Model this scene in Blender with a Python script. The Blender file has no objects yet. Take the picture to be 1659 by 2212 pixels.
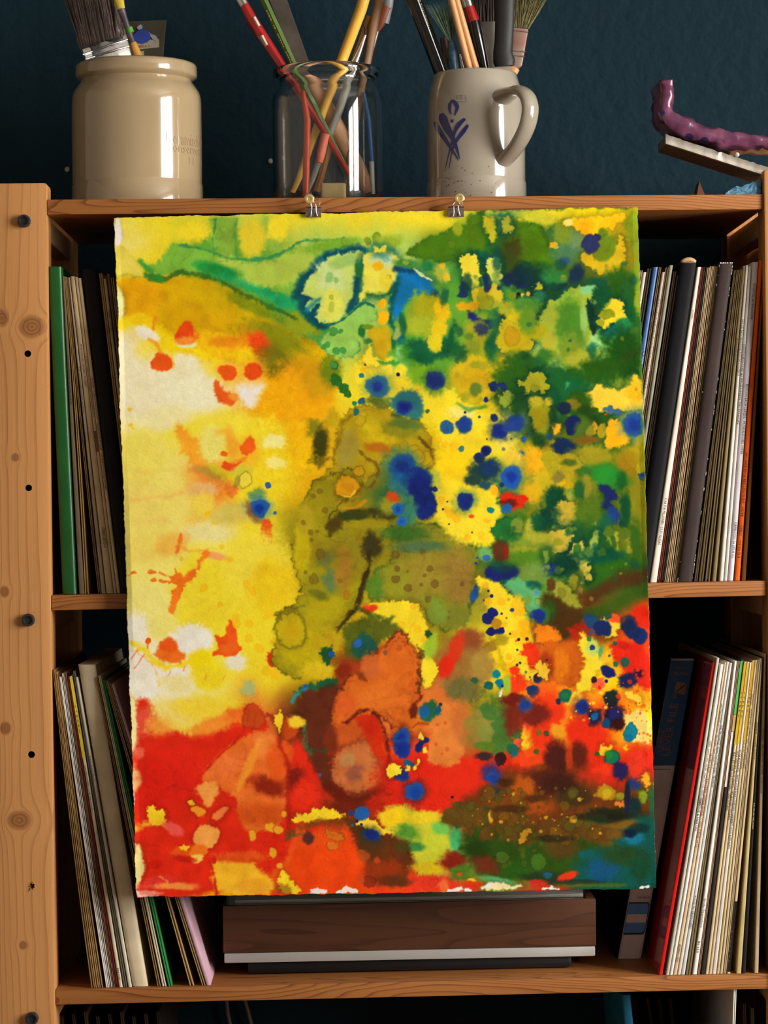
import bpy, bmesh, math, random
import numpy as np
from mathutils import Vector, Matrix

# ---------------------------------------------------------------- camera, light, exposure
SC = bpy.context.scene
COL = SC.collection
W, H, FPX, DIST, EYE = 1659, 2212, 5800.0, 2.70, 1.35
cam_d = bpy.data.cameras.new('camera'); cam = bpy.data.objects.new('camera', cam_d); COL.objects.link(cam)
cam_d.sensor_fit = 'VERTICAL'; cam_d.sensor_height = 36.0; cam_d.lens = 36.0*FPX/H
cam_d.clip_start = .05; cam_d.clip_end = 60
cam_d.dof.use_dof = True; cam_d.dof.focus_distance = 2.69; cam_d.dof.aperture_fstop = 11.0
ROT = Matrix.Rotation(-math.radians(.71),4,'Z') @ Matrix.Rotation(math.radians(90-.16),4,'X') @ Matrix.Rotation(-math.radians(.60),4,'Z')
cam.matrix_world = Matrix.Translation((0,-DIST,EYE)) @ ROT
SC.camera = cam

world = bpy.data.worlds.new('daylight'); SC.world = world; world.use_nodes = True
wb = world.node_tree.nodes['Background']; wb.inputs[0].default_value = (.80,.90,1.0,1); wb.inputs[1].default_value = .7

WIN = dict(y0=-1.98, y1=-.72, z0=1.0, z1=2.45, x=2.0)          # the window in the wall on the right
def area(name, loc, rot, sx, sy, power, col):
    l = bpy.data.lights.new(name,'AREA'); l.shape = 'RECTANGLE'; l.size = sx; l.size_y = sy; l.energy = power; l.color = col
    o = bpy.data.objects.new(name,l); COL.objects.link(o); o.location = loc; o.rotation_euler = rot; return o
area('window_daylight', (WIN['x']+.12,(WIN['y0']+WIN['y1'])/2,(WIN['z0']+WIN['z1'])/2), (0,math.radians(90),0), WIN['z1']-WIN['z0'], WIN['y1']-WIN['y0'], 178.0, (1.0,.965,.91))
SC.view_settings.view_transform = 'Standard'; SC.view_settings.look = 'None'
SC.view_settings.gamma = 1.0; SC.view_settings.use_curve_mapping = False
SC.view_settings.exposure = 0.0
SC.cycles.use_denoising = True
SC.cycles.max_bounces = 10; SC.cycles.diffuse_bounces = 4; SC.cycles.glossy_bounces = 4; SC.cycles.transmission_bounces = 10
SC.cycles.caustics_reflective = False; SC.cycles.caustics_refractive = True
SC.cycles.sample_clamp_indirect = 6.0

# ---------------------------------------------------------------- helpers
def ray(px, py): return (ROT @ Vector(((px-W/2)/FPX, -(py-H/2)/FPX, -1.0, 0))).to_3d()
def at(px, py, Y=0.0):
    d = ray(px,py); t = (Y+DIST)/d.y
    return Vector((d.x*t, Y, EYE+d.z*t))
RT = np.array(ROT.to_3x3()).T
def proj(P):
    P = np.asarray(P,float)-np.array([0,-DIST,EYE]); q = P @ RT.T
    return q[...,0]/-q[...,2]*FPX+W/2, -q[...,1]/-q[...,2]*FPX+H/2
def pxs(Y): return FPX/(DIST+Y)                                  # photo pixels per metre at depth Y
def s2l(c): return tuple((v/255/12.92 if v/255 <= .04045 else ((v/255+.055)/1.055)**2.4) for v in c)
def rgba(c): return (*s2l(c),1.0)

MATS = {}
def mat(name, c, rough=.6, var=.12, scale=40, bump=0.0, bscale=300, metal=0.0, coat=0.0, trans=0.0, ior=1.45, c2=None, stretch=(1,1,1), spec=.5, bd=.001):
    if name in MATS: return MATS[name]
    m = bpy.data.materials.new(name); m.use_nodes = True; nt = m.node_tree; N = nt.nodes; K = nt.links
    b = N['Principled BSDF']; b.inputs['Roughness'].default_value = rough; b.inputs['Metallic'].default_value = metal
    b.inputs['Coat Weight'].default_value = coat; b.inputs['Coat Roughness'].default_value = .04
    b.inputs['Transmission Weight'].default_value = trans; b.inputs['IOR'].default_value = ior; b.inputs['Specular IOR Level'].default_value = spec
    tc = N.new('ShaderNodeTexCoord'); mp = N.new('ShaderNodeMapping'); mp.inputs['Scale'].default_value = stretch
    K.new(tc.outputs['Object'], mp.inputs['Vector'])
    nz = N.new('ShaderNodeTexNoise'); nz.inputs['Scale'].default_value = scale; nz.inputs['Detail'].default_value = 5
    K.new(mp.outputs[0], nz.inputs['Vector'])
    mx = N.new('ShaderNodeMix'); mx.data_type = 'RGBA'
    cl = s2l(c); d = s2l(c2) if c2 else tuple(v*(1-2*var) for v in cl)
    mx.inputs[6].default_value = (*d,1); mx.inputs[7].default_value = (*(tuple(min(1,v*(1+var*.6)) for v in cl) if not c2 else cl),1)
    rp = N.new('ShaderNodeMapRange'); rp.inputs[1].default_value = .3; rp.inputs[2].default_value = .7
    K.new(nz.outputs['Fac'], rp.inputs[0]); K.new(rp.outputs[0], mx.inputs[0]); K.new(mx.outputs[2], b.inputs['Base Color'])
    if bump:
        n2 = N.new('ShaderNodeTexNoise'); n2.inputs['Scale'].default_value = bscale; n2.inputs['Detail'].default_value = 3
        bp = N.new('ShaderNodeBump'); bp.inputs['Strength'].default_value = bump; bp.inputs['Distance'].default_value = bd
        K.new(mp.outputs[0], n2.inputs['Vector']); K.new(n2.outputs['Fac'], bp.inputs['Height']); K.new(bp.outputs[0], b.inputs['Normal'])
    MATS[name] = m; return m

def math_node(nt, op, a, b=None, c=None):
    n = nt.nodes.new('ShaderNodeMath'); n.operation = op
    for i,v in enumerate((a,b,c)):
        if v is None: continue
        if isinstance(v,(int,float)): n.inputs[i].default_value = v
        else: nt.links.new(v, n.inputs[i])
    return n.outputs[0]
def pine(name, base, dark, along, freq, contour, knots=(), rough=.5, gain=.62):
    """pine: growth lines = level lines of a long stretched noise, plus fine streaks and knots (positions in metres)"""
    m = bpy.data.materials.new(name); m.use_nodes = True; nt = m.node_tree; N = nt.nodes; K = nt.links
    b = N['Principled BSDF']; b.inputs['Roughness'].default_value = rough; b.inputs['Specular IOR Level'].default_value = .25
    tc = N.new('ShaderNodeTexCoord'); sep = N.new('ShaderNodeSeparateXYZ'); K.new(tc.outputs['Object'], sep.inputs[0])
    X,Y_,Z = sep.outputs
    def noise(sx,sy,sz,detail,rough_=.5):
        mp = N.new('ShaderNodeMapping'); mp.inputs['Scale'].default_value = (sx,sy,sz); K.new(tc.outputs['Object'], mp.inputs['Vector'])
        n = N.new('ShaderNodeTexNoise'); n.inputs['Scale'].default_value = 1; n.inputs['Detail'].default_value = detail; n.inputs['Roughness'].default_value = rough_
        K.new(mp.outputs[0], n.inputs['Vector']); return n.outputs['Fac']
    if along == 'z': big = noise(16,16,1.1,1); streak = noise(900,900,9,3); across = X; mott = noise(30,30,5,3)
    else: big = noise(2.6,22,26,1.5); streak = noise(9,700,900,3); across = math_node(nt,'ADD',Z,Y_); mott = noise(6,30,30,3)
    phase = math_node(nt,'ADD', math_node(nt,'MULTIPLY',across,freq), math_node(nt,'MULTIPLY',big,contour))
    kmask = None
    rings = None
    for (kx,kz,rx,rz) in knots:                                   # the lines part round each knot, as a stream round a stone
        dx = math_node(nt,'MULTIPLY', math_node(nt,'SUBTRACT',X,kx), 1/rx); dz = math_node(nt,'MULTIPLY', math_node(nt,'SUBTRACT',Z,kz), 1/rz)
        d2 = math_node(nt,'ADD', math_node(nt,'MULTIPLY',dx,dx), math_node(nt,'MULTIPLY',dz,dz))
        push = math_node(nt,'DIVIDE', math_node(nt,'MULTIPLY',dx,-freq*rx*.9), math_node(nt,'MAXIMUM',d2,.8))
        phase = math_node(nt,'ADD', phase, push)
        wob = math_node(nt,'ADD', math_node(nt,'SQRT',d2), math_node(nt,'MULTIPLY', math_node(nt,'SUBTRACT',mott,.5), .9))
        mr = N.new('ShaderNodeMapRange'); mr.inputs[1].default_value = 1.12; mr.inputs[2].default_value = .72; K.new(wob, mr.inputs[0])
        near = mr.outputs[0]; rg = math_node(nt,'MULTIPLY', near, math_node(nt,'FRACT', math_node(nt,'MULTIPLY',wob,3.1)))
        kmask = near if kmask is None else math_node(nt,'MAXIMUM',kmask,near)
        rings = rg if rings is None else math_node(nt,'MAXIMUM',rings,rg)
    s = math_node(nt,'FRACT', phase)
    line = math_node(nt,'POWER', s, 5.0)                          # slow rise, sharp end: early wood to late wood
    line = math_node(nt,'MULTIPLY', line, math_node(nt,'SUBTRACT',1.0, math_node(nt,'POWER', s, 60.0)))
    v = math_node(nt,'ADD', math_node(nt,'MULTIPLY',line,gain), math_node(nt,'MULTIPLY', math_node(nt,'SUBTRACT',streak,.5), .55))
    v = math_node(nt,'ADD', v, math_node(nt,'MULTIPLY', math_node(nt,'SUBTRACT',mott,.5), .5))
    mx = N.new('ShaderNodeMix'); mx.data_type = 'RGBA'; mx.inputs[6].default_value = rgba(base); mx.inputs[7].default_value = rgba(dark)
    cl = N.new('ShaderNodeClamp'); K.new(v, cl.inputs[0]); K.new(cl.outputs[0], mx.inputs[0]); out = mx.outputs[2]
    if kmask is not None:
        m2 = N.new('ShaderNodeMix'); m2.data_type = 'RGBA'; K.new(math_node(nt,'MULTIPLY',kmask, math_node(nt,'ADD',.5, math_node(nt,'MULTIPLY',rings,.45))), m2.inputs[0])
        K.new(out, m2.inputs[6]); m2.inputs[7].default_value = rgba((112,66,34)); out = m2.outputs[2]
    K.new(out, b.inputs['Base Color'])
    bp = N.new('ShaderNodeBump'); bp.inputs['Strength'].default_value = .25; bp.inputs['Distance'].default_value = .0006
    K.new(v, bp.inputs['Height']); K.new(bp.outputs[0], b.inputs['Normal'])
    MATS[name] = m; return m

def empty(name, loc, label, cat, group=None):
    o = bpy.data.objects.new(name, None); COL.objects.link(o); o.location = loc; o.empty_display_size = .02
    return tag(o,label,cat,group)
def tag(o, label, cat, group=None):
    o['label'] = label; o['category'] = cat
    if group: o['group'] = group
    return o
def obj(name, bm, m, parent=None, smooth=False, origin=None, label=None, kind=None):
    """link a bmesh as one object; its verts are in world space and are made relative to the parent (or to origin)"""
    me = bpy.data.meshes.new(name)
    org = Vector(origin) if origin is not None else (base_of(parent) if parent else Vector((0,0,0)))
    if org.length: bmesh.ops.translate(bm, verts=bm.verts, vec=-org)
    bm.normal_update(); bm.to_mesh(me); bm.free()
    if smooth: me.polygons.foreach_set('use_smooth', [True]*len(me.polygons))
    for mm in (m if isinstance(m,(list,tuple)) else [m]): me.materials.append(mm)
    o = bpy.data.objects.new(name, me); COL.objects.link(o)
    if parent: o.parent = parent
    if origin is not None and not parent: o.location = org
    if label: o['label'] = label
    if kind: o['kind'] = kind
    return o
def base_of(p):
    v = Vector((0,0,0))
    while p: v += p.location; p = p.parent
    return v
def sharpen(o, ang=35):
    me = o.data; me.polygons.foreach_set('use_smooth',[True]*len(me.polygons)); me.set_sharp_from_angle(angle=math.radians(ang)); return o

def box(bm, x0,x1,y0,y1,z0,z1, bev=0.0, seg=2):
    v = [bm.verts.new(p) for p in ((x0,y0,z0),(x1,y0,z0),(x1,y1,z0),(x0,y1,z0),(x0,y0,z1),(x1,y0,z1),(x1,y1,z1),(x0,y1,z1))]
    return hexa(bm, v, bev, seg)
def hexa(bm, v, bev=0.0, seg=2):
    """v: 8 verts or points, bottom ring then top ring"""
    v = [x if isinstance(x,bmesh.types.BMVert) else bm.verts.new(x) for x in v]
    f = [bm.faces.new([v[i] for i in q]) for q in ((3,2,1,0),(4,5,6,7),(0,1,5,4),(1,2,6,5),(2,3,7,6),(3,0,4,7))]
    if bev:
        es = list({e for q in f for e in q.edges})
        bmesh.ops.bevel(bm, geom=es, offset=bev, segments=seg, profile=.6, affect='EDGES')
    return v
def lathe(bm, prof, c, seg=48, close=False, start=0.0, sweep=2*math.pi):
    """prof: (r, z) pairs; c: axis point"""
    rings = []
    for r,z in prof:
        if r < 1e-6: rings.append([bm.verts.new((c[0],c[1],z))])
        else: rings.append([bm.verts.new((c[0]+r*math.cos(start+sweep*i/seg), c[1]+r*math.sin(start+sweep*i/seg), z)) for i in range(seg)])
    n = len(rings)
    for i in range(n if close else n-1):
        a, b = rings[i], rings[(i+1)%n]
        for j in range(seg):
            k = (j+1)%seg
            q = [a[j%len(a)],a[k%len(a)],b[k%len(b)],b[j%len(b)]]
            q = [x for t,x in enumerate(q) if x not in q[:t]]
            if len(q) > 2: bm.faces.new(q)
def tube(bm, pts, radii, seg=12, cap=True, flat=None, up=None):
    """a tube through pts; flat=(a,b) makes the section an ellipse of radius r*a by r*b"""
    pts = [Vector(p) for p in pts]; n = len(pts)
    if not isinstance(radii,(list,tuple)): radii = [radii]*n
    rings = []; ref = Vector(up) if up else None
    for i in range(n):
        t = (pts[min(i+1,n-1)]-pts[max(i-1,0)]).normalized()
        if ref is None: ref = Vector((0,1,0)) if abs(t.y) < .9 else Vector((1,0,0))
        a = (ref-t*ref.dot(t)).normalized(); b = t.cross(a); 
        fa, fb = flat if flat else (1,1)
        rings.append([bm.verts.new(pts[i]+a*(radii[i]*fa*math.cos(2*math.pi*j/seg))+b*(radii[i]*fb*math.sin(2*math.pi*j/seg))) for j in range(seg)])
    for i in range(n-1):
        for j in range(seg): bm.faces.new((rings[i][j],rings[i][(j+1)%seg],rings[i+1][(j+1)%seg],rings[i+1][j]))
    if cap: bm.faces.new(rings[0][::-1]); bm.faces.new(rings[-1])
def new(): return bmesh.new()
def lerp(a,b,t): return a+(b-a)*t

_T = {}
def glyphs(s):
    """outline text as flat faces: verts (x,y), faces, width; capital height = 1"""
    if s in _T: return _T[s]
    c = bpy.data.curves.new('lettering','FONT'); c.body = s; c.size = 1; c.resolution_u = 1
    o = bpy.data.objects.new('lettering', c)
    me = bpy.data.meshes.new_from_object(o)
    vs = [(v.co.x/.69, v.co.y/.69) for v in me.vertices]; fs = [tuple(p.vertices) for p in me.polygons]
    bpy.data.objects.remove(o); bpy.data.curves.remove(c); bpy.data.meshes.remove(me)
    x0 = min((v[0] for v in vs), default=0); x1 = max((v[0] for v in vs), default=1)
    _T[s] = ([(v[0]-x0,v[1]) for v in vs], fs, max(x1-x0,1e-3)); return _T[s]
def letters(bm, s, fn):
    """fn(u, v): u 0..1 along the line, v 0..1 baseline to capital height -> world point"""
    vs, fs, w = glyphs(s)
    bv = [bm.verts.new(fn(x/w, y)) for x,y in vs]
    for f in fs:
        try: bm.faces.new([bv[i] for i in f])
        except ValueError: pass
# ---------------------------------------------------------------- the room
M_wall = mat('blue_wall_paint',(15,37,47),rough=.7,var=.06,scale=3,bump=.8,bscale=55,spec=.12,bd=.003)
M_pale = mat('pale_wall_paint',(176,168,156),rough=.8,var=.03,scale=3)
M_frame = mat('window_frame_paint',(225,222,214),rough=.4,var=.02)
def struct(name, bm, m, parent=None, **k):
    o = obj(name, bm, m, parent, **k); o['kind'] = 'structure'; return o
WB = .345
bm = new(); box(bm,-1.9,2.12,WB,WB+.1,0,2.6); struct('wall_back',bm,M_wall)
bm = new(); box(bm,-2.0,-1.9,-4.2,WB+.1,0,2.6); struct('wall_left',bm,M_pale)
bm = new(); box(bm,-2.0,2.12,-4.3,-4.2,0,2.6); struct('wall_front',bm,M_pale)
bm = new(); x=WIN['x']
for a in ((-4.2,WIN['y0'],0,2.6),(WIN['y1'],WB,0,2.6),(WIN['y0'],WIN['y1'],0,WIN['z0']),(WIN['y0'],WIN['y1'],WIN['z1'],2.6)): box(bm,x,x+.12,a[0],a[1],a[2],a[3])
struct('wall_right',bm,M_pale)
bm = new(); box(bm,-2.0,2.12,-4.3,WB+.1,2.6,2.7); struct('ceiling',bm,mat('ceiling_paint',(176,170,160),rough=.9,var=.02))
floor_m = pine('floor_boards',(110,78,50),(76,50,30),'x',30,6,rough=.45)
bm = new(); box(bm,-2.0,2.12,-4.3,WB+.1,-.1,0); struct('floor',bm,floor_m)
bm = new()
ym = (WIN['y0']+WIN['y1'])/2
for y0,y1,z0,z1 in ((WIN['y0'],WIN['y0']+.05,WIN['z0'],WIN['z1']),(WIN['y1']-.05,WIN['y1'],WIN['z0'],WIN['z1']),(ym-.045,ym+.045,WIN['z0'],WIN['z1']),(WIN['y0']+.05,ym-.045,WIN['z0'],WIN['z0']+.06),(ym+.045,WIN['y1']-.05,WIN['z0'],WIN['z0']+.06),(WIN['y0']+.05,ym-.045,WIN['z1']-.06,WIN['z1']),(ym+.045,WIN['y1']-.05,WIN['z1']-.06,WIN['z1'])):
    box(bm,x+.02,x+.08,y0,y1,z0,z1,.004)
struct('window_1',bm,M_frame)

# ---------------------------------------------------------------- the shelving unit
PL, PR = 109.0, 1657.0                                          # inner edges of the posts in the photograph at mid height
XL, XR = at(PL,1200).x, at(PR,1200).x
PW = .062
ZT_L, ZT_R = at(50,395,-.004).z, at(1655,366,-.004).z
def knot(px,py,rx,rz): p = at(px,py,-.004); return (p.x,p.z,rx/2148,rz/2148)
M_post = pine('pine_post',(182,129,78),(132,82,42),'z',150,7,
    knots=[knot(4,688,16,22),knot(70,706,30,24),knot(33,988,9,10),knot(10,1278,11,12),knot(12,1573,12,13),knot(40,1772,26,22),knot(50,2042,9,10)],rough=.48)
M_shelf = pine('pine_shelf_board',(152,97,50),(92,42,18),'x',150,22,rough=.42,gain=1.0)
M_rail = pine('pine_rail',(226,184,132),(188,134,84),'x',90,5,rough=.55)
M_cap = mat('black_plastic_cap',(34,36,42),rough=.35,var=.1)
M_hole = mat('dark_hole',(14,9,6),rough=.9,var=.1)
unit = empty('shelving_unit',(0,0,0),'pine shelving unit of posts and boards standing against the dark blue wall','shelf')
def post(x0,x1,y0,y1,z1,m,holes=()):
    bm = new(); box(bm,x0,x1,y0,y1,0,z1,.0025,2); o = obj('post',bm,m,unit)
    if holes:
        cb = new()
        for (px,py,r) in holes:
            p = at(px,py,y0); bmesh.ops.create_cone(cb,cap_ends=True,segments=14,radius1=r,radius2=r,depth=.03,matrix=Matrix.Translation((p.x,y0,p.z))@Matrix.Rotation(math.pi/2,4,'X'))
        c = obj('cutter',cb,M_hole); md = o.modifiers.new('holes','BOOLEAN'); md.object = c; md.operation = 'DIFFERENCE'; md.solver = 'EXACT'
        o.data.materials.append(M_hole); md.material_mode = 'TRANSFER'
        bpy.context.view_layer.update(); dg = bpy.context.evaluated_depsgraph_get()
        me = bpy.data.meshes.new_from_object(o.evaluated_get(dg)); o.modifiers.clear(); o.data = me; me.name = 'post'
        bpy.data.objects.remove(c)
    sharpen(o,30); return o
fl = post(XL-PW,XL,-.004,.040,ZT_L,M_post,[(60,764,.0034),(62,1054,.0034),(68,1630,.0035),(70,1914,.0026)])
fr = post(XR,XR+PW,-.004,.040,ZT_R,M_post)
post(XL-PW,XL,.266,.310,ZT_L,M_post); post(XR,XR+PW,.266,.310,ZT_R,M_post)
def bolt(px,py,par):
    p = at(px,py,-.004); bm = new(); A = Matrix.Rotation(math.pi/2,4,'X')
    prof = [(0,-.0045),(.0036,-.0045),(.0042,-.0066),(.0054,-.0066),(.0064,-.0052),(.0064,0),(0,.0)]
    lathe(bm,prof,(0,0),20); bmesh.ops.transform(bm,matrix=Matrix.Translation((p.x,-.004,p.z))@Matrix.Rotation(-math.pi/2,4,'X'),verts=bm.verts)
    for v in bm.verts: pass
    o = obj('bolt',bm,M_cap,par); sharpen(o,40); o['label'] = 'black round bolt cap'; return o
for b in ((53,478),(62,1339),(70,2199)): bolt(*b,fl)
def slivers(px,py,par):                                          # splintered wood plugging the lowest hole
    rng = random.Random(3); bm = new(); p = at(px,py,-.004)
    for i in range(7):
        a = rng.uniform(0,6.28); q = p+Vector((math.cos(a)*.002,-.0002,math.sin(a)*.003)); tube(bm,[q,q+Vector((rng.uniform(-.002,.002),-.0022,rng.uniform(-.004,.004)))],[.0008,.0002],5)
    obj('splinter',bm,MATS['pine_post'],par)
slivers(70,1914,fl)
def board(xl,yl,xr,yr,thick=.0152,wear=0):
    a, b = at(xl,yl), at(xr,yr); k = (b.z-a.z)/(b.x-a.x); zl, zr = a.z+k*(XL-a.x), a.z+k*(XR-a.x); e = .0004
    bm = new(); hexa(bm,[(XL+e,0,zl-thick),(XR-e,0,zr-thick),(XR-e,.30,zr-thick),(XL+e,.30,zl-thick),(XL+e,0,zl),(XR-e,0,zr),(XR-e,.30,zr),(XL+e,.30,zl)],.0012,2)
    sharpen(obj('shelf_board',bm,M_shelf,unit),30)
    for s,xx,z in ((1,XL,zl),(-1,XR,zr)):
        bm = new(); t = thick
        box(bm,*sorted((xx-s*.003,xx-s*.022)),.0402,.2658,z-t-.022,z-t,.001,1); obj('rail',bm,M_rail,unit)
    return lambda X: zl+(zr-zl)*(X-XL)/(XR-XL)
z_top = board(100,431,1640,419.5)
z_mid = board(112,1286,1656,1254.5)
z_low = board(121,2138,1417,2109)
z_bot = board(130,2990,1660,2950)
for X in (XL,XR):                                               # thin side panels between the posts
    s = -1 if X==XL else 1; bm = new(); box(bm,*sorted((X+s*.024,X+s*.033)),.0402,.2658,.02,min(ZT_L,ZT_R)-.05); obj('side_panel',bm,M_rail,unit)
for X in (XL,XR):                                               # plain rungs between front and rear posts at the foot of each side
    bm = new(); s = -1 if X==XL else 1; box(bm,*sorted((X+s*.006,X+s*.0235)),.040,.266,.06,.10,.001,1); obj('rung',bm,M_rail,unit)

# ---------------------------------------------------------------- records and binders
rng = random.Random(11)
def card(c, gloss=False): return mat('card_%d_%d_%d%s'%(*c,'_gloss' if gloss else ''),c,rough=.32 if gloss else .62,var=.13,scale=26,bump=.12,bscale=120,spec=.45 if gloss else .15)
M_vinyl = mat('black_vinyl',(14,14,15),rough=.3,var=.05)
M_inner = mat('inner_paper',(198,190,172),rough=.8,var=.06)
INK = {'k':mat('dark_print',(34,28,26),rough=.7,var=.05),'w':mat('pale_print',(196,186,160),rough=.7,var=.05),'r':mat('red_print',(150,46,24),rough=.7,var=.08),'g':mat('gold_print',(176,140,84),rough=.6,var=.06)}
SPINES = {}
class Spine:
    """front edge of a leaning sleeve: s 0..1 across, t 0..1 from top to foot"""
    def __init__(self, tl,tr,yt,bl,br,yb,Y,bow=0,z=None):
        a,b,c,d = at(tl,yt,Y),at(tr,yt,Y),at(bl,yb,Y),at(br,yb,Y)
        if z is not None: dz = z((c.x+d.x)/2)+.0004; c.z = d.z = dz
        self.q = (a,b,c,d); self.bow = bow/pxs(Y); self.Y = Y
    def __call__(self, s, t, dy=0.0):
        a,b,c,d = self.q; p = lerp(lerp(a,b,s),lerp(c,d,s),t)
        return Vector((p.x+self.bow*4*t*(1-t), self.Y+dy, p.z))
def slab(bm, sp, s0,s1,depth,y0=0.0,rnd=.3,t0=0.0,t1=1.0,n=8):
    """a card body between s0 and s1 with a softly rounded front edge"""
    w = abs((sp(s1,0)-sp(s0,0)).x); e = min(rnd*w,.002)
    sec = [(0,depth),(0,e),(.10,e*.35),(.3,0),(.7,0),(.90,e*.35),(1,e),(1,depth)]
    rings = []
    for i in range(n+1):
        t = t0+(t1-t0)*i/n
        rings.append([bm.verts.new(sp(s0+(s1-s0)*s,t,y0+y)) for s,y in sec])
    for i in range(n):
        for j in range(8): bm.faces.new((rings[i][j],rings[i][(j+1)%8],rings[i+1][(j+1)%8],rings[i+1][j]))
    bm.faces.new(rings[0]); bm.faces.new(rings[-1][::-1])
def write(root, sp, s, y0,y1, yt,yb, ink='k', size=.62, flip=False, s_mid=.5, name='spine_lettering'):
    """spine writing; y0,y1: photo rows where it begins and ends; reads downward, or upward when flip"""
    t0,t1 = (y0-yt)/(yb-yt),(y1-yt)/(yb-yt)
    def fn(u,v):
        if flip: return sp(s_mid+size*(.5-v), t1+(t0-t1)*u, -.00025)
        return sp(s_mid+size*(v-.5), t0+(t1-t0)*u, -.00025)
    bm = new(); letters(bm,s,fn); return obj(name,bm,INK[ink],root)
def record(root_name, tl,tr,yt,bl,br,yb,c,label,cat,group,style='spine',Y=.012,depth=.312,bow=0,texts=(),z=None,gap=.06,patch=(),gloss=False,n=8):
    sp = Spine(tl,tr,yt,bl,br,yb,Y,bow,z)
    root = empty(root_name, sp(.5,1), label, cat, group)
    if style == 'spine':
        bm = new(); slab(bm,sp,gap/2,1-gap/2,depth,n=n); obj('sleeve' if cat=='record' else 'case',bm,card(c,gloss),root,smooth=False); sharpen(root.children[0],50)
    elif style == 'open':                                         # opening towards us: two sheets with the record between
        for a,b in ((gap,.30),(.66,1-gap*1.5)):
            bm = new(); slab(bm,sp,a,b,depth,rnd=.2,n=n); obj('cover',bm,card(c),root)
        bm = new(); slab(bm,sp,.36,.64,depth-.004,.003,.3,.01,.995,n=n); obj('inner_sleeve',bm,M_inner,root)
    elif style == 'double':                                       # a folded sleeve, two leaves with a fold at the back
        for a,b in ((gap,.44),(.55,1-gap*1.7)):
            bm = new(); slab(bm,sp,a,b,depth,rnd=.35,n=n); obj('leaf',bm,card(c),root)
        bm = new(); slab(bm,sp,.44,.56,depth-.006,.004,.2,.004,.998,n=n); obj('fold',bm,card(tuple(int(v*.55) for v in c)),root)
    for (y0,y1,pc,a,b) in patch:                                  # a printed or pasted band on the spine
        bm = new(); t0,t1 = (y0-yt)/(yb-yt),(y1-yt)/(yb-yt); N_ = 6
        rows = [[bm.verts.new(sp(s,t0+(t1-t0)*i/N_,-.00012)) for s in (a,b)] for i in range(N_+1)]
        for i in range(N_): bm.faces.new((rows[i][0],rows[i][1],rows[i+1][1],rows[i+1][0]))
        obj('colour_band',bm,card(pc),root)
    for tx in texts:
        t = dict(ink='k',size=.62,flip=False,s_mid=.5); t.update(tx[3] if len(tx)>3 else {}); write(root,sp,tx[0],tx[1],tx[2],yt,yb,**t)
    SPINES[label] = (root,sp); return root,sp
def put(items, group, z, Y=.012, where=''):
    for it in items:
        tl,tr,yt,bl,br,yb,c,label = it[:8]; kw = dict(it[8]) if len(it)>8 else {}
        cat = kw.pop('cat','record'); nm = kw.pop('name','record_sleeve' if cat=='record' else cat.replace(' ','_')); g = group if cat=='record' else None
        kw.setdefault('Y',Y); record(nm,tl,tr,yt,bl,br,yb,c,label,cat,g,z=z,**kw)
T = lambda s,a,b,**k: (s,a,b,k)
# upper left compartment: leaning to the left against the post
A_ = 'in the upper left compartment'
put([
 (103.2,133,576,134.5,166,1287,(22,84,34),'green record box set leaning against the left post in the upper left compartment',dict(cat='box set',name='box_set',gloss=True,gap=.02,Y=.010)),
 (134.5,139,597,171,183,1283,(122,104,82),'thin brown-grey sleeve just right of the green box set',dict(texts=[T('75 771 MUSIK FÜR KLAVIER UND KAMMERORCHESTER',768,874,ink='k')])),
 (139.5,143.5,598,183.5,192.5,1284,(188,152,86),'tan sleeve with a creased edge, second right of the green box set',dict(style='open',texts=[],bow=3)),
 (144,147,600,212,219,1281,(150,116,70),'dark tan sleeve beyond the gap, third right of the green box set',dict(style='open',bow=-3)),
 (147.3,150.5,599,219.5,228.5,1281,(172,160,136),'greyish cream sleeve with faint dark lettering left of the widest cream sleeve',dict(texts=[T('75 385 · WOLFGANG AMADEUS MOZART · DIE GROSSEN',792,892)])),
 (151.5,161,597,229.5,245.5,1280,(202,180,142),'widest cream sleeve with heavy black capitals in the upper left compartment',dict(texts=[T('MÜNCHINGER DIRIGIERT MOZART',743,835,size=.42,s_mid=.62),T('STEREO 28 520-4',1138,1181,size=.42,s_mid=.62)])),
 (161.5,167.3,598,246,252.5,1280,(196,172,134),'cream sleeve with thin brown lettering and a torn spine left of the clarinet quintet sleeve',dict(texts=[T('25 705 7 STEREO W. A. MOZART · HAFFNERSERENADE',768,900,size=.5)],patch=[(930,975,(120,84,52),.1,.9)])),
 (168,175,601,253,260,1280,(206,184,146),'cream sleeve with the long clarinet quintet title, left of the black box',dict(texts=[T('MOZART: KLARINETTENQUINTETT · SERENATA NOTTURNA · GASTEIN-MGSON SAZ 8007 889',816,1056,size=.6)])),
 (177,209,582,261.5,293,1282,(22,21,23),'wide black box set left of the painting edge',dict(cat='box set',name='box_set',gap=.02,Y=.010)),
 (213,221.5,590,296,304,1282,(176,138,82),'tan sleeve right of the black box in the upper left compartment',dict(style='double')),
 (223,229.5,602,306,312.5,1282,(180,164,132),'pale sleeve with STEREO lettering partly behind the left painting edge',dict(texts=[T('STEREO 10171 AT',669,716)])),
 (230.5,237,591,313.5,320,1282,(110,88,66),'brown sleeve with small capitals, nearly hidden by the painting',dict(texts=[T('MOZART SINFONIEN · BÖHM',640,716)],style='spine')),
 (239,246,600,322,329,1282,(168,142,100),'tan sleeve touching the left painting edge, last one in view in the upper left compartment',dict(style='open')),
],'records in the upper left compartment',z_mid)
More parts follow.
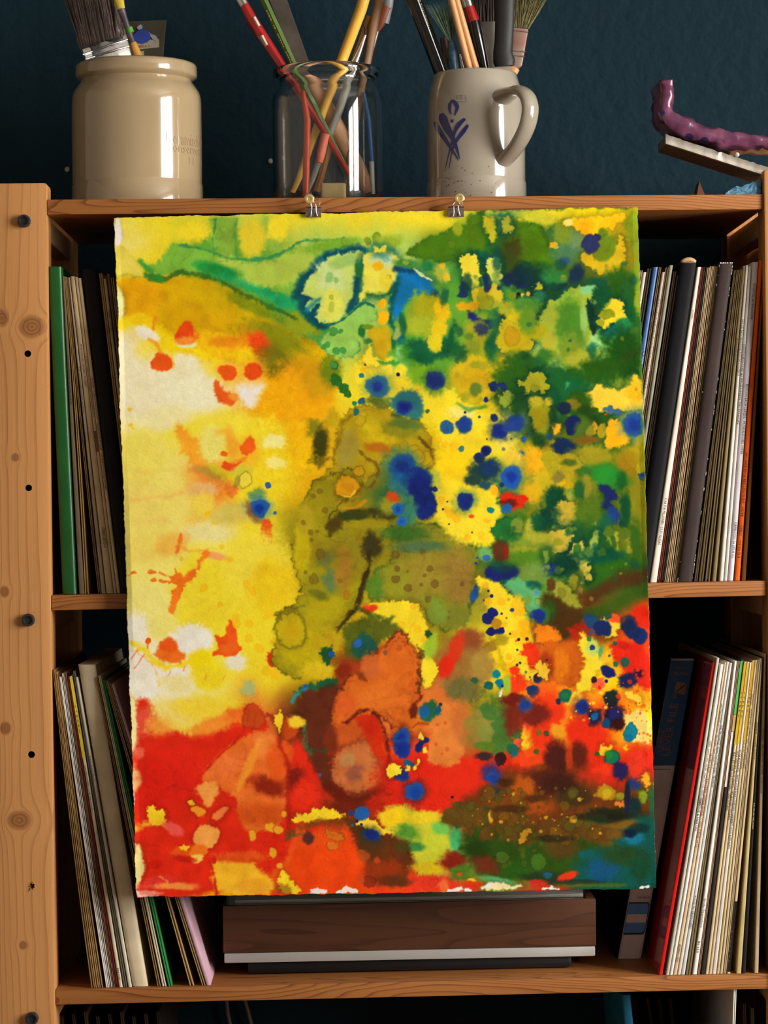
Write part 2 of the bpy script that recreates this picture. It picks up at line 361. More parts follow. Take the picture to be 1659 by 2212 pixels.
# upper right compartment: leaning to the right
put([
 (1383,1388.5,584,1279,1285,1262,(190,176,150),'cream sleeve edge just emerging from behind the right painting edge',dict(style='open')),
 (1389,1396.5,588,1286,1293,1262,(206,196,178),'pale cream sleeve left of the blue sleeve in the upper right compartment',{}),
 (1397.5,1408,580,1294,1304,1262,(64,52,44),'dark brown sleeve directly left of the blue sleeve',dict(style='double')),
 (1410,1422.5,577,1305,1318,1261,(62,98,152),'glossy blue sleeve beside the right painting edge',dict(gloss=True,texts=[T('· Vivaldi',752,800,ink='k')])),
 (1423.5,1429,577,1319,1325,1261,(140,112,84),'tan sleeve directly right of the blue sleeve',dict(style='open')),
 (1430,1437,588,1326,1333,1261,(186,174,156),'worn whitish sleeve with crumbled spine, second right of the blue sleeve',dict(texts=[T('.·:: ·.:·: :··.·: ·:. ::·.·:·: ·.:··',640,880,ink='k',size=.8)])),
 (1437.7,1445,578,1334,1341,1261,(120,96,72),'brown sleeve left of the grey-green sleeve in the upper right compartment',dict(style='open')),
 (1445.7,1454,573,1342,1350,1260,(142,140,120),'grey-green sleeve left of the dark sleeves beside the thick black album',{}),
 (1455,1461.5,586,1351,1358,1260,(66,52,40),'dark brown sleeve, further from the thick black album of two',dict(style='open')),
 (1462.2,1469.5,588,1358.5,1365.5,1260,(54,44,36),'dark brown sleeve pressed against the thick black album',dict(style='open')),
 (1470.5,1505,568,1366.5,1402,1259,(15,15,18),'thick black album with a rounded spine and tan top in the upper right compartment',dict(cat='box set',name='box_set',gap=.02,Y=.008)),
 (1506,1515,577,1403,1419.5,1258,(232,222,204),'white sleeve with a star title, right of the thick black album',dict(texts=[T('KASTENBILL',670,690,size=.36,s_mid=.6),T('STAR FÜR MILLIONEN - JULIO IGLESIAS',1076,1177,size=.42,s_mid=.6)])),
 (1515.4,1519.6,577,1420,1426,1258,(150,66,48),'thin reddish sleeve edge right of the white star title sleeve',dict(style='open')),
 (1520.5,1527.5,577,1427,1434.5,1258,(52,44,38),'dark sleeve left of the tan bundle in the upper right compartment',dict(style='open')),
 (1528.5,1534,578,1435,1441.5,1258,(188,160,122),'leftmost sleeve of the four tan ones left of the dark brown box',dict(style='open')),
 (1534.5,1540,575,1442,1449,1258,(198,172,136),'second of the four tan sleeves left of the dark brown box',dict(style='open')),
 (1540.6,1545.8,575,1450.5,1456,1258,(170,140,104),'third of the four tan sleeves left of the dark brown box',dict(style='open',bow=2)),
 (1546.3,1551.5,576,1456.5,1462,1258,(150,140,104),'tan sleeve touching the left face of the dark brown box',dict(style='double',bow=3)),
 (1554,1584,566,1463,1496,1257,(58,46,44),'dark brown box set with scuffed white edges in the upper right compartment',dict(cat='box set',name='box_set',gap=.02,Y=.008)),
 (1585,1590,584,1499,1507,1256,(84,72,44),'first of the four dark olive sleeves right of the dark brown box',dict(style='double')),
 (1591,1597,583,1508.5,1520,1256,(92,74,46),'second of the four dark olive sleeves right of the dark brown box',dict(style='double')),
 (1598,1604,582,1522.5,1534,1256,(112,96,62),'third of the four dark olive sleeves right of the dark brown box',dict(style='open')),
 (1605,1610.5,574,1538,1547,1255,(128,112,78),'grey-olive sleeve with a dark title left of the white sleeves by the orange one',dict(texts=[T('ALBINONI ADAGIO',730,790)])),
 (1611.5,1617,573,1554,1562.5,1255,(222,214,200),'white sleeve with typed black title, two left of the orange sleeve',dict(texts=[T('HMS V.A. BACH BRANDENBURGISCHE KONZERTE',690,812,size=.8),])),
 (1617.8,1624,575,1563.5,1571,1255,(204,198,192),'pale sleeve with a torn edge, between typed white sleeve and lavender sleeve',dict(texts=[T('• HISTORISCHE AUFNAHMEN TELEMANN',738,916,size=.6)])),
 (1625,1639.5,566,1572,1584.5,1255,(206,200,206),'lavender-white sleeve directly left of the orange sleeve',dict(texts=[T('DIGITAL AUFNAHME',613,690,size=.34,s_mid=.55),T('EDITION BACH LEIPZIG · MUSIKALISCHES OPFER',830,982,size=.42,s_mid=.68),T('CAPRICCIO 26 275-8 (1)',1128,1205,size=.42,s_mid=.6)])),
 (1640.5,1648.5,563,1586.5,1598.5,1254,(226,98,24),'orange sleeve standing near the right post in the upper right compartment',dict(texts=[T('BACH    DIE KUNST DER FUGE BWV 1080',976,1115,flip=True,size=.5),T('STEREO',1134,1157,flip=True,size=.46),T('8 35 955-956',1167,1205,flip=True,size=.46)])),
 (1649.2,1652.6,572,1602,1611,1253,(122,74,32),'brown sleeve in shade right of the orange sleeve',dict(texts=[])),
],'records in the upper right compartment',z_mid)
# lower left compartment: leaning to the left, slightly bowed
put([
 (113.5,118,1447,197,206,2140,(150,112,64),'outermost brown sleeve against the left post in the lower left compartment',dict(style='open',bow=-3)),
 (118.4,123,1452,206.4,214.5,2140,(176,140,88),'second brown sleeve from the left post in the lower left compartment',dict(style='open',bow=-2)),
 (123.4,127.6,1457,215,223,2141,(160,124,76),'third brown sleeve from the left post, left of the white-edged sleeve',dict(style='open',bow=-2)),
 (128.2,133,1462,229,236,2142,(226,220,210),'bright white-edged sleeve in the lower left compartment',dict(style='double',bow=-1)),
 (133.4,138,1455,236.4,243,2142,(214,206,196),'white sleeve with dark inner bag right of the bright white-edged sleeve',dict(style='open',bow=-1)),
 (138.4,142.5,1453,243.4,249,2142,(126,102,74),'brown sleeve left of the red-edged sleeve in the lower left compartment',dict(style='open')),
 (143,148.6,1461,249.4,256,2140,(120,36,30),'red-edged sleeve left of the yellow-topped sleeve',dict(style='open')),
 (149.4,156,1461,257,265.5,2132,(204,190,160),'cream sleeve with yellow top and spaced black letters in the lower left compartment',dict(patch=[(1463,1637,(214,190,40),.05,.95)],texts=[T('S T E R E O',1524,1584,size=.42),T('GALAKONZERT FÜR MILLIONEN 3',1653,1760,size=.5),T('BAROCK',2091,2116,size=.55)])),
 (156.8,162.4,1450,266.5,276,2133,(92,84,70),'dark grey sleeve between the yellow-topped sleeve and the pale grey sleeve',dict(style='double')),
 (163,167.6,1463,277,284.5,2134,(196,188,170),'pale grey sleeve left of the wide cream box in the lower left compartment',dict(texts=[T('76 805 · Romeo Moretto',1633,1690,size=.6)])),
 (168.5,206,1436,286.5,320,2133,(206,190,160),'wide cream box set leaning in the lower left compartment',dict(cat='box set',name='box_set',gap=.015,bow=0,Y=.006)),
 (207,211,1463,340,348,2135,(150,118,70),'first sleeve right of the wide cream box',dict(style='open')),
 (211.6,218,1460,350,360.5,2134,(196,184,156),'cream doubled sleeve, second right of the wide cream box',dict(style='double')),
 (218.7,226,1468,363,373,2131,(48,128,66),'green-edged sleeve, third right of the wide cream box',dict(style='double')),
 (227,232.5,1471,409.5,420,2131,(176,142,92),'tan sleeve with a frayed lower end right of the green-edged sleeve',dict(style='open')),
 (233.3,239,1476,436,444.5,2129,(160,130,84),'tan sleeve just left of the lilac sleeve beside the record player',dict(style='open')),
 (239.8,247,1478,445.5,455.5,2129,(186,150,164),'lilac sleeve, rightmost of the lower left stack beside the record player',dict(style='spine')),
],'records in the lower left compartment',z_low,Y=.004)
# lower right compartment: leaning to the right
put([
 (1547.5,1554.2,1421,1438,1445.4,2104,(190,188,172),'grey-white sleeve touching the red plastic folder',dict(bow=2)),
 (1555,1563.8,1435,1446,1453.5,2106,(232,226,218),'white sleeve with heavy title, second right of the red plastic folder',dict(bow=2,texts=[T('HEIDI · HANS LIEBE LIEDER · MARTIN UND SEINE KINDER',1600,1740,size=.42,s_mid=.62),T('MAUTHE & MARTINI',1725,1795,size=.6)])),
 (1564.6,1569,1431,1454.2,1462,2106,(216,186,150),'cream sleeve with red scrawled title left of the grey-white pair',dict(bow=2,texts=[T('JAMES LAST  ·  TANZEN OHNE ENDE  ·  GOLDENE HITS',1627,1830,ink='r',size=.7),T('ADRIAN UND ...',2040,2085,size=.6)])),
 (1569.6,1575,1430,1463,1470.4,2105,(212,206,192),'cream sleeve with dense black title, fourth right of the red plastic folder',dict(bow=2,texts=[T('MEDITERRANEAN MOODS · MELODIEN · TAPE STEREO 5017',1520,1660,size=.6)])),
 (1575.6,1582,1432,1471,1479.4,2104,(206,206,202),'pale grey sleeve with longing melodies title, fifth right of the red plastic folder',dict(bow=1,texts=[T('WALTER SCHOLZ · SEHNSUCHTSMELODIEN · TROMPETE',1566,1700,size=.62),T('PÖSSL IN GROSCHEN',1934,2004,size=.6)])),
 (1582.4,1585.4,1432,1480.5,1492.8,2102,(120,104,76),'dark olive sleeve left of the white opera chorus sleeve',dict(style='double')),
 (1586,1592,1428,1495.5,1505.5,2105,(234,230,222),'bright white sleeve with opera chorus title in the lower right compartment',dict(bow=2,texts=[T('Große Opernchöre',1940,2004,size=.55),T('80 653',2033,2058,size=.55)])),
 (1592.6,1599,1428,1506.5,1512,2103,(150,116,92),'pinkish brown sleeve left of the green-topped black sleeve',dict(style='double',texts=[])),
 (1599.8,1606.6,1424,1513,1522.5,2105,(46,42,38),'black sleeve with green and gold top end in the lower right compartment',dict(patch=[(1428,1543,(70,182,84),.05,.75),(1544,1580,(190,160,92),.05,.75),(1581,1700,(222,216,206),.05,.6)],texts=[])),
 (1607.2,1613,1430,1523.5,1530.6,2103,(206,184,144),'cream sleeve with yellow upper half right of the black sleeve',dict(patch=[(1432,1608,(198,158,40),.05,.95)],texts=[T('S T E R E O',1495,1550,size=.5),T('BALLET DER NATIONEN · MELODIEN',1625,1750,size=.7)])),
 (1613.6,1619,1430,1531.2,1537.6,2103,(204,182,148),'cream sleeve with short yellow top and tiny dark lettering beside it',dict(patch=[(1432,1606,(206,170,52),.05,.95)],texts=[T('S T E R E O',1494,1552,size=.5),T('EIN GRUSS AUS WIEN · KLÄNGE · STARS',1623,1770,size=.6)])),
 (1619.6,1624,1431,1538.2,1547,2102,(210,204,194),'pale sleeve with conductor title in long dark lettering',dict(texts=[T('ALFA KARAJAN · FESTLICHE MÄRSCHE MIT HERBERT VON KARAJAN',1619,1832,size=.62)])),
 (1624.6,1630.6,1427,1548,1554,2102,(200,178,128),'sleeve with wide golden yellow top near the right end of the lower right row',dict(patch=[(1429,1600,(196,150,36),.05,.95)],texts=[T('S T E R E O',1489,1538,size=.5),T('DIE GUTE KAMERADIN',1600,1660,size=.5)])),
 (1631.2,1635.4,1426,1555,1561,2102,(196,178,144),'cream sleeve with a chipped edge right of the golden-topped sleeve',dict(texts=[T('MISTAL · TANZ UM SECHS · SALON KÄMPFERT',1500,1660,size=.6)])),
 (1636,1640,1425,1562,1569,2102,(178,154,116),'tan sleeve fourth from the right end of the lower right row',dict(style='double',texts=[])),
 (1640.6,1643.8,1423,1570.5,1577.5,2102,(196,176,140),'cream sleeve with a black lower half, left of the olive tan sleeve',dict(patch=[(1946,2098,(30,28,26),.05,.95)],texts=[T('. . . . . . .',2010,2076,ink='w',size=.7)])),
 (1644.4,1647,1422,1591,1601,2103,(190,170,118),'olive tan wide-footed sleeve left of the black one at the right end',dict(texts=[T('ABBA STAR HITS',1560,1640,size=.5)])),
 (1647.5,1650,1420,1602.5,1610.5,2102,(34,30,30),'black sleeve, second from the right end of the lower right row',dict(texts=[T('DIE STILLEN MELODIEN',1735,1790,ink='w',size=.5)])),
 (1650.6,1655.5,1412,1629,1638.5,2104,(186,164,126),'tan sleeve standing alone at the right end of the lower right row',dict(texts=[T('BIG BAND · MELODIEN MIT GITARRE · ALEXANDER',1575,1715,size=.5)])),
],'records in the lower right compartment',z_low,Y=.004)
# bottom compartments, only the upper ends in view
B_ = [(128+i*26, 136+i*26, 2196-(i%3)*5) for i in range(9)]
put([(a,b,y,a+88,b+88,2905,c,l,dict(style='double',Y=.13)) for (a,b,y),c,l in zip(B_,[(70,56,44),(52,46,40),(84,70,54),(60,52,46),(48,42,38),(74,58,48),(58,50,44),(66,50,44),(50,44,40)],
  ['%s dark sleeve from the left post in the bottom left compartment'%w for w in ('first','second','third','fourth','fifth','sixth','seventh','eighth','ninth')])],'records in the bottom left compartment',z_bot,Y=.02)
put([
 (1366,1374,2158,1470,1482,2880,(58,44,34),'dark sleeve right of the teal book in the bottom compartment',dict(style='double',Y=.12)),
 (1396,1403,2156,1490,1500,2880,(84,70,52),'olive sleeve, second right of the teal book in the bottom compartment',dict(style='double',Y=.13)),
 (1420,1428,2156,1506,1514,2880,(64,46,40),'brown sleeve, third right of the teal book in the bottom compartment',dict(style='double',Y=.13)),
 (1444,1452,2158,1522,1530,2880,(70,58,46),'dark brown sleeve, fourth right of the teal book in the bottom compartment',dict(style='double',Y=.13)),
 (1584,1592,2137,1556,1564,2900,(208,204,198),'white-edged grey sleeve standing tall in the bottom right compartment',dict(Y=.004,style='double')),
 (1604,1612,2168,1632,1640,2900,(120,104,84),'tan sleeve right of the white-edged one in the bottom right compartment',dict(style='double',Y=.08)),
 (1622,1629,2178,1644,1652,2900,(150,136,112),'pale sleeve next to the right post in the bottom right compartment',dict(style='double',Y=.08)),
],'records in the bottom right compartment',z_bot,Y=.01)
put([(1342,1362,2150,1410,1440,2900,(26,96,124),'teal book dimly visible at the bottom edge of the photo under the lower shelf',dict(cat='book',name='book',Y=.06,depth=.24,gap=.02))],None,z_bot)

def of(word): return next(v for k,v in SPINES.items() if word in k)
root,sp = of('thick black album with')                           # tan cap over the head of the album
bm = new(); tube(bm,[sp(s,-.0035-.008*math.sin(math.pi*s),.004) for s in (.03,.2,.4,.6,.8,.97)],[.0012,.0022,.0025,.0025,.0022,.0012],10); obj('head_cap',bm,card((188,156,112)),root,smooth=True)
bm = new(); slab(bm,sp,.10,.90,.30,.012,.05,-.006,.001,2); obj('page_block',bm,card((150,128,98)),root)
root,sp = of('dark brown box set with scuffed'); rs = random.Random(6); bm = new()
for s0,s1,n in ((.955,.995,34),(.0,.03,8)):                       # cardboard showing white where the edges are rubbed
    for i in range(n):
        t = rs.choice((rs.uniform(0,.12),rs.uniform(.35,.62),rs.uniform(.9,.99),rs.random())); l = rs.uniform(.001,.011); a = rs.uniform(s0,s0+.02)
        bm.faces.new([bm.verts.new(sp(x,y,-.0003)) for x,y in ((a,t),(s1,t),(s1,t+l),(a,t+l*.8))])
for i in range(9): x = rs.uniform(.05,.9); bm.faces.new([bm.verts.new(sp(x+dx,.001+dy,-.0003)) for dx,dy in ((0,0),(.08,0),(.08,.004),(0,.003))])
obj('rubbed_edges',bm,card((206,198,188)),root,kind='stuff')
# ---------------------------------------------------------------- lever arch file and red folder
M_grey = card((232,222,220)); M_navy = card((62,104,150)); M_navy2 = card((30,44,68))
sp = Spine(1449,1501,1424,1333.5,1386.5,2070,.105,0,z_low)
lf = empty('lever_file',sp(.5,1),'blue and grey lever arch file standing beside the record player','file')
def quad_strip(sp,a,b,t0,t1,dy,n=6):
    bm = new(); rows = [[bm.verts.new(sp(s,t0+(t1-t0)*i/n,dy)) for s in (a,b)] for i in range(n+1)]
    for i in range(n): bm.faces.new((rows[i][0],rows[i][1],rows[i+1][1],rows[i+1][0]))
    return bm
bm = new(); slab(bm,sp,.035,.965,.02,.0,.08); obj('spine_board',bm,M_grey,lf)
for a,b,nm in ((0.0,.03,'cover_board'),(.97,1.0,'cover_board')):
    bm = new(); slab(bm,sp,a,b,.20,.001,.2); obj(nm,bm,M_navy2,lf)
bm = new(); slab(bm,sp,.16,.86,.17,.024,.02,.03,.985); obj('paper_stack',bm,M_inner,lf)
obj('blue_panel',quad_strip(sp,.04,.96,.004,.355,-.0003),M_navy,lf)
ty = lambda y: (y-1424)/(2070-1424)
INK['b'] = mat('brown_print',(150,112,84),rough=.6,var=.05); INK['n'] = mat('navy_print',(30,40,60),rough=.6,var=.05)
def ftext(s,fn,ink,name='lettering'):
    bm = new(); letters(bm,s,fn); obj(name,bm,INK[ink],lf)
ftext('LEVER FILE',lambda u,v: sp(.62-.30*v, ty(1632)-(ty(1632)-ty(1519))*u,-.0006),'b')
ftext('文件资料夹',lambda u,v: sp(.30-.16*v, ty(1626)-(ty(1626)-ty(1577))*u,-.0006),'b')
ftext('A4',lambda u,v: sp(.52-.22*v, ty(1509)-.014*u,-.0006),'b')
ftext('Hurfin',lambda u,v: sp(.84-.62*u, ty(1451)+(ty(1460)-ty(1451))*v,-.0006),'b')
ftext('HU200AA',lambda u,v: sp(.78-.50*u, ty(1440)+.008*v,-.0006),'b')
bm = new(); P4 = [sp(a,ty(y),-.0005) for a,y in ((.40,1474),(.44,1472),(.80,1476),(.84,1480),(.84,1498),(.80,1501),(.42,1497),(.38,1494))]; bm.faces.new([bm.verts.new(p) for p in P4]); obj('pencil_badge',bm,INK['b'],lf)
bm = new(); bm.faces.new([bm.verts.new(sp(a,ty(y),-.0008)) for a,y in ((.45,1493),(.47,1495),(.79,1481),(.76,1478))]); obj('pencil_mark',bm,INK['n'],lf)
obj('fold_line',quad_strip(sp,.04,.80,ty(1661),ty(1662),-.0004,1),INK['n'],lf)
ftext('LEVER FILE',lambda u,v: sp(.88-.50*u, ty(1936)+.006*v,-.0006),'n')
def rrect(a0,a1,t0,t1,dy,r=.018):
    bm = new(); pts = []
    ra = r*5
    for cx,ct,q in ((a1-ra,t0+r,-90),(a1-ra,t1-r,0),(a0+.02,t1-.004,90),(a0+.02,t0+.004,180)):
        for k in range(5):
            an = math.radians(q+22.5*k); big = cx > .5
            pts.append(sp(cx+math.cos(an)*(ra if big else .02), ct+math.sin(an)*(r if big else .004), dy))
    bm.faces.new([bm.verts.new(p) for p in pts]); return bm
obj('label_frame',rrect(.06,.93,ty(1948),ty(2018),-.0004),INK['n'],lf); obj('label_sticker',rrect(.07,.90,ty(1951),ty(2014),-.0006),mat('label_blue',(92,150,224),rough=.5,var=.05),lf)
obj('label_stripe',quad_strip(sp,.08,.89,ty(1974),ty(1992),-.0008,1),M_grey,lf)

spf = Spine(1539,1547,1430,1423,1431.5,2102,.006,0,z_low)
rf = empty('red_folder',spf(.5,1),'red glossy plastic folder leaning right of the blue lever arch file','folder')
M_red = mat('red_plastic',(206,18,14),rough=.22,var=.06,scale=12,coat=.3); M_redd = mat('red_plastic_cover',(206,34,28),rough=.16,var=.05,coat=.5)
bm = new(); slab(bm,spf,.05,.95,.006,0,.25); obj('folder_spine',bm,M_red,rf)
for a,b in ((.02,.18),(.82,.98)):
    bm = new(); slab(bm,spf,a,b,.232,.005,.1); obj('folder_cover',bm,M_redd,rf)
bm = new(); slab(bm,spf,.26,.76,.22,.010,.05,.02,.985); obj('paper_stack',bm,M_inner,rf)

# ---------------------------------------------------------------- record player
M_walnut = pine('walnut_veneer',(82,51,35),(46,28,19),'x',26,9,rough=.35)
M_alu = mat('brushed_aluminium',(168,165,161),rough=.45,metal=.2,var=.03,scale=8)
M_blackp = mat('black_plastic',(16,16,17),rough=.4,var=.05)
M_acryl = mat('clear_acrylic',(235,238,236),rough=.03,var=0.0,trans=1.0,ior=1.45)
YF = .045
a,b = at(482,2060,YF),at(1288,2043,YF); top = (at(480,1958,YF).z+at(1288,1940,YF).z)/2
sl = (b.z-a.z)/(b.x-a.x); cx = (a.x+b.x)/2; zc = (a.z+b.z)/2
tt = empty('record_player',(cx,YF+.13,z_low(cx)),'walnut record player with a silver strip on the lower shelf under the painting','record player')
def tbox(name,x0,x1,y0,y1,z0,z1,m,bev=.0015,par=tt,label=None):
    bm = new(); k = sl*.8
    hexa(bm,[(x0,y0,z0+k*(x0-cx)),(x1,y0,z0+k*(x1-cx)),(x1,y1,z0+k*(x1-cx)),(x0,y1,z0+k*(x0-cx)),(x0,y0,z1+k*(x0-cx)),(x1,y0,z1+k*(x1-cx)),(x1,y1,z1+k*(x1-cx)),(x0,y1,z1+k*(x0-cx))],bev,2)
    return sharpen(obj(name,bm,m,par,label=label),35)
zs = zc-.0105; zb = z_low(cx)-.0008
tbox('plinth',a.x,b.x,YF,YF+.245,zc,top,M_walnut)
tbox('silver_strip',a.x+.001,b.x-.001,YF+.001,YF+.02,zs,zc-.0003,M_alu)
tbox('chassis',a.x+.004,b.x-.004,YF+.0205,YF+.24,zs-.001,zc-.0003,M_blackp)
tbox('base',a.x+.024,b.x-.024,YF+.012,YF+.232,zb+.002,zs-.0012,M_blackp,.004)
for fx in (a.x+.055,b.x-.055):
    for fy in (YF+.03,YF+.20):
        bm = new(); zz = z_low(fx)+.0003; lathe(bm,[(0,zz),(.012,zz),(.013,zz+.001),(.013,zb+.003+sl*.8*(fx-cx)),(0,zb+.003+sl*.8*(fx-cx))],(fx,fy),24); obj('foot',bm,M_blackp,tt,smooth=False)
tbox('deck',a.x+.012,b.x-.012,YF+.012,YF+.235,top+.0002,top+.004,mat('silver_deck',(214,208,202),rough=.4,var=.03,metal=.3),.001)
bm = new(); zp = top+.006; lathe(bm,[(0,zp),(.105,zp),(.106,zp+.002),(.106,zp+.010),(.104,zp+.012),(0,zp+.012)],(cx-.03,YF+.125),48); sharpen(obj('platter',bm,M_blackp,tt))
bm = new(); t_ = .0025; x0,x1,y0,y1,z0,z1 = a.x+.004,b.x-.010,YF+.002,YF+.243,top+.0004,top+.062
k = sl*.8
for q in ((x0,x1,y0,y0+t_,z0,z1),(x0,x1,y1-t_,y1,z0,z1),(x0,x0+t_,y0+t_,y1-t_,z0,z1),(x1-t_,x1,y0+t_,y1-t_,z0,z1),(x0,x1,y0,y1,z1,z1+t_)):
    v = box(bm,*q)
for v in bm.verts: v.co.z += k*(v.co.x-cx)
obj('dust_cover',bm,M_acryl,tt)
bm = new(); tube(bm,[at(488,2150,.33),at(492,2190,.332),at(503,2240,.334),at(512,2320,.335)],.0022,8); tag(obj('cable',bm,mat('grey_cable',(110,100,88),rough=.5),origin=at(503,2240,.334)),'left one of two grey cables hanging down the wall under the lower shelf','cable','cables under the lower shelf')
bm = new(); tube(bm,[at(526,2150,.33),at(536,2185,.332),at(547,2230,.334),at(556,2320,.335)],.0022,8); tag(obj('cable',bm,MATS['grey_cable'],origin=at(547,2230,.334)),'right one of two grey cables hanging down the wall under the lower shelf','cable','cables under the lower shelf')
# ---------------------------------------------------------------- vessels on the top shelf
M_stone = mat('cream_stoneware_glaze',(160,139,106),rough=.16,var=.05,scale=9,coat=1.0,bump=.03,bscale=60)
M_mug = mat('grey_stoneware_glaze',(150,141,126),rough=.16,var=.04,scale=7,coat=1.0)
M_cobalt = mat('cobalt_glaze',(34,32,104),rough=.18,var=.15,scale=60,coat=.3)
M_glass = mat('clear_glass',(248,250,248),rough=.0,var=0.0,trans=1.0,ior=1.46)
def vessel(cx, Y, prof_out, prof_in, zfloor):
    """prof: (radius px, row y) in the photograph at depth Y -> metres"""
    k = pxs(Y); c = at(cx,300,Y); f = lambda q: [(r/k, at(cx,y,Y).z) for r,y in q]
    o = f(prof_out); o[0] = (o[0][0], zfloor+.0003); return c, [(0,zfloor+.0003)]+o+f(prof_in)
# crock
YC = .13; zf = z_top(at(296,400,YC).x)
c, pr = vessel(296,YC,[(137,470),(141,462),(141.5,404),(139.8,401),(139.6,398),(139.7,385),(140,300),(139.6,232),(139,215),(136,203),(128,190),(120,180),(119,176),(124,173),(130,169),(131,164),(131,148),(129,143),(124,140)],
    [(116,141),(112,150),(110,175),(118,190),(128,210),(129,440),(120,452),(0,453)],zf)
crock = empty('crock',(c.x,YC,zf),'tall cream stoneware crock with embossed lettering at the left of the top shelf','crock')
bm = new(); lathe(bm,pr,(c.x,YC),72); sharpen(obj('body',bm,M_stone,crock),50)
def crock_text(s,px0,px1,y0,y1,par,rr):
    k = pxs(YC); z1,z0 = at(296,y0,YC).z, at(296,y1,YC).z
    th = lambda px: math.asin(max(-.999,min(.999,(px-297)/140.0)))
    a0,a1 = th(px0),th(px1); bm = new(); 
    letters(bm,s,lambda u,v:Vector((c.x+rr*math.sin(a0+(a1-a0)*u), YC-rr*math.cos(a0+(a1-a0)*u), z0+(z1-z0)*v)))
    r = bmesh.ops.extrude_face_region(bm,geom=bm.faces[:]); vs = [e for e in r['geom'] if isinstance(e,bmesh.types.BMVert)]
    for v in vs:
        d = Vector((v.co.x-c.x,v.co.y-YC,0)).normalized(); v.co += d*.0009
    obj('embossed_lettering',bm,M_stone,par)
R_ = 139.6/pxs(YC)
crock_text('Keramische',369,434,300,326,crock,R_-.0003); crock_text('Conserven',366,433,323,343,crock,R_-.0003); crock_text('1 L',413,425,350,366,crock,R_-.0003)
# glass jar
YJ = .115; zj = z_top(at(708,400,YJ).x)
c, pr = vessel(708,YJ,[(104,455),(113,447),(118,430),(119,400),(119.5,300),(119.5,225),(117,208),(110,196),(104,190),(102,180),(103,172),(110,168),(116,164),(117.5,158),(116,152),(110,149),(103,149)],
    [(99,153),(98,170),(97.5,182),(100,192),(106,200),(112.5,211),(115,226),(115,300),(114.5,400),(112,432),(105,443),(0,446)],zj)
jar = empty('glass_jar',(c.x,YJ,zj),'clear glass jar with flared lip full of brushes in the middle of the top shelf','jar')
bm = new(); lathe(bm,pr,(c.x,YJ),72); o = obj('body',bm,M_glass,jar); sharpen(o,60); jc = c
# mug
YM = .105; zm = z_top(at(1028,400,YM).x); 
c, pr = vessel(1028,YM,[(104,455),(108,450),(108.5,400),(106.5,394),(106,390),(106.5,320),(106,260),(104,225),(99,196),(93,175),(90,164),(88.5,161),(86,160)],
    [(83,163),(86,176),(92,198),(97,226),(99,262),(99,420),(90,438),(0,440)],zm)
mug = empty('mug',(c.x,YM,zm),'grey stoneware mug with blue painted leaf motif holding brushes on the top shelf','mug')
bm = new(); lathe(bm,pr,(c.x,YM),72); sharpen(obj('body',bm,M_mug,mug),50)
phi = math.radians(33); dirv = Vector((math.sin(phi),-math.cos(phi),0)); axis = Vector((c.x,YM,0)); km = pxs(YM)
def hp(x,y):                                                     # a point of the handle's middle plane seen at photo point x, y
    d = ray(x,y); nrm = Vector((dirv.y,-dirv.x,0)); o = Vector((0,-DIST,EYE)); return o+d*((axis-o).dot(nrm)/d.dot(nrm))
path = [hp(x,y) for x,y in ((1068,226),(1086,210),(1105,200),(1123,197),(1138,207),(1145,228),(1144,251),(1137,277),(1122,307),(1101,335),(1078,358))]
def catmull(P,n=4):
    out = []
    for i in range(len(P)-1):
        p0,p1,p2,p3 = P[max(i-1,0)],P[i],P[i+1],P[min(i+2,len(P)-1)]
        for k in range(n):
            t = k/n; out.append(.5*((2*p1)+(p2-p0)*t+(2*p0-5*p1+4*p2-p3)*t*t+(3*p1-p0-3*p2+p3)*t**3))
    return out+[P[-1]]
pp = catmull(path); side = dirv.cross(Vector((0,0,1)))
rad = [lerp(.0145,.0086,min(1,i/9)) if i < len(pp)-6 else lerp(.0086,.0098,(i-len(pp)+6)/6) for i in range(len(pp))]
bm = new(); tube(bm,pp,rad,20,flat=(1.15,.72),up=side); obj('handle',bm,M_mug,mug,smooth=True)
def on_mug(px,py,dr=.0003):
    """where the line of sight through a photo point meets the mug's wall"""
    z = at(px,py,YM).z; rp = None
    prof = pr[1:14]
    for it in range(3):
        for (r0,z0),(r1,z1) in zip(prof,prof[1:]):
            if min(z0,z1) <= z <= max(z0,z1): rp = lerp(r0,r1,0 if z1==z0 else (z-z0)/(z1-z0))
        rp = (rp or .05)+0; R = rp+dr; d = ray(px,py); o = Vector((0,-DIST,EYE))
        a = d.x**2+d.y**2; b = 2*(d.x*(o.x-c.x)+d.y*(o.y-YM)); q = (o.x-c.x)**2+(o.y-YM)**2-R*R
        t = (-b-math.sqrt(max(b*b-4*a*q,0)))/(2*a); p = o+d*t; z = p.z
    return p
def petal(pts, widths, name='painted_leaf'):
    pts = [Vector((x,y,0)) for x,y in pts]; P = catmull(pts,5); n = len(P); rows = []; bm = new()
    for i,p in enumerate(P):
        t = (P[min(i+1,n-1)]-P[max(i-1,0)]).normalized(); nrm = Vector((-t.y,t.x,0))
        f = i/(n-1)*(len(widths)-1); k = min(int(f),len(widths)-2); w = lerp(widths[k],widths[k+1],f-k)
        rows.append([bm.verts.new(on_mug(*(p+nrm*w*1.04*s).xy)) for s in (-1,-.5,0,.5,1)])
    for a,b in zip(rows,rows[1:]):
        for j in range(4): bm.faces.new((a[j],a[j+1],b[j+1],b[j]))
    obj(name,bm,M_cobalt,mug,smooth=True)
petal([(938,263),(946,278),(959.4,298),(973,319),(986.6,339),(990,347)],[2.5,5.2,4.6,3.2,1.4,.6]); petal([(952.7,245),(957,257),(966,278),(977.5,298),(986.6,321),(993,343.5)],[4,9,7.6,5,3,.6])
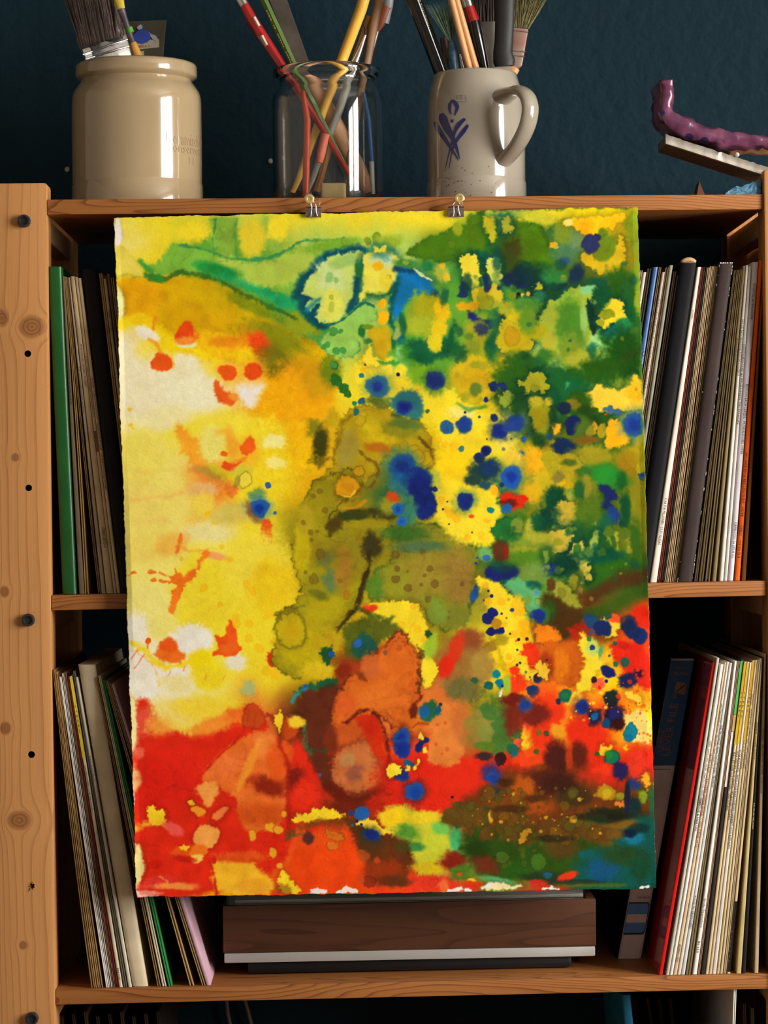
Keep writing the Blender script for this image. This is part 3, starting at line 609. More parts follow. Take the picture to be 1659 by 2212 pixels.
petal([(1004.6,256.5),(991,269),(982,285),(975,312),(968.5,334.5),(961.7,364)],[2.6,5,3.6,2.2,1.1,.7]); petal([(1011,270),(1000,285),(986.6,303),(977.5,323),(973,343.5),(970,364)],[2.6,4.6,3.2,1.6,.9,.6])
petal([(977,215.5),(971.5,226),(971,236),(974,247)],[1.5,3.6,3,1]); petal([(978,215.5),(984,224),(987.5,232),(982,249)],[1.5,4.6,4,1]); petal([(976.4,258),(976.4,264.5)],[3.0,3.0],'painted_dot')
INK['m'] = mat('faint_blue_print',(120,112,118),rough=.3,var=.05)
bm = new(); letters(bm,'0,75 L',lambda u,v: on_mug(985+24*u,215-10*v)); obj('capacity_mark',bm,INK['m'],mug)
bm = new(); rows = [[bm.verts.new(on_mug(984+26*i/5,y)) for y in (219,220)] for i in range(6)]
for a,b in zip(rows,rows[1:]): bm.faces.new((a[0],a[1],b[1],b[0]))
obj('fill_line',bm,INK['m'],mug)
M_rust = mat('rust_speck',(112,48,30),rough=.3)
r2 = random.Random(8); bm = new()
for i in range(46):
    x,y = (r2.uniform(930,1080),425-abs(r2.gauss(0,45))) ; p = on_mug(x,max(y,200)); rr = r2.uniform(.0003,.0008)
    bmesh.ops.create_circle(bm,cap_ends=True,segments=7,radius=rr,matrix=Matrix.Translation(p)@Matrix.Rotation(math.atan2(p.x-c.x,-(p.y-YM)),4,'Z')@Matrix.Rotation(math.pi/2,4,'X'))
obj('glaze_speckles',bm,M_rust,mug,kind='stuff')

# ---------------------------------------------------------------- brushes, pencils and knives
def paintm(name,c,**k): return mat(name,c,**k)
M_steel = mat('bright_ferrule',(200,198,196),rough=.22,metal=1.0,var=.04,scale=80)
M_dull = mat('dull_steel',(120,112,104),rough=.35,metal=.9,var=.16,scale=60)
M_bare = mat('bare_wood_handle',(202,146,92),rough=.45,var=.12,scale=50,stretch=(1,1,.1))
M_blackl = mat('black_lacquer',(14,13,14),rough=.18,var=.05,coat=.4)
M_redl = mat('red_lacquer',(150,18,18),rough=.2,var=.1,coat=.4)
def stick(par,name,px,Ys,rr,m,seg=12,flat=None,up=None,label=None):
    pts = [at(x,y,Y) for (x,y),Y in zip(px,Ys)] if not isinstance(Ys,(int,float)) else [at(x,y,Ys) for x,y in px]
    bm = new(); tube(bm,pts,rr,seg,flat=flat,up=up); return sharpen(obj(name,bm,m,par,label=label),50)
def thing(name,px,Y,label,cat,group=None): return empty(name,at(px[0],px[1],Y),label,cat,group)
def hairs(par,base,tip,wb,wt,Yb,Yt,n,m,thick=.0004,name='bristles',jit=3,curl=0):
    """a tuft: many thin tapering hairs from a line at the ferrule to a line at the tip (photo points, depth)"""
    r = random.Random(n); bm = new()
    for i in range(n):
        s = r.uniform(-1,1); d = r.uniform(-.006,.006)
        a = at(base[0]+wb[0]*s,base[1]+wb[1]*s,Yb+d*.6); L_ = r.uniform(.86,1.04); sx = s+r.gauss(0,.06)
        tx,ty_ = tip[0]+wt[0]*sx+r.gauss(0,jit), tip[1]+wt[1]*sx
        b = at(lerp(base[0]+wb[0]*s,tx,L_),lerp(base[1]+wb[1]*s,ty_,L_),Yt+d); mid = (a+b)/2+Vector((curl*s,0,0))
        tube(bm,[a,mid,b],[thick,thick*.85,thick*.2],4,cap=False)
    return obj(name,bm,m,par,kind='stuff')
g1 = 'brushes in the glass jar'
JI = lambda x,y: (x,y)
# --- in the glass jar
t = thing('paint_brush',(560,60),.10,'red lacquered brush handle with scraped white patches leaning left in the glass jar','brush')
stick(t,'handle',[(527,10),(545,45),(612,146),(690,268),(760,388)],[.10,.10,.10,.096,.09],[.0052,.0062,.0046,.0034,.0022],M_redl)
stick(t,'ferrule',[(505,-30),(516,-10),(528,11)],.10,[.0058,.0056,.0054],M_steel)
for q in ([(548,38),(559,57)],[(565,78),(576,98)]):
    stick(t,'scraped_patch',q,.0955,[.0030,.0026],mat('chipped_primer',(196,180,168),rough=.7,var=.2),8,flat=(1,.8),label='white scraped paint')
t = thing('pencil',(590,40),.11,'green lacquered pencil between the red brush and the steel blade in the glass jar','pencil')
stick(t,'body',[(552,-40),(635,142),(700,274),(742,360)],[.11,.112,.115,.118],[.0042,.0042,.0042,.0042],mat('green_lacquer',(66,96,22),rough=.3,var=.1,coat=.2),6)
stick(t,'dipped_end',[(742,360),(774,424)],[.118,.12],[.0042,.0032],mat('blue_grey_lacquer',(70,98,100),rough=.35),6)
bm = new(); pa,pb = at(576,22,.1055),at(630,138,.1075); dv = pb-pa; nn = Vector((dv.z,0,-dv.x)).normalized()*.0012
letters(bm,'PARIS · 2B · GRAFIT · FABER',lambda u,v: pa+dv*u+nn*(v-.5)); obj('lettering',bm,INK['g'],t)
t = thing('palette_knife',(640,60),.125,'smeared steel blade with a pale wooden handle standing in the glass jar','palette knife')
bm = new(); q = [at(x,y,.128) for x,y in ((566,-40),(606,-40),(672,146),(640,146))]; off = Vector((0,.0012,0))
hexa(bm,[q[3],q[2],q[2]+off,q[3]+off,q[0],q[1],q[1]+off,q[0]+off],.0003,1); obj('blade',bm,M_dull,t)
stick(t,'handle',[(660,150),(690,205),(730,285),(776,372),(800,425)],[.130,.134,.138,.142,.140],[.0052,.0085,.0100,.0092,.0066],mat('flesh_wood_handle',(214,160,120),rough=.5,var=.08),16)
t = thing('paint_brush',(760,60),.11,'yellow lacquered brush handle leaning right in the glass jar','brush')
stick(t,'handle',[(800,-50),(780,20),(750,100),(735,140),(690,262),(632,424)],[.10,.106,.116,.120,.126,.136],[.0060,.0061,.0058,.0056,.0046,.0030],mat('yellow_lacquer',(226,170,62),rough=.35,var=.08,coat=.2))
t = thing('paint_brush',(800,80),.13,'slim tan wooden brush handle, tallest at the right in the glass jar','brush')
stick(t,'handle',[(828,-40),(806,60),(791,145),(764,290),(742,420)],[.115,.12,.125,.13,.135],[.0052,.0048,.0042,.0034,.0024],mat('weathered_wood',(150,116,84),rough=.55,var=.15,scale=60))
t = thing('paint_brush',(775,110),.12,'pointed round brush with dark hair tip and shiny ferrule in the glass jar','brush')
stick(t,'ferrule',[(789,76),(776,112),(764,142)],.118,[.0016,.0030,.0042],M_steel)
stick(t,'handle',[(764,142),(735,230),(690,345),(664,424)],[.118,.121,.128,.134],[.0042,.0044,.0036,.0022],mat('grey_lacquer',(150,148,140),rough=.4,var=.06))
stick(t,'bristles',[(789,77),(790,62),(783,52)],.118,[.0016,.0013,.0002],mat('dark_hair',(42,32,26),rough=.7,var=.2,scale=200,stretch=(1,1,.1)),8)
t = thing('paint_brush',(820,40),.14,'pale grey brush with reddish brown band at the right in the glass jar','brush')
stick(t,'handle',[(842,-40),(838,10),(828,50)],.14,[.0056,.0058,.0062],mat('pale_grey_lacquer',(140,140,140),rough=.4),10,flat=(.7,1))
stick(t,'dipped_band',[(834,14),(822,45),(812,66)],.139,[.0062,.0066,.0040],mat('red_brown_paint',(140,68,40),rough=.5,var=.1),10,flat=(.75,1))
stick(t,'ferrule',[(813,66),(800,110),(790,150),(772,240),(756,330)],.141,[.0042,.0050,.0052,.0040,.0026],M_dull,10)
t = thing('pencil',(790,70),.15,'orange tan wooden pencil hidden behind the pointed brush in the glass jar','pencil')
stick(t,'body',[(800,36),(780,95),(764,140),(718,290),(684,424)],.15,[.0042,.0044,.0044,.0042,.0040],mat('orange_wood',(196,128,58),rough=.5,var=.1),6)
t = thing('pencil',(662,330),.075,'thin orange red stick standing upright in the glass jar near the front','pencil')
stick(t,'body',[(655,196),(664,260),(663,330),(661,426)],[.085,.08,.076,.075],[.0022,.0036,.0036,.0034],mat('orange_red_lacquer',(206,64,26),rough=.35,var=.06))
t = thing('chalk',(694,330),.095,'pinkish wax crayon stub hanging in the middle of the glass jar','crayon')
stick(t,'stub',[(703,290),(694,330),(690,352)],.092,[.0044,.0046,.0034],mat('pink_wax',(214,112,86),rough=.7,var=.12))
t = thing('paint_brush',(795,300),.12,'thin blue brush handle with white end along the right wall of the glass jar','brush')
stick(t,'handle',[(786,196),(797,260),(803,350)],.12,[.0016,.0026,.0026],mat('blue_lacquer',(34,92,150),rough=.35)); stick(t,'white_end',[(803,350),(806,425)],.12,[.0027,.0022],mat('white_lacquer',(200,196,188),rough=.4))
t = thing('eraser',(724,404),.085,'beige eraser lying on the bottom of the glass jar','eraser')
bm = new(); p = at(720,418,.088); box(bm,p.x-.013,p.x+.013,p.y-.008,p.y+.008,zj+.0045,zj+.024,.003,3); obj('block',bm,mat('beige_rubber',(182,158,110),rough=.8,var=.08,bump=.3),t)
# --- in the mug
t = thing('pencil',(925,80),.10,'thick black pencil with small gold lettering leaning left in the mug','pencil')
stick(t,'body',[(880,-40),(948,140),(975,215),(1010,320)],[.085,.10,.105,.115],[.0080,.0080,.0080,.0078],M_blackl,8)
bm = new(); pa,pb = at(907,0,.0775),at(928,62,.083); dv = pb-pa; nn = Vector((dv.z,0,-dv.x)).normalized()*.0014
letters(bm,'B KOH-GRAFIT',lambda u,v: pa+dv*u+nn*(v-.5)); obj('lettering',bm,INK['g'],t)
t = thing('fan_brush',(978,90),.12,'fan brush with pale green hairs and blue-stained ferrule in the mug','brush')
stick(t,'ferrule',[(974,88),(977,105),(980,150),(985,220),(990,330)],.12,[.0030,.0054,.0054,.0046,.0030],mat('blue_stained_tin',(88,118,140),rough=.4,metal=.5,var=.35,scale=120),12)
hairs(t,(974,90),(956,4),(4,1),(34,-8),.12,.118,130,mat('pale_green_hair',(112,136,112),rough=.7,var=.2,scale=200),.00032,jit=4)
t = thing('wooden_stick',(990,40),.11,'left one of two slim natural wood sticks in the mug','stick'); stick(t,'body',[(965,-40),(1014,150),(1030,215),(1046,320)],[.070,.080,.090,.10],[.0036,.0037,.0036,.0030],M_bare)
t = thing('wooden_stick',(1004,40),.112,'right one of two slim natural wood sticks in the mug','stick'); stick(t,'body',[(974,-40),(1028,150),(1046,215),(1060,310)],[.072,.083,.094,.105],[.0038,.0039,.0036,.0030],M_bare)
t = thing('paint_brush',(1020,60),.09,'black handled brush with a red band and shiny ferrule in the mug','brush')
stick(t,'handle',[(1023,46),(1032,90),(1047,152),(1062,215),(1080,300)],[.100,.101,.103,.108,.114],[.0068,.0072,.0052,.0044,.0034],M_blackl)
stick(t,'red_band',[(1012,14),(1023,47)],.10,[.0058,.0068],M_redl,label='red lacquer band'); stick(t,'ferrule',[(998,-40),(1005,-8),(1012,15)],.10,[.0066,.0064,.0060],M_steel)
t = thing('flat_brush',(1050,100),.13,'broad dark bristled flat brush behind the black knife handle in the mug','brush')
stick(t,'ferrule',[(1050,48),(1052,100),(1052,158)],.132,[.0160,.0160,.0155],M_dull,20,flat=(.28,1),up=(0,1,0)); stick(t,'handle',[(1052,158),(1050,320)],.132,[.010,.006],M_bare,12,flat=(.4,1),up=(0,1,0))
hairs(t,(1050,50),(1048,-50),(30,0),(34,0),.132,.13,260,mat('dark_brown_hair',(50,38,30),rough=.75,var=.2,scale=200),.0005)
t = thing('paint_brush',(1032,30),.145,'orange lacquered brush handle rising behind the red-banded brush in the mug','brush'); stick(t,'handle',[(1028,-40),(1033,30),(1036,160),(1036,320)],.148,[.0046,.0052,.0048,.003],mat('orange_lacquer',(190,88,30),rough=.35,var=.08))
t = thing('paint_brush',(972,120),.14,'dark brown brush handle half hidden behind the fan brush in the mug','brush'); stick(t,'handle',[(958,82),(970,150),(985,240),(1000,330)],.142,[.004,.0052,.005,.003],mat('dark_brown_lacquer',(70,44,28),rough=.4,var=.1))
t = thing('pen',(996,130),.13,'slim chrome pen clip end just above the mug rim','pen'); stick(t,'body',[(992,118),(998,150),(1005,215),(1012,300)],.128,[.0026,.0036,.0036,.003],M_steel,10)
t = thing('kitchen_knife',(1088,60),.095,'large knife with a matt black handle standing blade down in the mug','knife')
bm = new(); prf = [(1091,-60,20),(1091,0,21.5),(1090,50,21),(1088,90,20),(1086,115,21),(1089,132,24),(1090,143,21)]
tube(bm,[at(x,y,.095) for x,y,_ in prf],[w/pxs(.095) for *_,w in prf],22,flat=(.62,1),up=(0,1,0)); sharpen(obj('handle',bm,mat('matt_black_rubber',(26,25,27),rough=.55,var=.05,bump=.15,bscale=900),t),60)
bm = new(); q = [at(x,y,.096) for x,y in ((1068,140),(1103,140),(1094,330),(1072,330))]; off = Vector((0,.0015,0)); hexa(bm,[q[3],q[2],q[2]+off,q[3]+off,q[0],q[1],q[1]+off,q[0]+off]); obj('blade',bm,mat('pale_blade',(200,188,170),rough=.3,metal=.6,var=.05),t)
t = thing('flat_brush',(1124,100),.125,'flat brush with olive bristles and paint-smeared ferrule at the right of the mug','brush')
M_smear = mat('smeared_tin',(158,142,134),rough=.4,metal=.45,var=.1,scale=45,c2=(148,92,70))
bm = new(); q = [at(x,y,.125) for x,y in ((1108,58),(1142,62),(1128,142),(1104,158))]; off = Vector((0,.010,0)); hexa(bm,[q[3],q[2],q[2]+off,q[3]+off,q[0],q[1],q[1]+off,q[0]+off],.002,2); sharpen(obj('ferrule',bm,M_smear,t))
for a,b in (((1108,64),(1141,69)),((1106,108),(1135,112)),((1106,118),(1133,122))): stick(t,'ferrule_ridge',[a,b],.1245,[.0008,.0008],M_smear,8)
stick(t,'handle',[(1109,146),(1090,186),(1070,330)],[.128,.122,.115],[.007,.006,.005],M_bare,12,flat=(.5,1),up=(0,1,0))
hairs(t,(1126,60),(1140,-20),(16,2),(44,4),.13,.128,340,mat('olive_hair',(112,104,62),rough=.75,var=.25,scale=200),.00045,jit=5)
# --- in the crock
t = thing('flat_brush',(210,60),.14,'wide flat brush with brown bristles wrapped in clear plastic leaning left in the crock','brush')
bm = new(); q = [at(x,y,Y_) for x,y,Y_ in ((176,106,.125),(271,74,.158),(290,130,.158),(196,150,.125))]; off = Vector((0,.014,0)); hexa(bm,[q[3],q[2],q[2]+off,q[3]+off,q[0],q[1],q[1]+off,q[0]+off],.002,2); sharpen(obj('ferrule',bm,M_steel,t))
for a,b in (((178,118),(275,86)),((184,128),(280,100))): stick(t,'ferrule_ridge',[a,b],[.1235,.1565],[.0012,.0012],M_steel,8)
stick(t,'handle',[(242,140),(262,210),(300,330)],.147,[.017,.010,.009],M_bare,14,flat=(.5,1),up=(0,1,0))
hairs(t,(222,92),(196,-50),(46,-15),(62,-8),.147,.145,620,mat('brown_hair',(92,74,64),rough=.6,var=.25,scale=150),.0007,jit=4)
bm = new(); nu,nv = 22,14; rw = random.Random(4)                  # crinkled clear film round the bristles
for side_,yo in ((0,.128),(1,.166)):
    g = []
    for j in range(nv+1):
        t_ = j/nv; xl = lerp(186,138,t_); xr = lerp(284,252,t_); yl = lerp(137,-40,t_); yr = lerp(127,-40,t_)
        if t_ < .35: xl = lerp(186,158,t_/.35)
        g.append([bm.verts.new(at(lerp(xl,xr,i/nu),lerp(yl,yr,i/nu),yo+(.012*(abs(2*i/nu-1)**3))*(1 if side_==0 else -1)+rw.gauss(0,.0008))) for i in range(nu+1)])
    for a,b in zip(g,g[1:]):
        for i in range(nu): bm.faces.new((a[i],a[i+1],b[i+1],b[i]))
M_film = mat('clear_film',(245,245,248),rough=.10,var=0,trans=1.0,ior=1.25,bump=.5,bscale=90)
obj('plastic_film',bm,M_film,t,smooth=True)
t = thing('paint_brush',(280,70),.125,'thin paint-spotted brush with yellow and green marks beside the wrapped brush in the crock','brush')
stick(t,'bristles',[(249,-24),(256,0),(262,20)],.12,[.001,.0055,.0042],mat('yellow_bristle',(196,172,52),rough=.7,var=.1),10,flat=(.6,1)); stick(t,'ferrule',[(262,20),(272,50),(286,92)],.12,[.0042,.0034,.0036],mat('purple_grey_tin',(110,100,106),rough=.35,metal=.6,var=.25,scale=90),10)
stick(t,'paint_spot',[(278,60),(282,71)],.119,[.0040,.0040],mat('green_paint',(72,140,46),rough=.5),10,label='green paint'); stick(t,'handle',[(286,92),(297,122),(318,190),(350,320)],.122,[.0040,.0056,.005,.004],mat('ochre_lacquer',(190,138,56),rough=.45,var=.14,scale=80),10)
t = thing('putty_knife',(318,80),.165,'dark steel putty knife with a blue paint patch and paper label standing in the crock','scraper')
bm = new(); q = [at(x,y,.166) for x,y in ((277,46),(359,43),(352,128),(284,140))]; off = Vector((0,.0012,0)); hexa(bm,[q[3],q[2],q[2]+off,q[3]+off,q[0],q[1],q[1]+off,q[0]+off],.0003,1); obj('blade',bm,mat('tarnished_steel',(84,78,66),rough=.4,metal=.6,var=.2,scale=30),t)
stick(t,'handle',[(318,138),(318,330)],.167,[.011,.009],M_bare,12,flat=(.6,1),up=(0,1,0))
def patch(par,name,pts,Y,m,jit=0,seed=1):
    r = random.Random(seed); bm = new(); off = Vector((0,.0006,0)); f = [bm.verts.new(at(x+r.uniform(-jit,jit),y+r.uniform(-jit,jit),Y)) for x,y in pts]; fc = bm.faces.new(f)
    e = bmesh.ops.extrude_face_region(bm,geom=[fc]); bmesh.ops.translate(bm,verts=[v for v in e['geom'] if isinstance(v,bmesh.types.BMVert)],vec=off); return obj(name,bm,m,par)
patch(t,'paper_label',[(284,90),(343,84),(344,102),(286,108)],.1652,mat('worn_label',(150,138,118),rough=.8,var=.15))
bm = new(); letters(bm,'REKLA >',lambda u,v: at(296+28*u,103-1.5*u-5*v,.1648)); obj('label_lettering',bm,INK['r'],t)
patch(t,'blue_paint',[(288,74),(296,70),(302,62),(310,64),(318,66),(324,74),(326,84),(318,90),(306,95),(296,92),(290,84)],.1644,mat('ultramarine_paint',(30,56,140),rough=.6,var=.15),1,2)
patch(t,'white_paint',[(318,66),(326,72),(334,74),(342,82),(336,88),(328,86),(324,78)],.1646,mat('white_flake_paint',(150,150,152),rough=.7,var=.25),2,5); patch(t,'white_paint',[(296,58),(304,52),(308,58),(306,66),(298,64)],.1646,MATS['white_flake_paint'],1,3)
patch(t,'price_tag',[(298,111),(311,110),(311,128),(299,129)],.1640,MATS['worn_label'])

# ---------------------------------------------------------------- ceramics at the right end of the top shelf
def lump(name,pts,wid,hgt,Y0,depth,m,label,cat,seed=1,amp=.0028,twist=None):
    """a hand-formed strip: centre line in photo points at the front face, a rounded section swept along it"""
    P = catmull([at(x,y,Y0) for x,y in pts],6); n = len(P); bm = new(); rings = []; ns = 20
    for i in range(n):
        t = (P[min(i+1,n-1)]-P[max(i-1,0)]).normalized(); nr = Vector((-t.z,0,t.x)); f = i/(n-1)*(len(wid)-1); k = min(int(f),len(wid)-2); w = lerp(wid[k],wid[k+1],f-k)
        ring = []
        for j in range(ns):
            a = 2*math.pi*j/ns; ca,sa = math.cos(a),math.sin(a); e = .32
            cx_,cy_ = math.copysign(abs(ca)**e,ca),math.copysign(abs(sa)**e,sa)
            ring.append(bm.verts.new(P[i]+nr*(cx_*w)+Vector((0,depth*.5+cy_*depth*.5,0))))
        rings.append(ring)
    for a,b in zip(rings,rings[1:]):
        for j in range(ns): bm.faces.new((a[j],a[(j+1)%ns],b[(j+1)%ns],b[j]))
    bm.faces.new(rings[0][::-1]); bm.faces.new(rings[-1])
    from mathutils import noise
    for v in bm.verts: v.co += noise.noise_vector(v.co*55+Vector((seed,0,0)))*amp*1.6+noise.noise_vector(v.co*140)*amp*.7
    o = obj(name,bm,m,origin=P[n//2],smooth=True); tag(o,label,cat); return o
M_purple = mat('purple_glaze',(112,62,84),rough=.2,var=.1,scale=60,coat=.0,c2=(76,38,66),bump=.3,bscale=160)
nt = M_purple.node_tree                                          # navy blots in the glaze
b_ = nt.nodes['Principled BSDF']; src = b_.inputs['Base Color'].links[0].from_socket
vn = nt.nodes.new('ShaderNodeTexVoronoi'); vn.inputs['Scale'].default_value = 48; tcn = nt.nodes.new('ShaderNodeTexCoord'); nt.links.new(tcn.outputs['Object'],vn.inputs['Vector'])
mr = nt.nodes.new('ShaderNodeMapRange'); mr.inputs[1].default_value = .20; mr.inputs[2].default_value = .23; mr.inputs[3].default_value = 1; mr.inputs[4].default_value = 0
nt.links.new(vn.outputs['Distance'],mr.inputs[0]); mm = nt.nodes.new('ShaderNodeMix'); mm.data_type = 'RGBA'; nt.links.new(mr.outputs[0],mm.inputs[0]); nt.links.new(src,mm.inputs[6]); mm.inputs[7].default_value = rgba((30,28,66)); nt.links.new(mm.outputs[2],b_.inputs['Base Color'])
lump('ceramic_sculpture',[(1440,172),(1441,196),(1440,222),(1444,246),(1464,266),(1500,281),(1545,294),(1590,302),(1640,304),(1700,304),(1760,312)],[w/pxs(.012) for w in (18,17,18,20,21,20,19,17,16,16,15)],0,.012,.066,M_purple,'purple glazed bent clay sculpture lying across the silver-edged slab at the upper right','sculpture',3)
M_slab = mat('mica_slab',(92,80,70),rough=.5,var=.2,scale=20,bump=.3); M_edge = mat('silver_edge',(196,188,176),rough=.3,metal=.4,var=.2,scale=50,bump=.4,bscale=60)
def tl(s): return at(lerp(1438,1740,s),lerp(291,388,s),.012)
sl_ = empty('clay_slab',tl(.75),'flat dark slab with a silvery front edge tilted on top of the right post','slab')
def bar(bm,p0,p1,th,y0,y1,bev=.001,n=14,amp=0.0):
    r = random.Random(2); rings = []
    for i in range(n+1):
        p = lerp(p0,p1,i/n); w = r.gauss(0,amp); dz = Vector((0,0,-th))
        a = Vector((p.x,y0+w,p.z)); b = Vector((p.x,y1,p.z)); rings.append([bm.verts.new(x) for x in (a+Vector((0,0,w)),a+dz*.35+Vector((0,.0014,0)),a+dz*.65+Vector((0,.0012,0)),a+dz,b+dz,b)])
    for a,b in zip(rings,rings[1:]):
        for j in range(6): bm.faces.new((a[j],a[(j+1)%6],b[(j+1)%6],b[j]))
    bm.faces.new(rings[0][::-1]); bm.faces.new(rings[-1])
bm = new(); bar(bm,tl(0.003),tl(1),.0085,.0165,.082); obj('slab_body',bm,M_slab,sl_)
bm = new(); bar(bm,tl(0),tl(1),.0092,.010,.016,amp=.0004,n=40); sharpen(obj('silver_edge',bm,M_edge,sl_),40)
bm = new(); p = at(1592,334,.009); lathe(bm,[(0,p.z-.001),(.0022,p.z-.0006),(.0026,p.z),(.0022,p.z+.0006),(0,p.z+.001)],(p.x,.009),14); bmesh.ops.rotate(bm,verts=bm.verts,cent=p,matrix=Matrix.Rotation(math.pi/2,3,'X')); obj('stud',bm,M_edge,sl_,smooth=True)
from mathutils import noise as mnoise
def rock(name,p0,p1,z0,y0,y1,h0,h1,m,label,cat,amp=.003,cells=10):
    bm = new(); v = hexa(bm,[(p0,y0,z0),(p1,y0,z0),(p1,y1,z0),(p0,y1,z0),(p0+.012,y0+.003,z0+h0),(p1,y0+.003,z0+h1),(p1,y1-.003,z0+h1),(p0+.012,y1-.003,z0+h0)])
    bmesh.ops.subdivide_edges(bm,edges=bm.edges[:],cuts=cells,use_grid_fill=True)
    for q in bm.verts:
        if q.co.z > z0+.0008: q.co += mnoise.noise_vector(q.co*90)*amp+mnoise.noise_vector(q.co*420)*amp*.45; q.co.z = max(q.co.z,z0+.0006)
    o = obj(name,bm,m,origin=((p0+p1)/2,(y0+y1)/2,z0),smooth=False); return tag(o,label,cat)
Yb = .004; xa,xb = at(1566,430,Yb).x, XR-.001; zt = z_top(XR-.02)+.0004
rock('painted_stone',xa,xb,zt,Yb,Yb+.07,at(1590,405,Yb).z-zt,at(1650,386,Yb).z-zt,mat('sky_blue_rough_paint',(92,146,178),rough=.75,var=.25,scale=160,c2=(60,90,110),bump=.8,bscale=300),'rough light blue painted stone behind the right post on the top shelf','stone')
Yt = .20; za = z_top(at(1518,430,Yt).x)+.0004; bm = new(); q = [at(1496,430,Yt),at(1540,430,Yt),at(1511,392,Yt)]; w_ = Vector((0,.03,0))
v0 = [bm.verts.new(Vector((a.x,a.y,max(za,a.z) if i==2 else za))+o_) for o_ in (Vector((0,0,0)),w_) for i,a in enumerate(q)]
for f in ((0,1,2),(5,4,3),(0,3,4,1),(1,4,5,2),(2,5,3,0)): bm.faces.new([v0[i] for i in f])
tag(obj('wooden_wedge',bm,mat('dark_red_wood',(92,46,26),rough=.6),origin=(q[2].x,Yt,za)),'small dark brown wedge standing at the back right of the top shelf','wedge')
# wall plug scars
for i,(px,py) in enumerate(((145,366),(584,348))):
    bm = new(); p = at(px,py,WB-.001); bmesh.ops.create_icosphere(bm,subdivisions=2,radius=.0028,matrix=Matrix.Translation(p)@Matrix.Diagonal((1,.5,1.1,1)))
    tag(obj('filler_spot',bm,mat('filler',(150,140,132),rough=.8),origin=p),['pale filler blob on the wall left of the cream crock','pale filler speck on the wall left of the glass jar'][i],'filler')
import numpy as np, math
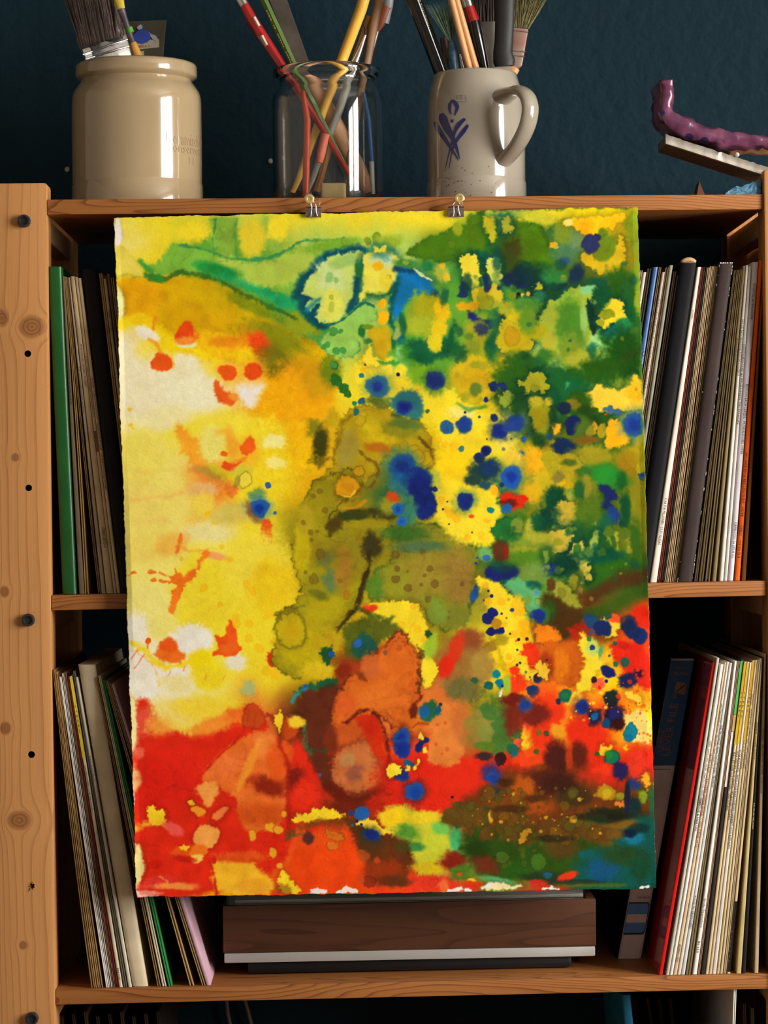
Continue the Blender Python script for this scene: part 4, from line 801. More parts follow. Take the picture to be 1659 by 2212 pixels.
# ---- the watercolour: pigments laid wet-in-wet, layer over layer, on a sheet seen as X0..X1, Y0..Y1
PX0, PX1, PY0, PY1 = 232, 1432, 432, 1952
C = dict(W=(234,228,218), c=(234,224,182), l=(234,218,112), y=(232,208,46), Y=(242,208,18), a=(222,172,16),
  A=(240,165,8), m=(186,156,16), o=(140,128,22), O=(92,86,20), d=(58,52,18), g=(98,156,52), G=(48,92,24),
  D=(18,62,34), t=(36,154,98), T=(12,84,76), e=(168,192,88), v=(156,204,150), b=(30,62,128), B=(24,34,98),
  u=(30,98,178), r=(212,40,18), R=(232,72,20), x=(234,118,28), X=(216,120,50), n=(128,62,22), N=(78,38,20),
  p=(232,128,104), k=(24,30,26), s=(188,104,54))
def make_painting(seed=5):
    rng = np.random.RandomState(seed)
    Wd, Hd = PX1-PX0, PY1-PY0
    yy, xx = np.mgrid[0:Hd, 0:Wd].astype(np.float32)
    xx += PX0; yy += PY0
    def vnoise(sc):
        an = rng.uniform(0,6.28); ca, sa = np.float32(np.cos(an)/sc), np.float32(np.sin(an)/sc)   # turned lattice: no grain along the sheet
        fx = (xx-PX0)*ca-(yy-PY0)*sa; fy = (xx-PX0)*sa+(yy-PY0)*ca
        fx -= fx.min()-1; fy -= fy.min()-1
        g = rng.rand(int(fy.max())+3, int(fx.max())+3).astype(np.float32)*2-1
        ix = fx.astype(int); iy = fy.astype(int); tx = fx-ix; ty = fy-iy
        tx = tx*tx*tx*(tx*(tx*6-15)+10); ty = ty*ty*ty*(ty*(ty*6-15)+10)
        return (g[iy,ix]*(1-tx)+g[iy,ix+1]*tx)*(1-ty)+(g[iy+1,ix]*(1-tx)+g[iy+1,ix+1]*tx)*ty
    n80, n40, n20, n10, n5, n2 = [vnoise(s) for s in (80,40,20,10,5,2.5)]
    m80, m40, m20, m10 = [vnoise(s) for s in (80,40,20,10)]
    rag = .34*n20+.42*n10+.36*n5+.16*n2          # a ragged shoreline
    wx = 9*n40+6*n20+3*n10; wy = 9*m40+6*m20+3*m10   # wet drift
    rows = ['yyyeyyyyeyYo','lyggeeeGDGoo','aamttegggDDG','cYAmoeggmeeG','cccAAyyymGGy','lllaammYyoGm',
            'llxyaoTyTaGo','lllyoooyGmGo','llyymoooTgGG','WlyyymyoynnR','cWlymnXsYxYR','clyXNXXXoRRY',
            'prrxrsrrrnrr','rrrxrnrrnnnG','rrXxRRNeGOOT','prArRRRrgrTD']
    gcol = np.array([[C[ch] for ch in row] for row in rows], np.float32)
    fx = np.clip((xx+26*n80+14*n40+6*n20-250)/104,0,10.999); fy = np.clip((yy+26*m80+14*m40+6*m20-450)/100,0,14.999)
    ix = fx.astype(int); iy = fy.astype(int); tx = (fx-ix)[...,None]; ty = (fy-iy)[...,None]
    tx = tx*tx*(3-2*tx); ty = ty*ty*(3-2*ty)
    img = (gcol[iy,ix]*(1-tx)+gcol[iy,ix+1]*tx)*(1-ty)+(gcol[iy+1,ix]*(1-tx)+gcol[iy+1,ix+1]*tx)*ty
    def col(c): return np.array(C[c] if isinstance(c,str) else c, np.float32)
    def win(x0,x1,y0,y1):
        a,b2,c_,d_ = int(max(x0-PX0,0)),int(min(x1-PX0,Wd)),int(max(y0-PY0,0)),int(min(y1-PY0,Hd))
        return slice(c_,max(d_,c_)), slice(a,max(b2,a))
    def lay(s, al, c):
        img[s] = img[s]*(1-al[...,None]) + c*al[...,None]
    def sst(v): v = np.clip(v,0,1); return v*v*(3-2*v)
    def seg(px,py,a,b2):
        vx,vy = b2[0]-a[0], b2[1]-a[1]; L = vx*vx+vy*vy+1e-6
        t = np.clip(((px-a[0])*vx+(py-a[1])*vy)/L,0,1)
        return np.hypot(px-a[0]-t*vx, py-a[1]-t*vy)
    def smooth(pts):
        q = []                                    # one corner cut keeps the outlines round
        for i in range(len(pts)):
            a = np.array(pts[i],float); b2 = np.array(pts[(i+1)%len(pts)],float)
            q += [a*.78+b2*.22, a*.22+b2*.78]
        return q
    h1 = [rng.rand(4096).astype(np.float32)*2-1 for _ in range(3)]
    def hair(q, k=0):                             # 1-D noise along a shoreline: fine feathering at right angles to it
        out = 0
        for sc, w, h in ((11.0,.55,h1[k%3]),(5.0,.55,h1[(k+1)%3]),(2.6,.35,h1[(k+2)%3])):
            t = q/sc; i = np.floor(t).astype(int); f = t-i; f = f*f*(3-2*f)
            out = out+w*(h[i%4096]*(1-f)+h[(i+1)%4096]*f)
        return out
    cnt = [0]
    def P(pts, c, soft=5, warp=7, op=1.0, edge=None, ew=4, es=.7, grow=0, sharp=False, halo=True):
        pts = [(pts[i],pts[i+1]) for i in range(0,len(pts),2)]
        if not sharp: pts = smooth(pts)
        xs = [p[0] for p in pts]; ys = [p[1] for p in pts]
        M = soft*2+warp*1.9+abs(grow)+26
        s = win(min(xs)-M,max(xs)+M,min(ys)-M,max(ys)+M)
        px, py = xx[s], yy[s]
        if px.size == 0: return
        d = np.full(px.shape, 1e9, np.float32); ins = np.zeros(px.shape, bool); q = np.zeros(px.shape, np.float32); base = 0.0
        for i in range(len(pts)):
            a, b2 = pts[i], pts[(i+1)%len(pts)]
            vx,vy = b2[0]-a[0], b2[1]-a[1]; LL = math.hypot(vx,vy)+1e-6
            t = np.clip(((px-a[0])*vx+(py-a[1])*vy)/(LL*LL),0,1); di = np.hypot(px-a[0]-t*vx, py-a[1]-t*vy)
            m_ = di < d; d[m_] = di[m_]; q[m_] = base+t[m_]*LL; base += LL
            if a[1] != b2[1]:
                cr = ((a[1]>py)!=(b2[1]>py)) & (px < (b2[0]-a[0])*(py-a[1])/(b2[1]-a[1])+a[0])
                ins ^= cr
        cnt[0] += 1; cf = col(c)
        hr = hair(q+cnt[0]*97, cnt[0])
        sd = np.where(ins,d,-d)+grow + warp*(.85*rag[s]+.55*hr)
        if halo and soft <= 4.5 and warp >= 3 and min(max(xs)-min(xs),max(ys)-min(ys)) > 12:
            near = (sd < 0) & (sd > -14)
            if near.any():
                mc = img[s][near].mean(0)         # colour of the wash around: pigment pushed out by the bloom gathers along its edge
                if mc[1] > mc[0]*1.02 and cf.sum()-mc.sum() > 50:
                    lay(s, .78*np.exp(-(np.minimum(sd+1,0)/10.0)**2)*(.75+.3*n20[s]), np.array([mc[0]*.22,mc[1]*.60,mc[2]*.95+14],np.float32))
                elif mc[2] < 90 and cf.sum()-mc.sum() > 60:
                    lay(s, .35*np.exp(-(np.minimum(sd+1,0)/7.0)**2), mc*.62)
        lay(s, op*sst(.5+sd/(2*soft)), cf*(1+.035*m20[s][...,None]))
        if edge is not None:
            lay(s, es*op*np.exp(-((sd-ew*.3)/(ew*.8))**2)*(.66+.5*n10[s]), col(edge))
            if ew >= 4: lay(s, .4*es*op*np.exp(-((sd-ew*2.6+3*n20[s])/(ew*.55))**2)*(.5+.6*n10[s]), col(edge))
    def E(x,y,rx,ry,c,soft=.5,ang=0,op=1.0,warp=1.0,rim=None,rs=.34):
        M = max(rx,ry)*(1+soft)+12
        s = win(x-M,x+M,y-M,y+M); px, py = xx[s]-x, yy[s]-y
        if px.size == 0: return
        q = min(1.0, min(rx,ry)/14)
        px = px+wx[s]*.35*warp*q; py = py+wy[s]*.35*warp*q
        ca, sa = np.cos(np.radians(ang)), np.sin(np.radians(ang))
        u_, v_ = (px*ca+py*sa)/rx, (-px*sa+py*ca)/ry
        rr = np.hypot(u_,v_) - (.10+.22*min(soft,1))*warp*rag[s]*(.6 if soft<.4 else 1)
        if min(rx,ry) > 4:
            cnt[0] += 1; asp = min(rx,ry)/max(rx,ry); rr = rr-(1.3+.10*soft*min(rx,ry))/min(rx,ry)*min(1,asp*asp*1.8)*hair(np.arctan2(v_,u_)*max(rx,ry)+300+cnt[0]*61, cnt[0])
        lay(s, op*sst((1+soft*.5-rr)/max(soft,.02)), col(c)*(1+.022*m10[s][...,None]))
        if rim is not None:
            lay(s, rs*op*np.exp(-((rr-.97)/.10)**2), col(rim))
    def L(pts, w, c, soft=None, op=1.0, warp=4):
        pts = [(pts[i],pts[i+1]) for i in range(0,len(pts),2)]
        soft = w*.5 if soft is None else soft
        xs = [p[0] for p in pts]; ys = [p[1] for p in pts]; M = w+soft*2+warp*1.5+8
        s = win(min(xs)-M,max(xs)+M,min(ys)-M,max(ys)+M); px, py = xx[s]+wx[s]*.3, yy[s]+wy[s]*.3
        if px.size == 0: return
        d = np.full(px.shape,1e9,np.float32)
        for i in range(len(pts)-1): d = np.minimum(d, seg(px,py,pts[i],pts[i+1]))
        lay(s, op*sst(.5+(w*.5-d+warp*rag[s])/(2*soft)), col(c))
    def drop(x,y,r,c='B',halo=None,core=None,ry=None,ang=0,soft=.3,hs=1.5):
        ry = ry or r; cc = col(c)
        if halo is not None: E(x,y,r*hs,ry*hs,halo,.9,ang,.7)
        if r > 7 and cc[2] > cc[0]:                                 # a fuzzy blue-green border round a deeper middle
            E(x,y,r*1.06,ry*1.06,cc*.62+np.array([52,112,132],np.float32)*.38,.34,ang)
            E(x,y,r*.86,ry*.86,cc,.7,ang,.9)
        else: E(x,y,r,ry,cc,soft,ang)
        if core is not None: E(x,y,r*.5,ry*.5,core,.9,ang)
    def scat(n,x0,x1,y0,y1,r0,r1,cols,soft=.3,op=.9,rim=None,mask=None):
        for i in range(n):
            x,y = rng.uniform(x0,x1), rng.uniform(y0,y1)
            r = r0+(r1-r0)*rng.rand()**2
            E(x,y,r,r*rng.uniform(.8,1.25),cols[rng.randint(len(cols))],soft,0,op,rim=rim)
    paint_layers(P,E,L,drop,scat)
    # drying: tide marks where one wash stopped against another, granulation, and a little more depth
    lum = img.mean(-1); deep = np.clip((185-lum)/80,0,1); some = np.clip(.5+1.6*m80,0,1)*deep
    for w_, k_, st in ((1.9*(n80+.45*m40+.16*m20+.05*n10+.03*n5),9.0,.17),(2.3*(m80+.5*n40+.2*n20+.06*m10+.03*n5),14.0,.13)):
        v = w_-np.floor(w_); t = v**k_*np.clip((1-v)/.03,0,1)
        img *= 1-(st*t*some)[...,None]*np.array([.8,.85,1.0],np.float32)
    img *= 1+(.05*n40+.035*m20)[...,None]*np.array([.5,.9,1.5],np.float32)*(.35+.65*deep)[...,None]
    f = img*(1+(.014*n5+.014*n2)[...,None])
    q = np.clip(f/255,0,1); f = 246*(.74*q+.26*q*q*(3-2*q))
    return np.clip(f,4,250)
def paint_layers(P,E,L,drop,scat):
    # ---------- upper left: yellow, green veil, teal band, amber
    P([455,455,510,455,516,500,512,540,525,568,470,556,452,530],(128,166,62),9,10)
    P([560,455,585,455,600,500,595,540,560,545,555,500],(150,180,66),12,10,.6)
    E(545,510,30,45,(214,192,50),.7); E(600,490,22,30,'y',.7); E(420,500,40,24,'y',.8)
    P([303,566,345,572,364,530,392,529,460,545,520,562,570,562,602,552,642,525,690,540,700,570,660,610,640,640,600,632,560,620,500,596,450,586,420,590,380,592,330,602],(122,172,62),6,9)
    P([470,552,540,570,600,562,645,535,690,548,676,590,630,612,590,622,555,618,520,606,485,584],(166,188,76),7,12)
    L([385,529,420,535,460,545,500,560,540,564,575,560,605,549,645,522,700,520,745,515],4,(44,128,84),3,.8,5)
    L([466,472,464,500,460,515,463,548],4,(44,128,66),3,.75,6); L([512,472,505,500,509,535,513,560],4,(60,135,60),4,.6,6)
    P([430,584,500,600,560,628,620,648,660,640,690,690,730,715,718,765,650,722,580,690,520,652,460,612],'t',14,8)
    E(470,585,50,14,(40,140,62),.9,15); E(690,690,60,34,(40,160,105),.9,25)
    E(480,590,26,10,(30,130,60),.8,20)
    P([253,604,300,602,400,594,470,610,540,658,610,704,690,745,725,775,722,800,690,812,640,800,600,775,560,750,520,735,450,715,380,725,330,705,265,682,270,640],(206,160,6),10,6)
    P([253,604,300,602,345,604,350,650,330,690,290,690,268,680,268,640],(232,166,8),12,6,.8)
    L([480,596,530,622,580,652,640,690,690,716],20,(38,160,102),12,.75,6); L([500,628,560,664,620,700],9,(70,118,26),6,.7,6)
    E(500,650,90,30,(196,162,6),.8,20); E(590,730,70,34,(134,136,16),.9,20); E(650,700,50,24,(140,150,30),.9,25)
    E(540,660,70,12,(112,130,18),.9,27,.8)
    L([250,600,275,592,300,597,315,606,345,606,360,599,390,590,430,594,470,606,520,632,570,655,640,690],7,(52,98,28),4,.8,7)
    E(330,600,28,10,(60,130,44),.8,15); L([305,566,325,585,345,600],9,(54,140,56),5,.8,8)
    P([247,537,264,528,290,560,316,598,292,597,270,592,250,600],(224,204,88),4,3,.9,(200,180,40),3,.5)
    P([246,470,261,471,263,486,267,502,264,528,247,538],'W',1.6,2,1,(176,150,30),2,.6)
    P([250,612,262,630,270,652,265,692,253,702],(216,214,150),3,3,1,(190,150,30),2,.4)
    E(320,845,84,76,'c',.8); E(430,850,66,52,(234,228,186),.8); E(545,846,34,30,'W',.8); E(400,790,40,26,'c',.9); E(470,800,40,20,(236,212,80),.8,35)
    L([256,705,300,694,340,716,372,748,410,752,450,768,480,790,505,800],22,(240,208,22),10,.9,8)
    E(314,722,30,13,(234,228,200),.7,25); E(404,744,24,8,(220,220,170),.6)
    E(300,690,30,12,(238,196,20),.8); L([330,712,337,685],5,(236,110,30),4,.7,2)
    P([402,692,412,693,420,714,432,724,420,742,396,744,374,732,386,706],(226,78,20),3,4); E(400,735,22,9,(240,140,60),.9)
    P([340,758,354,764,378,776,374,796,346,803,327,796,327,780],(230,92,26),3,4); L([318,734,334,742,345,762],8,(238,150,40),4,.9,4)
    L([372,765,372,795],4,(240,200,30),2,.9,3)
    E(480,745,60,24,(240,190,16),.8,15); E(548,758,32,44,(238,128,22),.9,-15); E(556,740,22,26,(226,78,18),.9,-15); E(500,742,44,14,(226,140,20),.9,10); E(530,770,24,20,(240,196,20),.8)
    E(595,785,46,34,(112,112,18),.9,25,.85); E(640,800,40,26,(200,150,14),.9)
    # ---------- cream flank, orange rorschach
    P([556,862,590,815,640,795,715,800,730,850,705,885,650,905,600,905,570,892],(238,166,8),14,10)
    drop(492,806,19,(230,92,24),(244,176,70)); drop(544,803,19,(226,84,22),(244,176,50))
    P([463,818,476,826,482,846,508,850,510,872,495,878,470,866,462,850],(230,96,28),4,5); E(505,856,12,9,(240,150,60),.9)
    E(480,935,130,44,(234,212,66),.8); E(345,905,70,26,(234,222,160),.8,-10); E(460,960,34,36,(228,214,110),.7)
    E(300,990,60,60,(230,212,96),.8); E(320,1085,80,50,(230,208,104),.8)
    P([380,908,396,924,424,945,432,975,440,1002,430,1024,410,1004,402,982,388,966,380,940],(236,158,44),8,9)
    L([418,1012,450,1030,480,1040,512,1052],20,(214,138,66),9,.85,8); E(455,1022,26,10,(168,146,50),.9,20,.8); E(478,1020,30,9,(196,186,40),.8,25,.8)
    L([470,936,490,930,498,955,494,980],9,(238,160,50),7,.8,4)
    E(565,1000,70,84,(236,208,40),.8,0,.8); E(590,955,24,16,(236,226,140),.8); E(600,1000,20,14,(236,222,120),.8)
    E(525,985,30,34,(240,160,50),.9,0,.45); E(500,955,12,34,(238,160,54),.9,-10,.7)
    P([542,938,553,964,545,982,528,986,517,968,530,955],(228,80,20),3,4,1); E(540,965,24,28,(240,150,40),.9,0,.25)
    P([479,996,500,1001,522,992,514,1012,502,1022,482,1010],(228,84,22),3,5); E(484,980,7,6,(230,100,30),.4); L([500,1000,528,992],7,(234,120,40),5,.8,3)
    P([488,1045,516,1050,513,1070,497,1078,487,1060],(228,120,44),4,5,.9); E(440,1060,34,16,(228,176,110),.8)
    E(520,1018,24,12,(206,196,60),.8)
    E(528,1038,14,17,(232,208,70),.3,0,1,1,(130,120,40),.6); E(512,1040,6,14,(130,130,50),.8,15,.6)
    E(500,1110,46,26,(206,184,88),.8,-20); E(440,1090,24,24,(234,208,80),.6,0,.8,1,(230,186,40),.4)
    E(555,1068,16,12,(90,140,80),.9,0,.8); drop(560,1098,18,(34,92,170),(70,140,160),(22,60,150)); drop(579,1050,7,(40,100,150)); drop(594,1109,4,(50,110,150))
    L([536,1085,540,1110,556,1125],9,(150,90,44),6,.8,5)
    P([562,1124,588,1126,590,1160,584,1182,573,1180,566,1156],(228,90,26),3,6)
    for x,y,r in ((279,884,5),(283,919,5),(287,926,3),(583,980,5),(570,980,4),(440,1133,9),(463,1135,9),(450,1110,7),(590,1040,6),(585,1015,5)): E(x,y,r,r,(236,186,30),.4,0,.8)
    L([290,1015,340,1020,400,1010],6,(232,196,100),6,.7,6); L([285,1080,360,1072,395,1062],7,(234,176,90),6,.7,6); L([300,1130,340,1120,380,1140],8,(234,184,100),8,.5,6)
    # ---------- lower left: pale yellow, orange tree, mushroom, maple leaf
    E(330,1180,70,40,(230,206,100),.8); E(450,1150,60,22,(228,214,140),.8); E(450,1285,84,92,(230,206,50),.35,0,.9); E(560,1230,70,80,(230,206,66),.8)
    E(590,1270,50,60,(228,192,30),.9); E(320,1310,56,60,(230,216,120),.8)
    E(370,1175,40,22,(232,170,70),.8,-25,.7); E(467,1200,24,9,(236,156,96),.8,10)
    L([390,1155,386,1180,382,1190],7,(232,110,36),3,.85,5); L([452,1192,410,1192,390,1178],4,(236,150,56),3,.7,3)
    L([452,1194,430,1222,405,1246,388,1268,380,1300,374,1325],9,(234,122,34),4,.95,7)
    P([366,1246,388,1236,400,1248,420,1230,434,1222,416,1250,398,1268,386,1292,376,1306,374,1286,366,1274,378,1266,352,1258,374,1252],(234,116,30),2.5,11)
    L([322,1236,352,1240,385,1256],5,(232,110,28),2,.95,6); L([328,1252,360,1256,388,1262],6,(232,110,28),2,.95,6); L([378,1229,392,1254],6,(232,110,28),2,.95,5)
    P([276,1244,287,1229,299,1240,282,1242],(232,110,28),2,3)
    P([350,1392,388,1352,440,1345,466,1376,456,1402,420,1414,392,1408],(234,228,212),9,8); E(510,1432,22,18,(228,220,190),.8); E(296,1360,24,40,(234,226,204),.8)
    L([284,1390,310,1404,332,1424,362,1442,400,1434,420,1420],13,(238,206,30),6,.95,7)
    P([345,1390,352,1377,366,1375,378,1386,383,1402,402,1420,386,1434,350,1430,328,1416,340,1404],(232,112,30),4,5); E(365,1395,18,16,(230,92,26),.7)
    E(320,1385,6,7,(230,84,26),.3); L([320,1388,318,1402],4,(226,110,30),2,.9,1)
    P([415,1412,430,1400,450,1406,466,1430,472,1470,440,1492,420,1462,408,1436],(238,212,16),8,8); E(455,1460,40,26,(232,206,40),.8)
    P([498,1337,506,1352,511,1380,514,1394,524,1398,514,1412,495,1420,474,1416,458,1414,473,1402,472,1392,465,1381,464,1371,478,1376,488,1372,484,1356,492,1350],(228,86,24),2.5,4); E(495,1400,18,14,(232,104,30),.8)
    P([274,1398,298,1408,325,1430,342,1456,346,1482,340,1506,320,1514,290,1514,272,1480],(234,228,206),2.5,4,1,(236,170,60),3,.8)
    L([297,1405,283,1425],2.5,(234,120,100),1.5,.9,1); L([311,1414,290,1443],2.5,(234,120,100),1.5,.9,1)
    for x,y,r in ((440,1270,9),(391,1207,5),(480,1180,5),(499,1208,6),(532,1262,8),(545,1275,8),(548,1282,6),(475,1306,6),(510,1336,9),(513,1348,9),(537,1348,9),(538,1380,9),(562,1400,9),(575,1448,10),(595,1455,12),(600,1385,12),(580,1328,8)): E(x,y,r,r*1.1,(236,180,26),.35,0,.75)
    for x,y in ((362,1460),(440,1465),(480,1468),(368,1492),(395,1448)): L([x,y,x+5,y-9],3,(234,130,80),2,.7,1)
    E(380,1475,36,20,(230,216,150),.8); E(540,1490,16,16,(150,176,130),.9,0,.8)
    P([576,1412,590,1402,604,1392,604,1404,590,1424,598,1438,586,1444,576,1430],(212,52,18),2.5,4)
    # ---------- olive figure in the middle
    E(640,850,60,50,(236,166,10),.8); E(690,820,40,40,(196,150,16),.9); E(715,800,24,30,(110,130,20),.9)
    E(668,925,26,20,(130,124,26),.9); E(640,930,24,30,(236,176,14),.8); E(660,980,36,34,(238,184,14),.8)
    P([738,900,770,876,830,878,880,905,912,910,930,950,942,1000,926,1012,892,990,855,980,830,990,820,1012,790,1042,770,1085,720,1090,690,1030,722,1000,718,980,730,930],(168,144,20),4,7,1,(112,88,18),4,.7)
    E(752,970,22,40,(152,136,52),.9,10); E(830,935,44,26,(194,166,20),.8); E(815,966,28,10,(172,104,20),.9,5); E(860,930,44,18,(134,130,26),.9,10); E(720,905,16,22,(186,156,22),.8)
    L([720,985,735,945,742,910,760,898],6,(118,92,18),4,.6,5)
    E(692,962,16,36,(66,66,16),.9,8); L([672,1000,690,1006,706,990],8,(90,86,18),6,.8,8)
    for x,y,r in ((893,975,13),(918,988,16),(902,985,14),(872,963,9),(856,965,7),(780,910,11),(785,896,8)): E(x,y,r,r,(178,152,22),.25,0,1,1,(120,98,16),.5)
    L([905,950,926,965,934,985,940,1008,920,1012],7,(92,72,18),3,.85,6); L([782,975,790,985,812,1000,818,1020,806,1045,792,1058],6,(110,80,18),3,.8,6)
    P([735,1018,690,1031,665,1060,650,1095,637,1130,631,1180,638,1250,655,1275,640,1305,608,1314,595,1345,598,1390,580,1430,600,1446,640,1470,680,1440,712,1400,735,1356,770,1310,785,1270,795,1215,820,1172,845,1130,835,1106,780,1108,740,1120,718,1142,712,1112,740,1088,772,1062,788,1022,762,1008],(150,138,22),3,8,1,(84,74,22),4,.85)
    E(652,1185,16,66,(184,166,18),.7); E(660,1120,18,40,(170,150,30),.8); E(745,1200,44,52,(136,122,28),.9); E(718,1255,20,24,(98,122,72),.9); E(700,1205,20,18,(112,116,52),.9); E(742,1235,18,44,(154,118,38),.8)
    E(655,1395,56,50,(182,164,16),.8); E(700,1320,46,28,(168,152,18),.8,-25); E(690,1285,22,10,(110,110,26),.9,20)
    E(630,1363,32,40,(186,166,22),.3,0,1,1,(100,94,24),.6); E(630,1365,18,20,(190,158,14),.7); L([598,1330,612,1318,640,1316,660,1310],4,(110,100,30),3,.7,6)
    for x,y,r in ((690,1060,6),(677,1071,5),(702,1103,6),(655,1130,5),(670,1150,6),(685,1148,4),(673,1167,5),(690,1198,11),(680,1250,10),(660,1236,4),(795,1162,5),(735,1255,5)): E(x,y,r,r,(118,98,26),.4,0,.7,1,(100,80,24),.5)
    E(750,1286,6,9,(176,120,24),.3,0,1,1,(120,90,20),.6)
    P([722,1048,735,1028,752,1024,770,1034,780,1050,768,1068,745,1078,726,1070],(196,142,16),2,4,1,(104,74,16),3,.9); E(750,1052,16,12,(186,126,20),.6); L([736,1070,755,1072,768,1060],4,(218,180,50),1.5,.9,1)
    E(776,1015,12,13,(178,140,20),.3,0,1,1,(110,80,16),.7)
    L([716,1144,735,1116,770,1108,820,1104,845,1112],20,(58,56,20),9,.9,9); E(722,1136,18,16,(84,66,16),.8); E(765,1115,36,10,(60,70,24),.9); L([738,1100,770,1095,790,1080],6,(200,140,24),4,.8,4)
    E(805,1180,20,30,(64,58,24),.9); L([800,1190,797,1222,788,1254,781,1290,765,1320,740,1348,716,1372],10,(58,46,16),4,.9,6)
    P([845,1128,880,1128,930,1130,965,1140,1000,1166,1036,1186,1036,1216,1020,1260,1020,1310,1005,1352,960,1366,930,1342,910,1312,880,1306,820,1296,795,1302,800,1250,818,1232,846,1210,840,1180],(134,130,36),4,7,1,(58,84,28),5,.85)
    E(925,1240,62,46,(148,132,46),.8); E(990,1250,30,62,(146,120,52),.9); E(880,1155,44,22,(70,104,40),.9); E(905,1182,56,12,(84,112,72),.9); E(815,1270,18,30,(90,124,36),.9); E(860,1260,30,40,(140,138,36),.8); E(985,1330,30,26,(118,118,38),.8)
    for x,y,r in ((853,1198,9),(858,1228,6),(855,1250,9),(880,1234,3),(912,1190,5),(928,1230,7),(918,1244,4),(940,1262,8),(882,1268,8),(910,1264,4),(925,1294,8),(952,1304,5),(970,1322,3),(968,1334,4),(997,1262,5),(892,1140,4)): E(x,y,r,r,(112,88,34),.4,0,.75,1,(80,70,26),.5)
    # ---------- yellow field with blue drops
    P([755,800,785,768,850,772,872,792,884,830,932,862,990,868,1052,900,1058,1000,1084,1108,1100,1132,1062,1182,1020,1176,962,1140,938,1102,926,1030,962,992,935,905,862,876,800,862,770,850],(232,204,44),8,9)
    E(1000,890,30,14,(232,216,110),.8); E(840,790,40,16,(234,208,60),.8); E(980,1000,40,40,(238,196,22),.9); E(1000,1140,40,30,(234,208,50),.8); E(1090,930,30,40,(230,208,90),.8)
    for x,y,r in ((982,963,12),(960,960,8),(948,950,7),(975,1110,10),(985,1120,9),(965,1100,7),(953,1080,9),(1010,1160,8),(1040,1156,8),(784,797,7),(900,841,8)): E(x,y,r,r,(238,176,24),.4,0,.7)
    P([845,770,880,775,895,800,870,815,850,800],(80,160,100),8,8,.7); P([882,775,930,775,945,800,925,830,900,830,888,810],(116,160,36),6,6); E(868,800,12,12,'y',.7)
    drop(817,835,23,(44,94,124),(120,150,80),(34,56,126)); P([838,862,870,845,905,850,915,880,910,905,890,908,850,896],(50,112,108),6,6); E(878,865,30,26,(46,104,112),.6); drop(872,880,17,(30,46,120),None,(26,36,116)); L([848,896,875,908,905,910],5,(60,80,40),4,.8,5)
    E(815,868,26,12,(92,104,36),.9,10); E(880,918,34,12,(92,110,44),.9,8)
    drop(940,822,19,(28,44,100),(50,100,50)); drop(965,923,14,(44,90,130)); drop(1003,916,18,(30,62,128)); drop(668+113,866,8,(40,96,116)); drop(765,871,5,(30,130,90)); drop(770,891,6,(40,100,100),None,None,8); drop(781,812,6,(30,120,120)); drop(789,787,3); drop(861,809,4,'B'); drop(923,889,5,(70,110,60)); drop(1005,890,3); drop(997,970,7,(60,120,110))
    for x,y,r in ((723,789,8),(724,818,11),(732,824,9),(745,837,10),(752,850,8),(742,842,8)): E(x,y,r,r*1.1,(44,104,36),.3,0,.95,1,(24,84,50),.5)
    E(890,1050,52,40,(96,140,96),.9,0,.85); E(840,1090,26,18,(140,140,40),.9)
    drop(868,1008,27,(28,74,136),(60,120,110),(28,50,120)); E(900,1036,32,30,(26,48,116),.35); E(880,1045,40,26,(30,90,120),.8,20,.6); E(905,1050,26,26,(24,38,106),.5); E(918,1090,25,32,(24,42,112),.3,-20); drop(938,1056,6,(30,50,100))
    E(880,1108,22,30,(60,120,100),.7,-15); drop(858,1098,12,(36,100,176),None,(28,80,160)); drop(866,1127,12,(36,104,180),None,(28,84,166)); E(846,1072,15,10,(192,78,24),.9,25)
    E(860,1150,40,14,(60,110,40),.9,0,.7); drop(1003,1085,17,(24,42,112),(90,130,90)); drop(932,1056,4,'B')
    for x,y,r in ((966,1084,2),(957,1100,2.5),(970,1132,2),(1020,1150,2)): drop(x,y,r,'B')
    # ---------- butterfly and blue shell, top middle
    E(815,515,9,14,(120,140,36),.3); E(796,520,8,8,(130,140,40),.3); E(720,530,60,14,(120,164,50),.9,-8); E(840,520,30,14,(150,172,50),.8)
    P([676,590,700,556,740,546,786,540,783,572,765,602,766,650,755,692,738,698,690,702,660,676,650,645,640,640,652,606],(16,84,86),7,4,1,None,4,.7,11)
    P([678,588,704,558,742,546,784,541,784,566,768,596,766,650,752,690,735,697,690,700,682,680,694,650,672,672,660,664,672,640,650,636,660,612],(188,206,104),4,6)
    E(712,600,34,34,(192,210,138),.8); E(711,598,9,12,(142,186,114),.4); E(726,605,6,7,(146,182,100),.4); E(748,562,34,13,(150,182,96),.8,-15); E(717,660,24,34,(214,212,90),.8); E(716,643,5,6,(170,180,60),.4); E(716,664,6,12,(176,188,70),.4); E(776,551,7,6,(186,176,60),.4)
    L([662,672,680,650,690,645],8,(24,120,130),5,.9,4)
    L([770,602,766,640,757,672],15,(10,72,86),5,.95,4); L([650,640,672,644],5,(14,76,86),3,.9,2)
    P([786,546,815,540,846,545,866,560,862,592,850,622,830,641,800,640,774,652,786,604,782,572],(218,206,80),3,5,1,(120,150,40),3,.4)
    E(828,562,26,16,(194,206,150),.8); E(818,577,11,12,(224,170,24),.4); E(833,558,10,8,(136,180,150),.6,20); E(840,600,7,8,(150,144,34),.35); E(835,612,14,20,(214,196,60),.7); P([804,545,812,530,822,538,834,528,840,546],(214,200,60),3,5); E(775,580,8,20,(40,110,60),.8)
    L([795,640,815,643,838,636,850,620],9,(16,90,60),5,.85,5)
    P([862,574,888,566,906,590,930,608,946,630,942,648,900,642,880,652,862,684,850,694,843,664,850,618],(18,112,164),6,5)
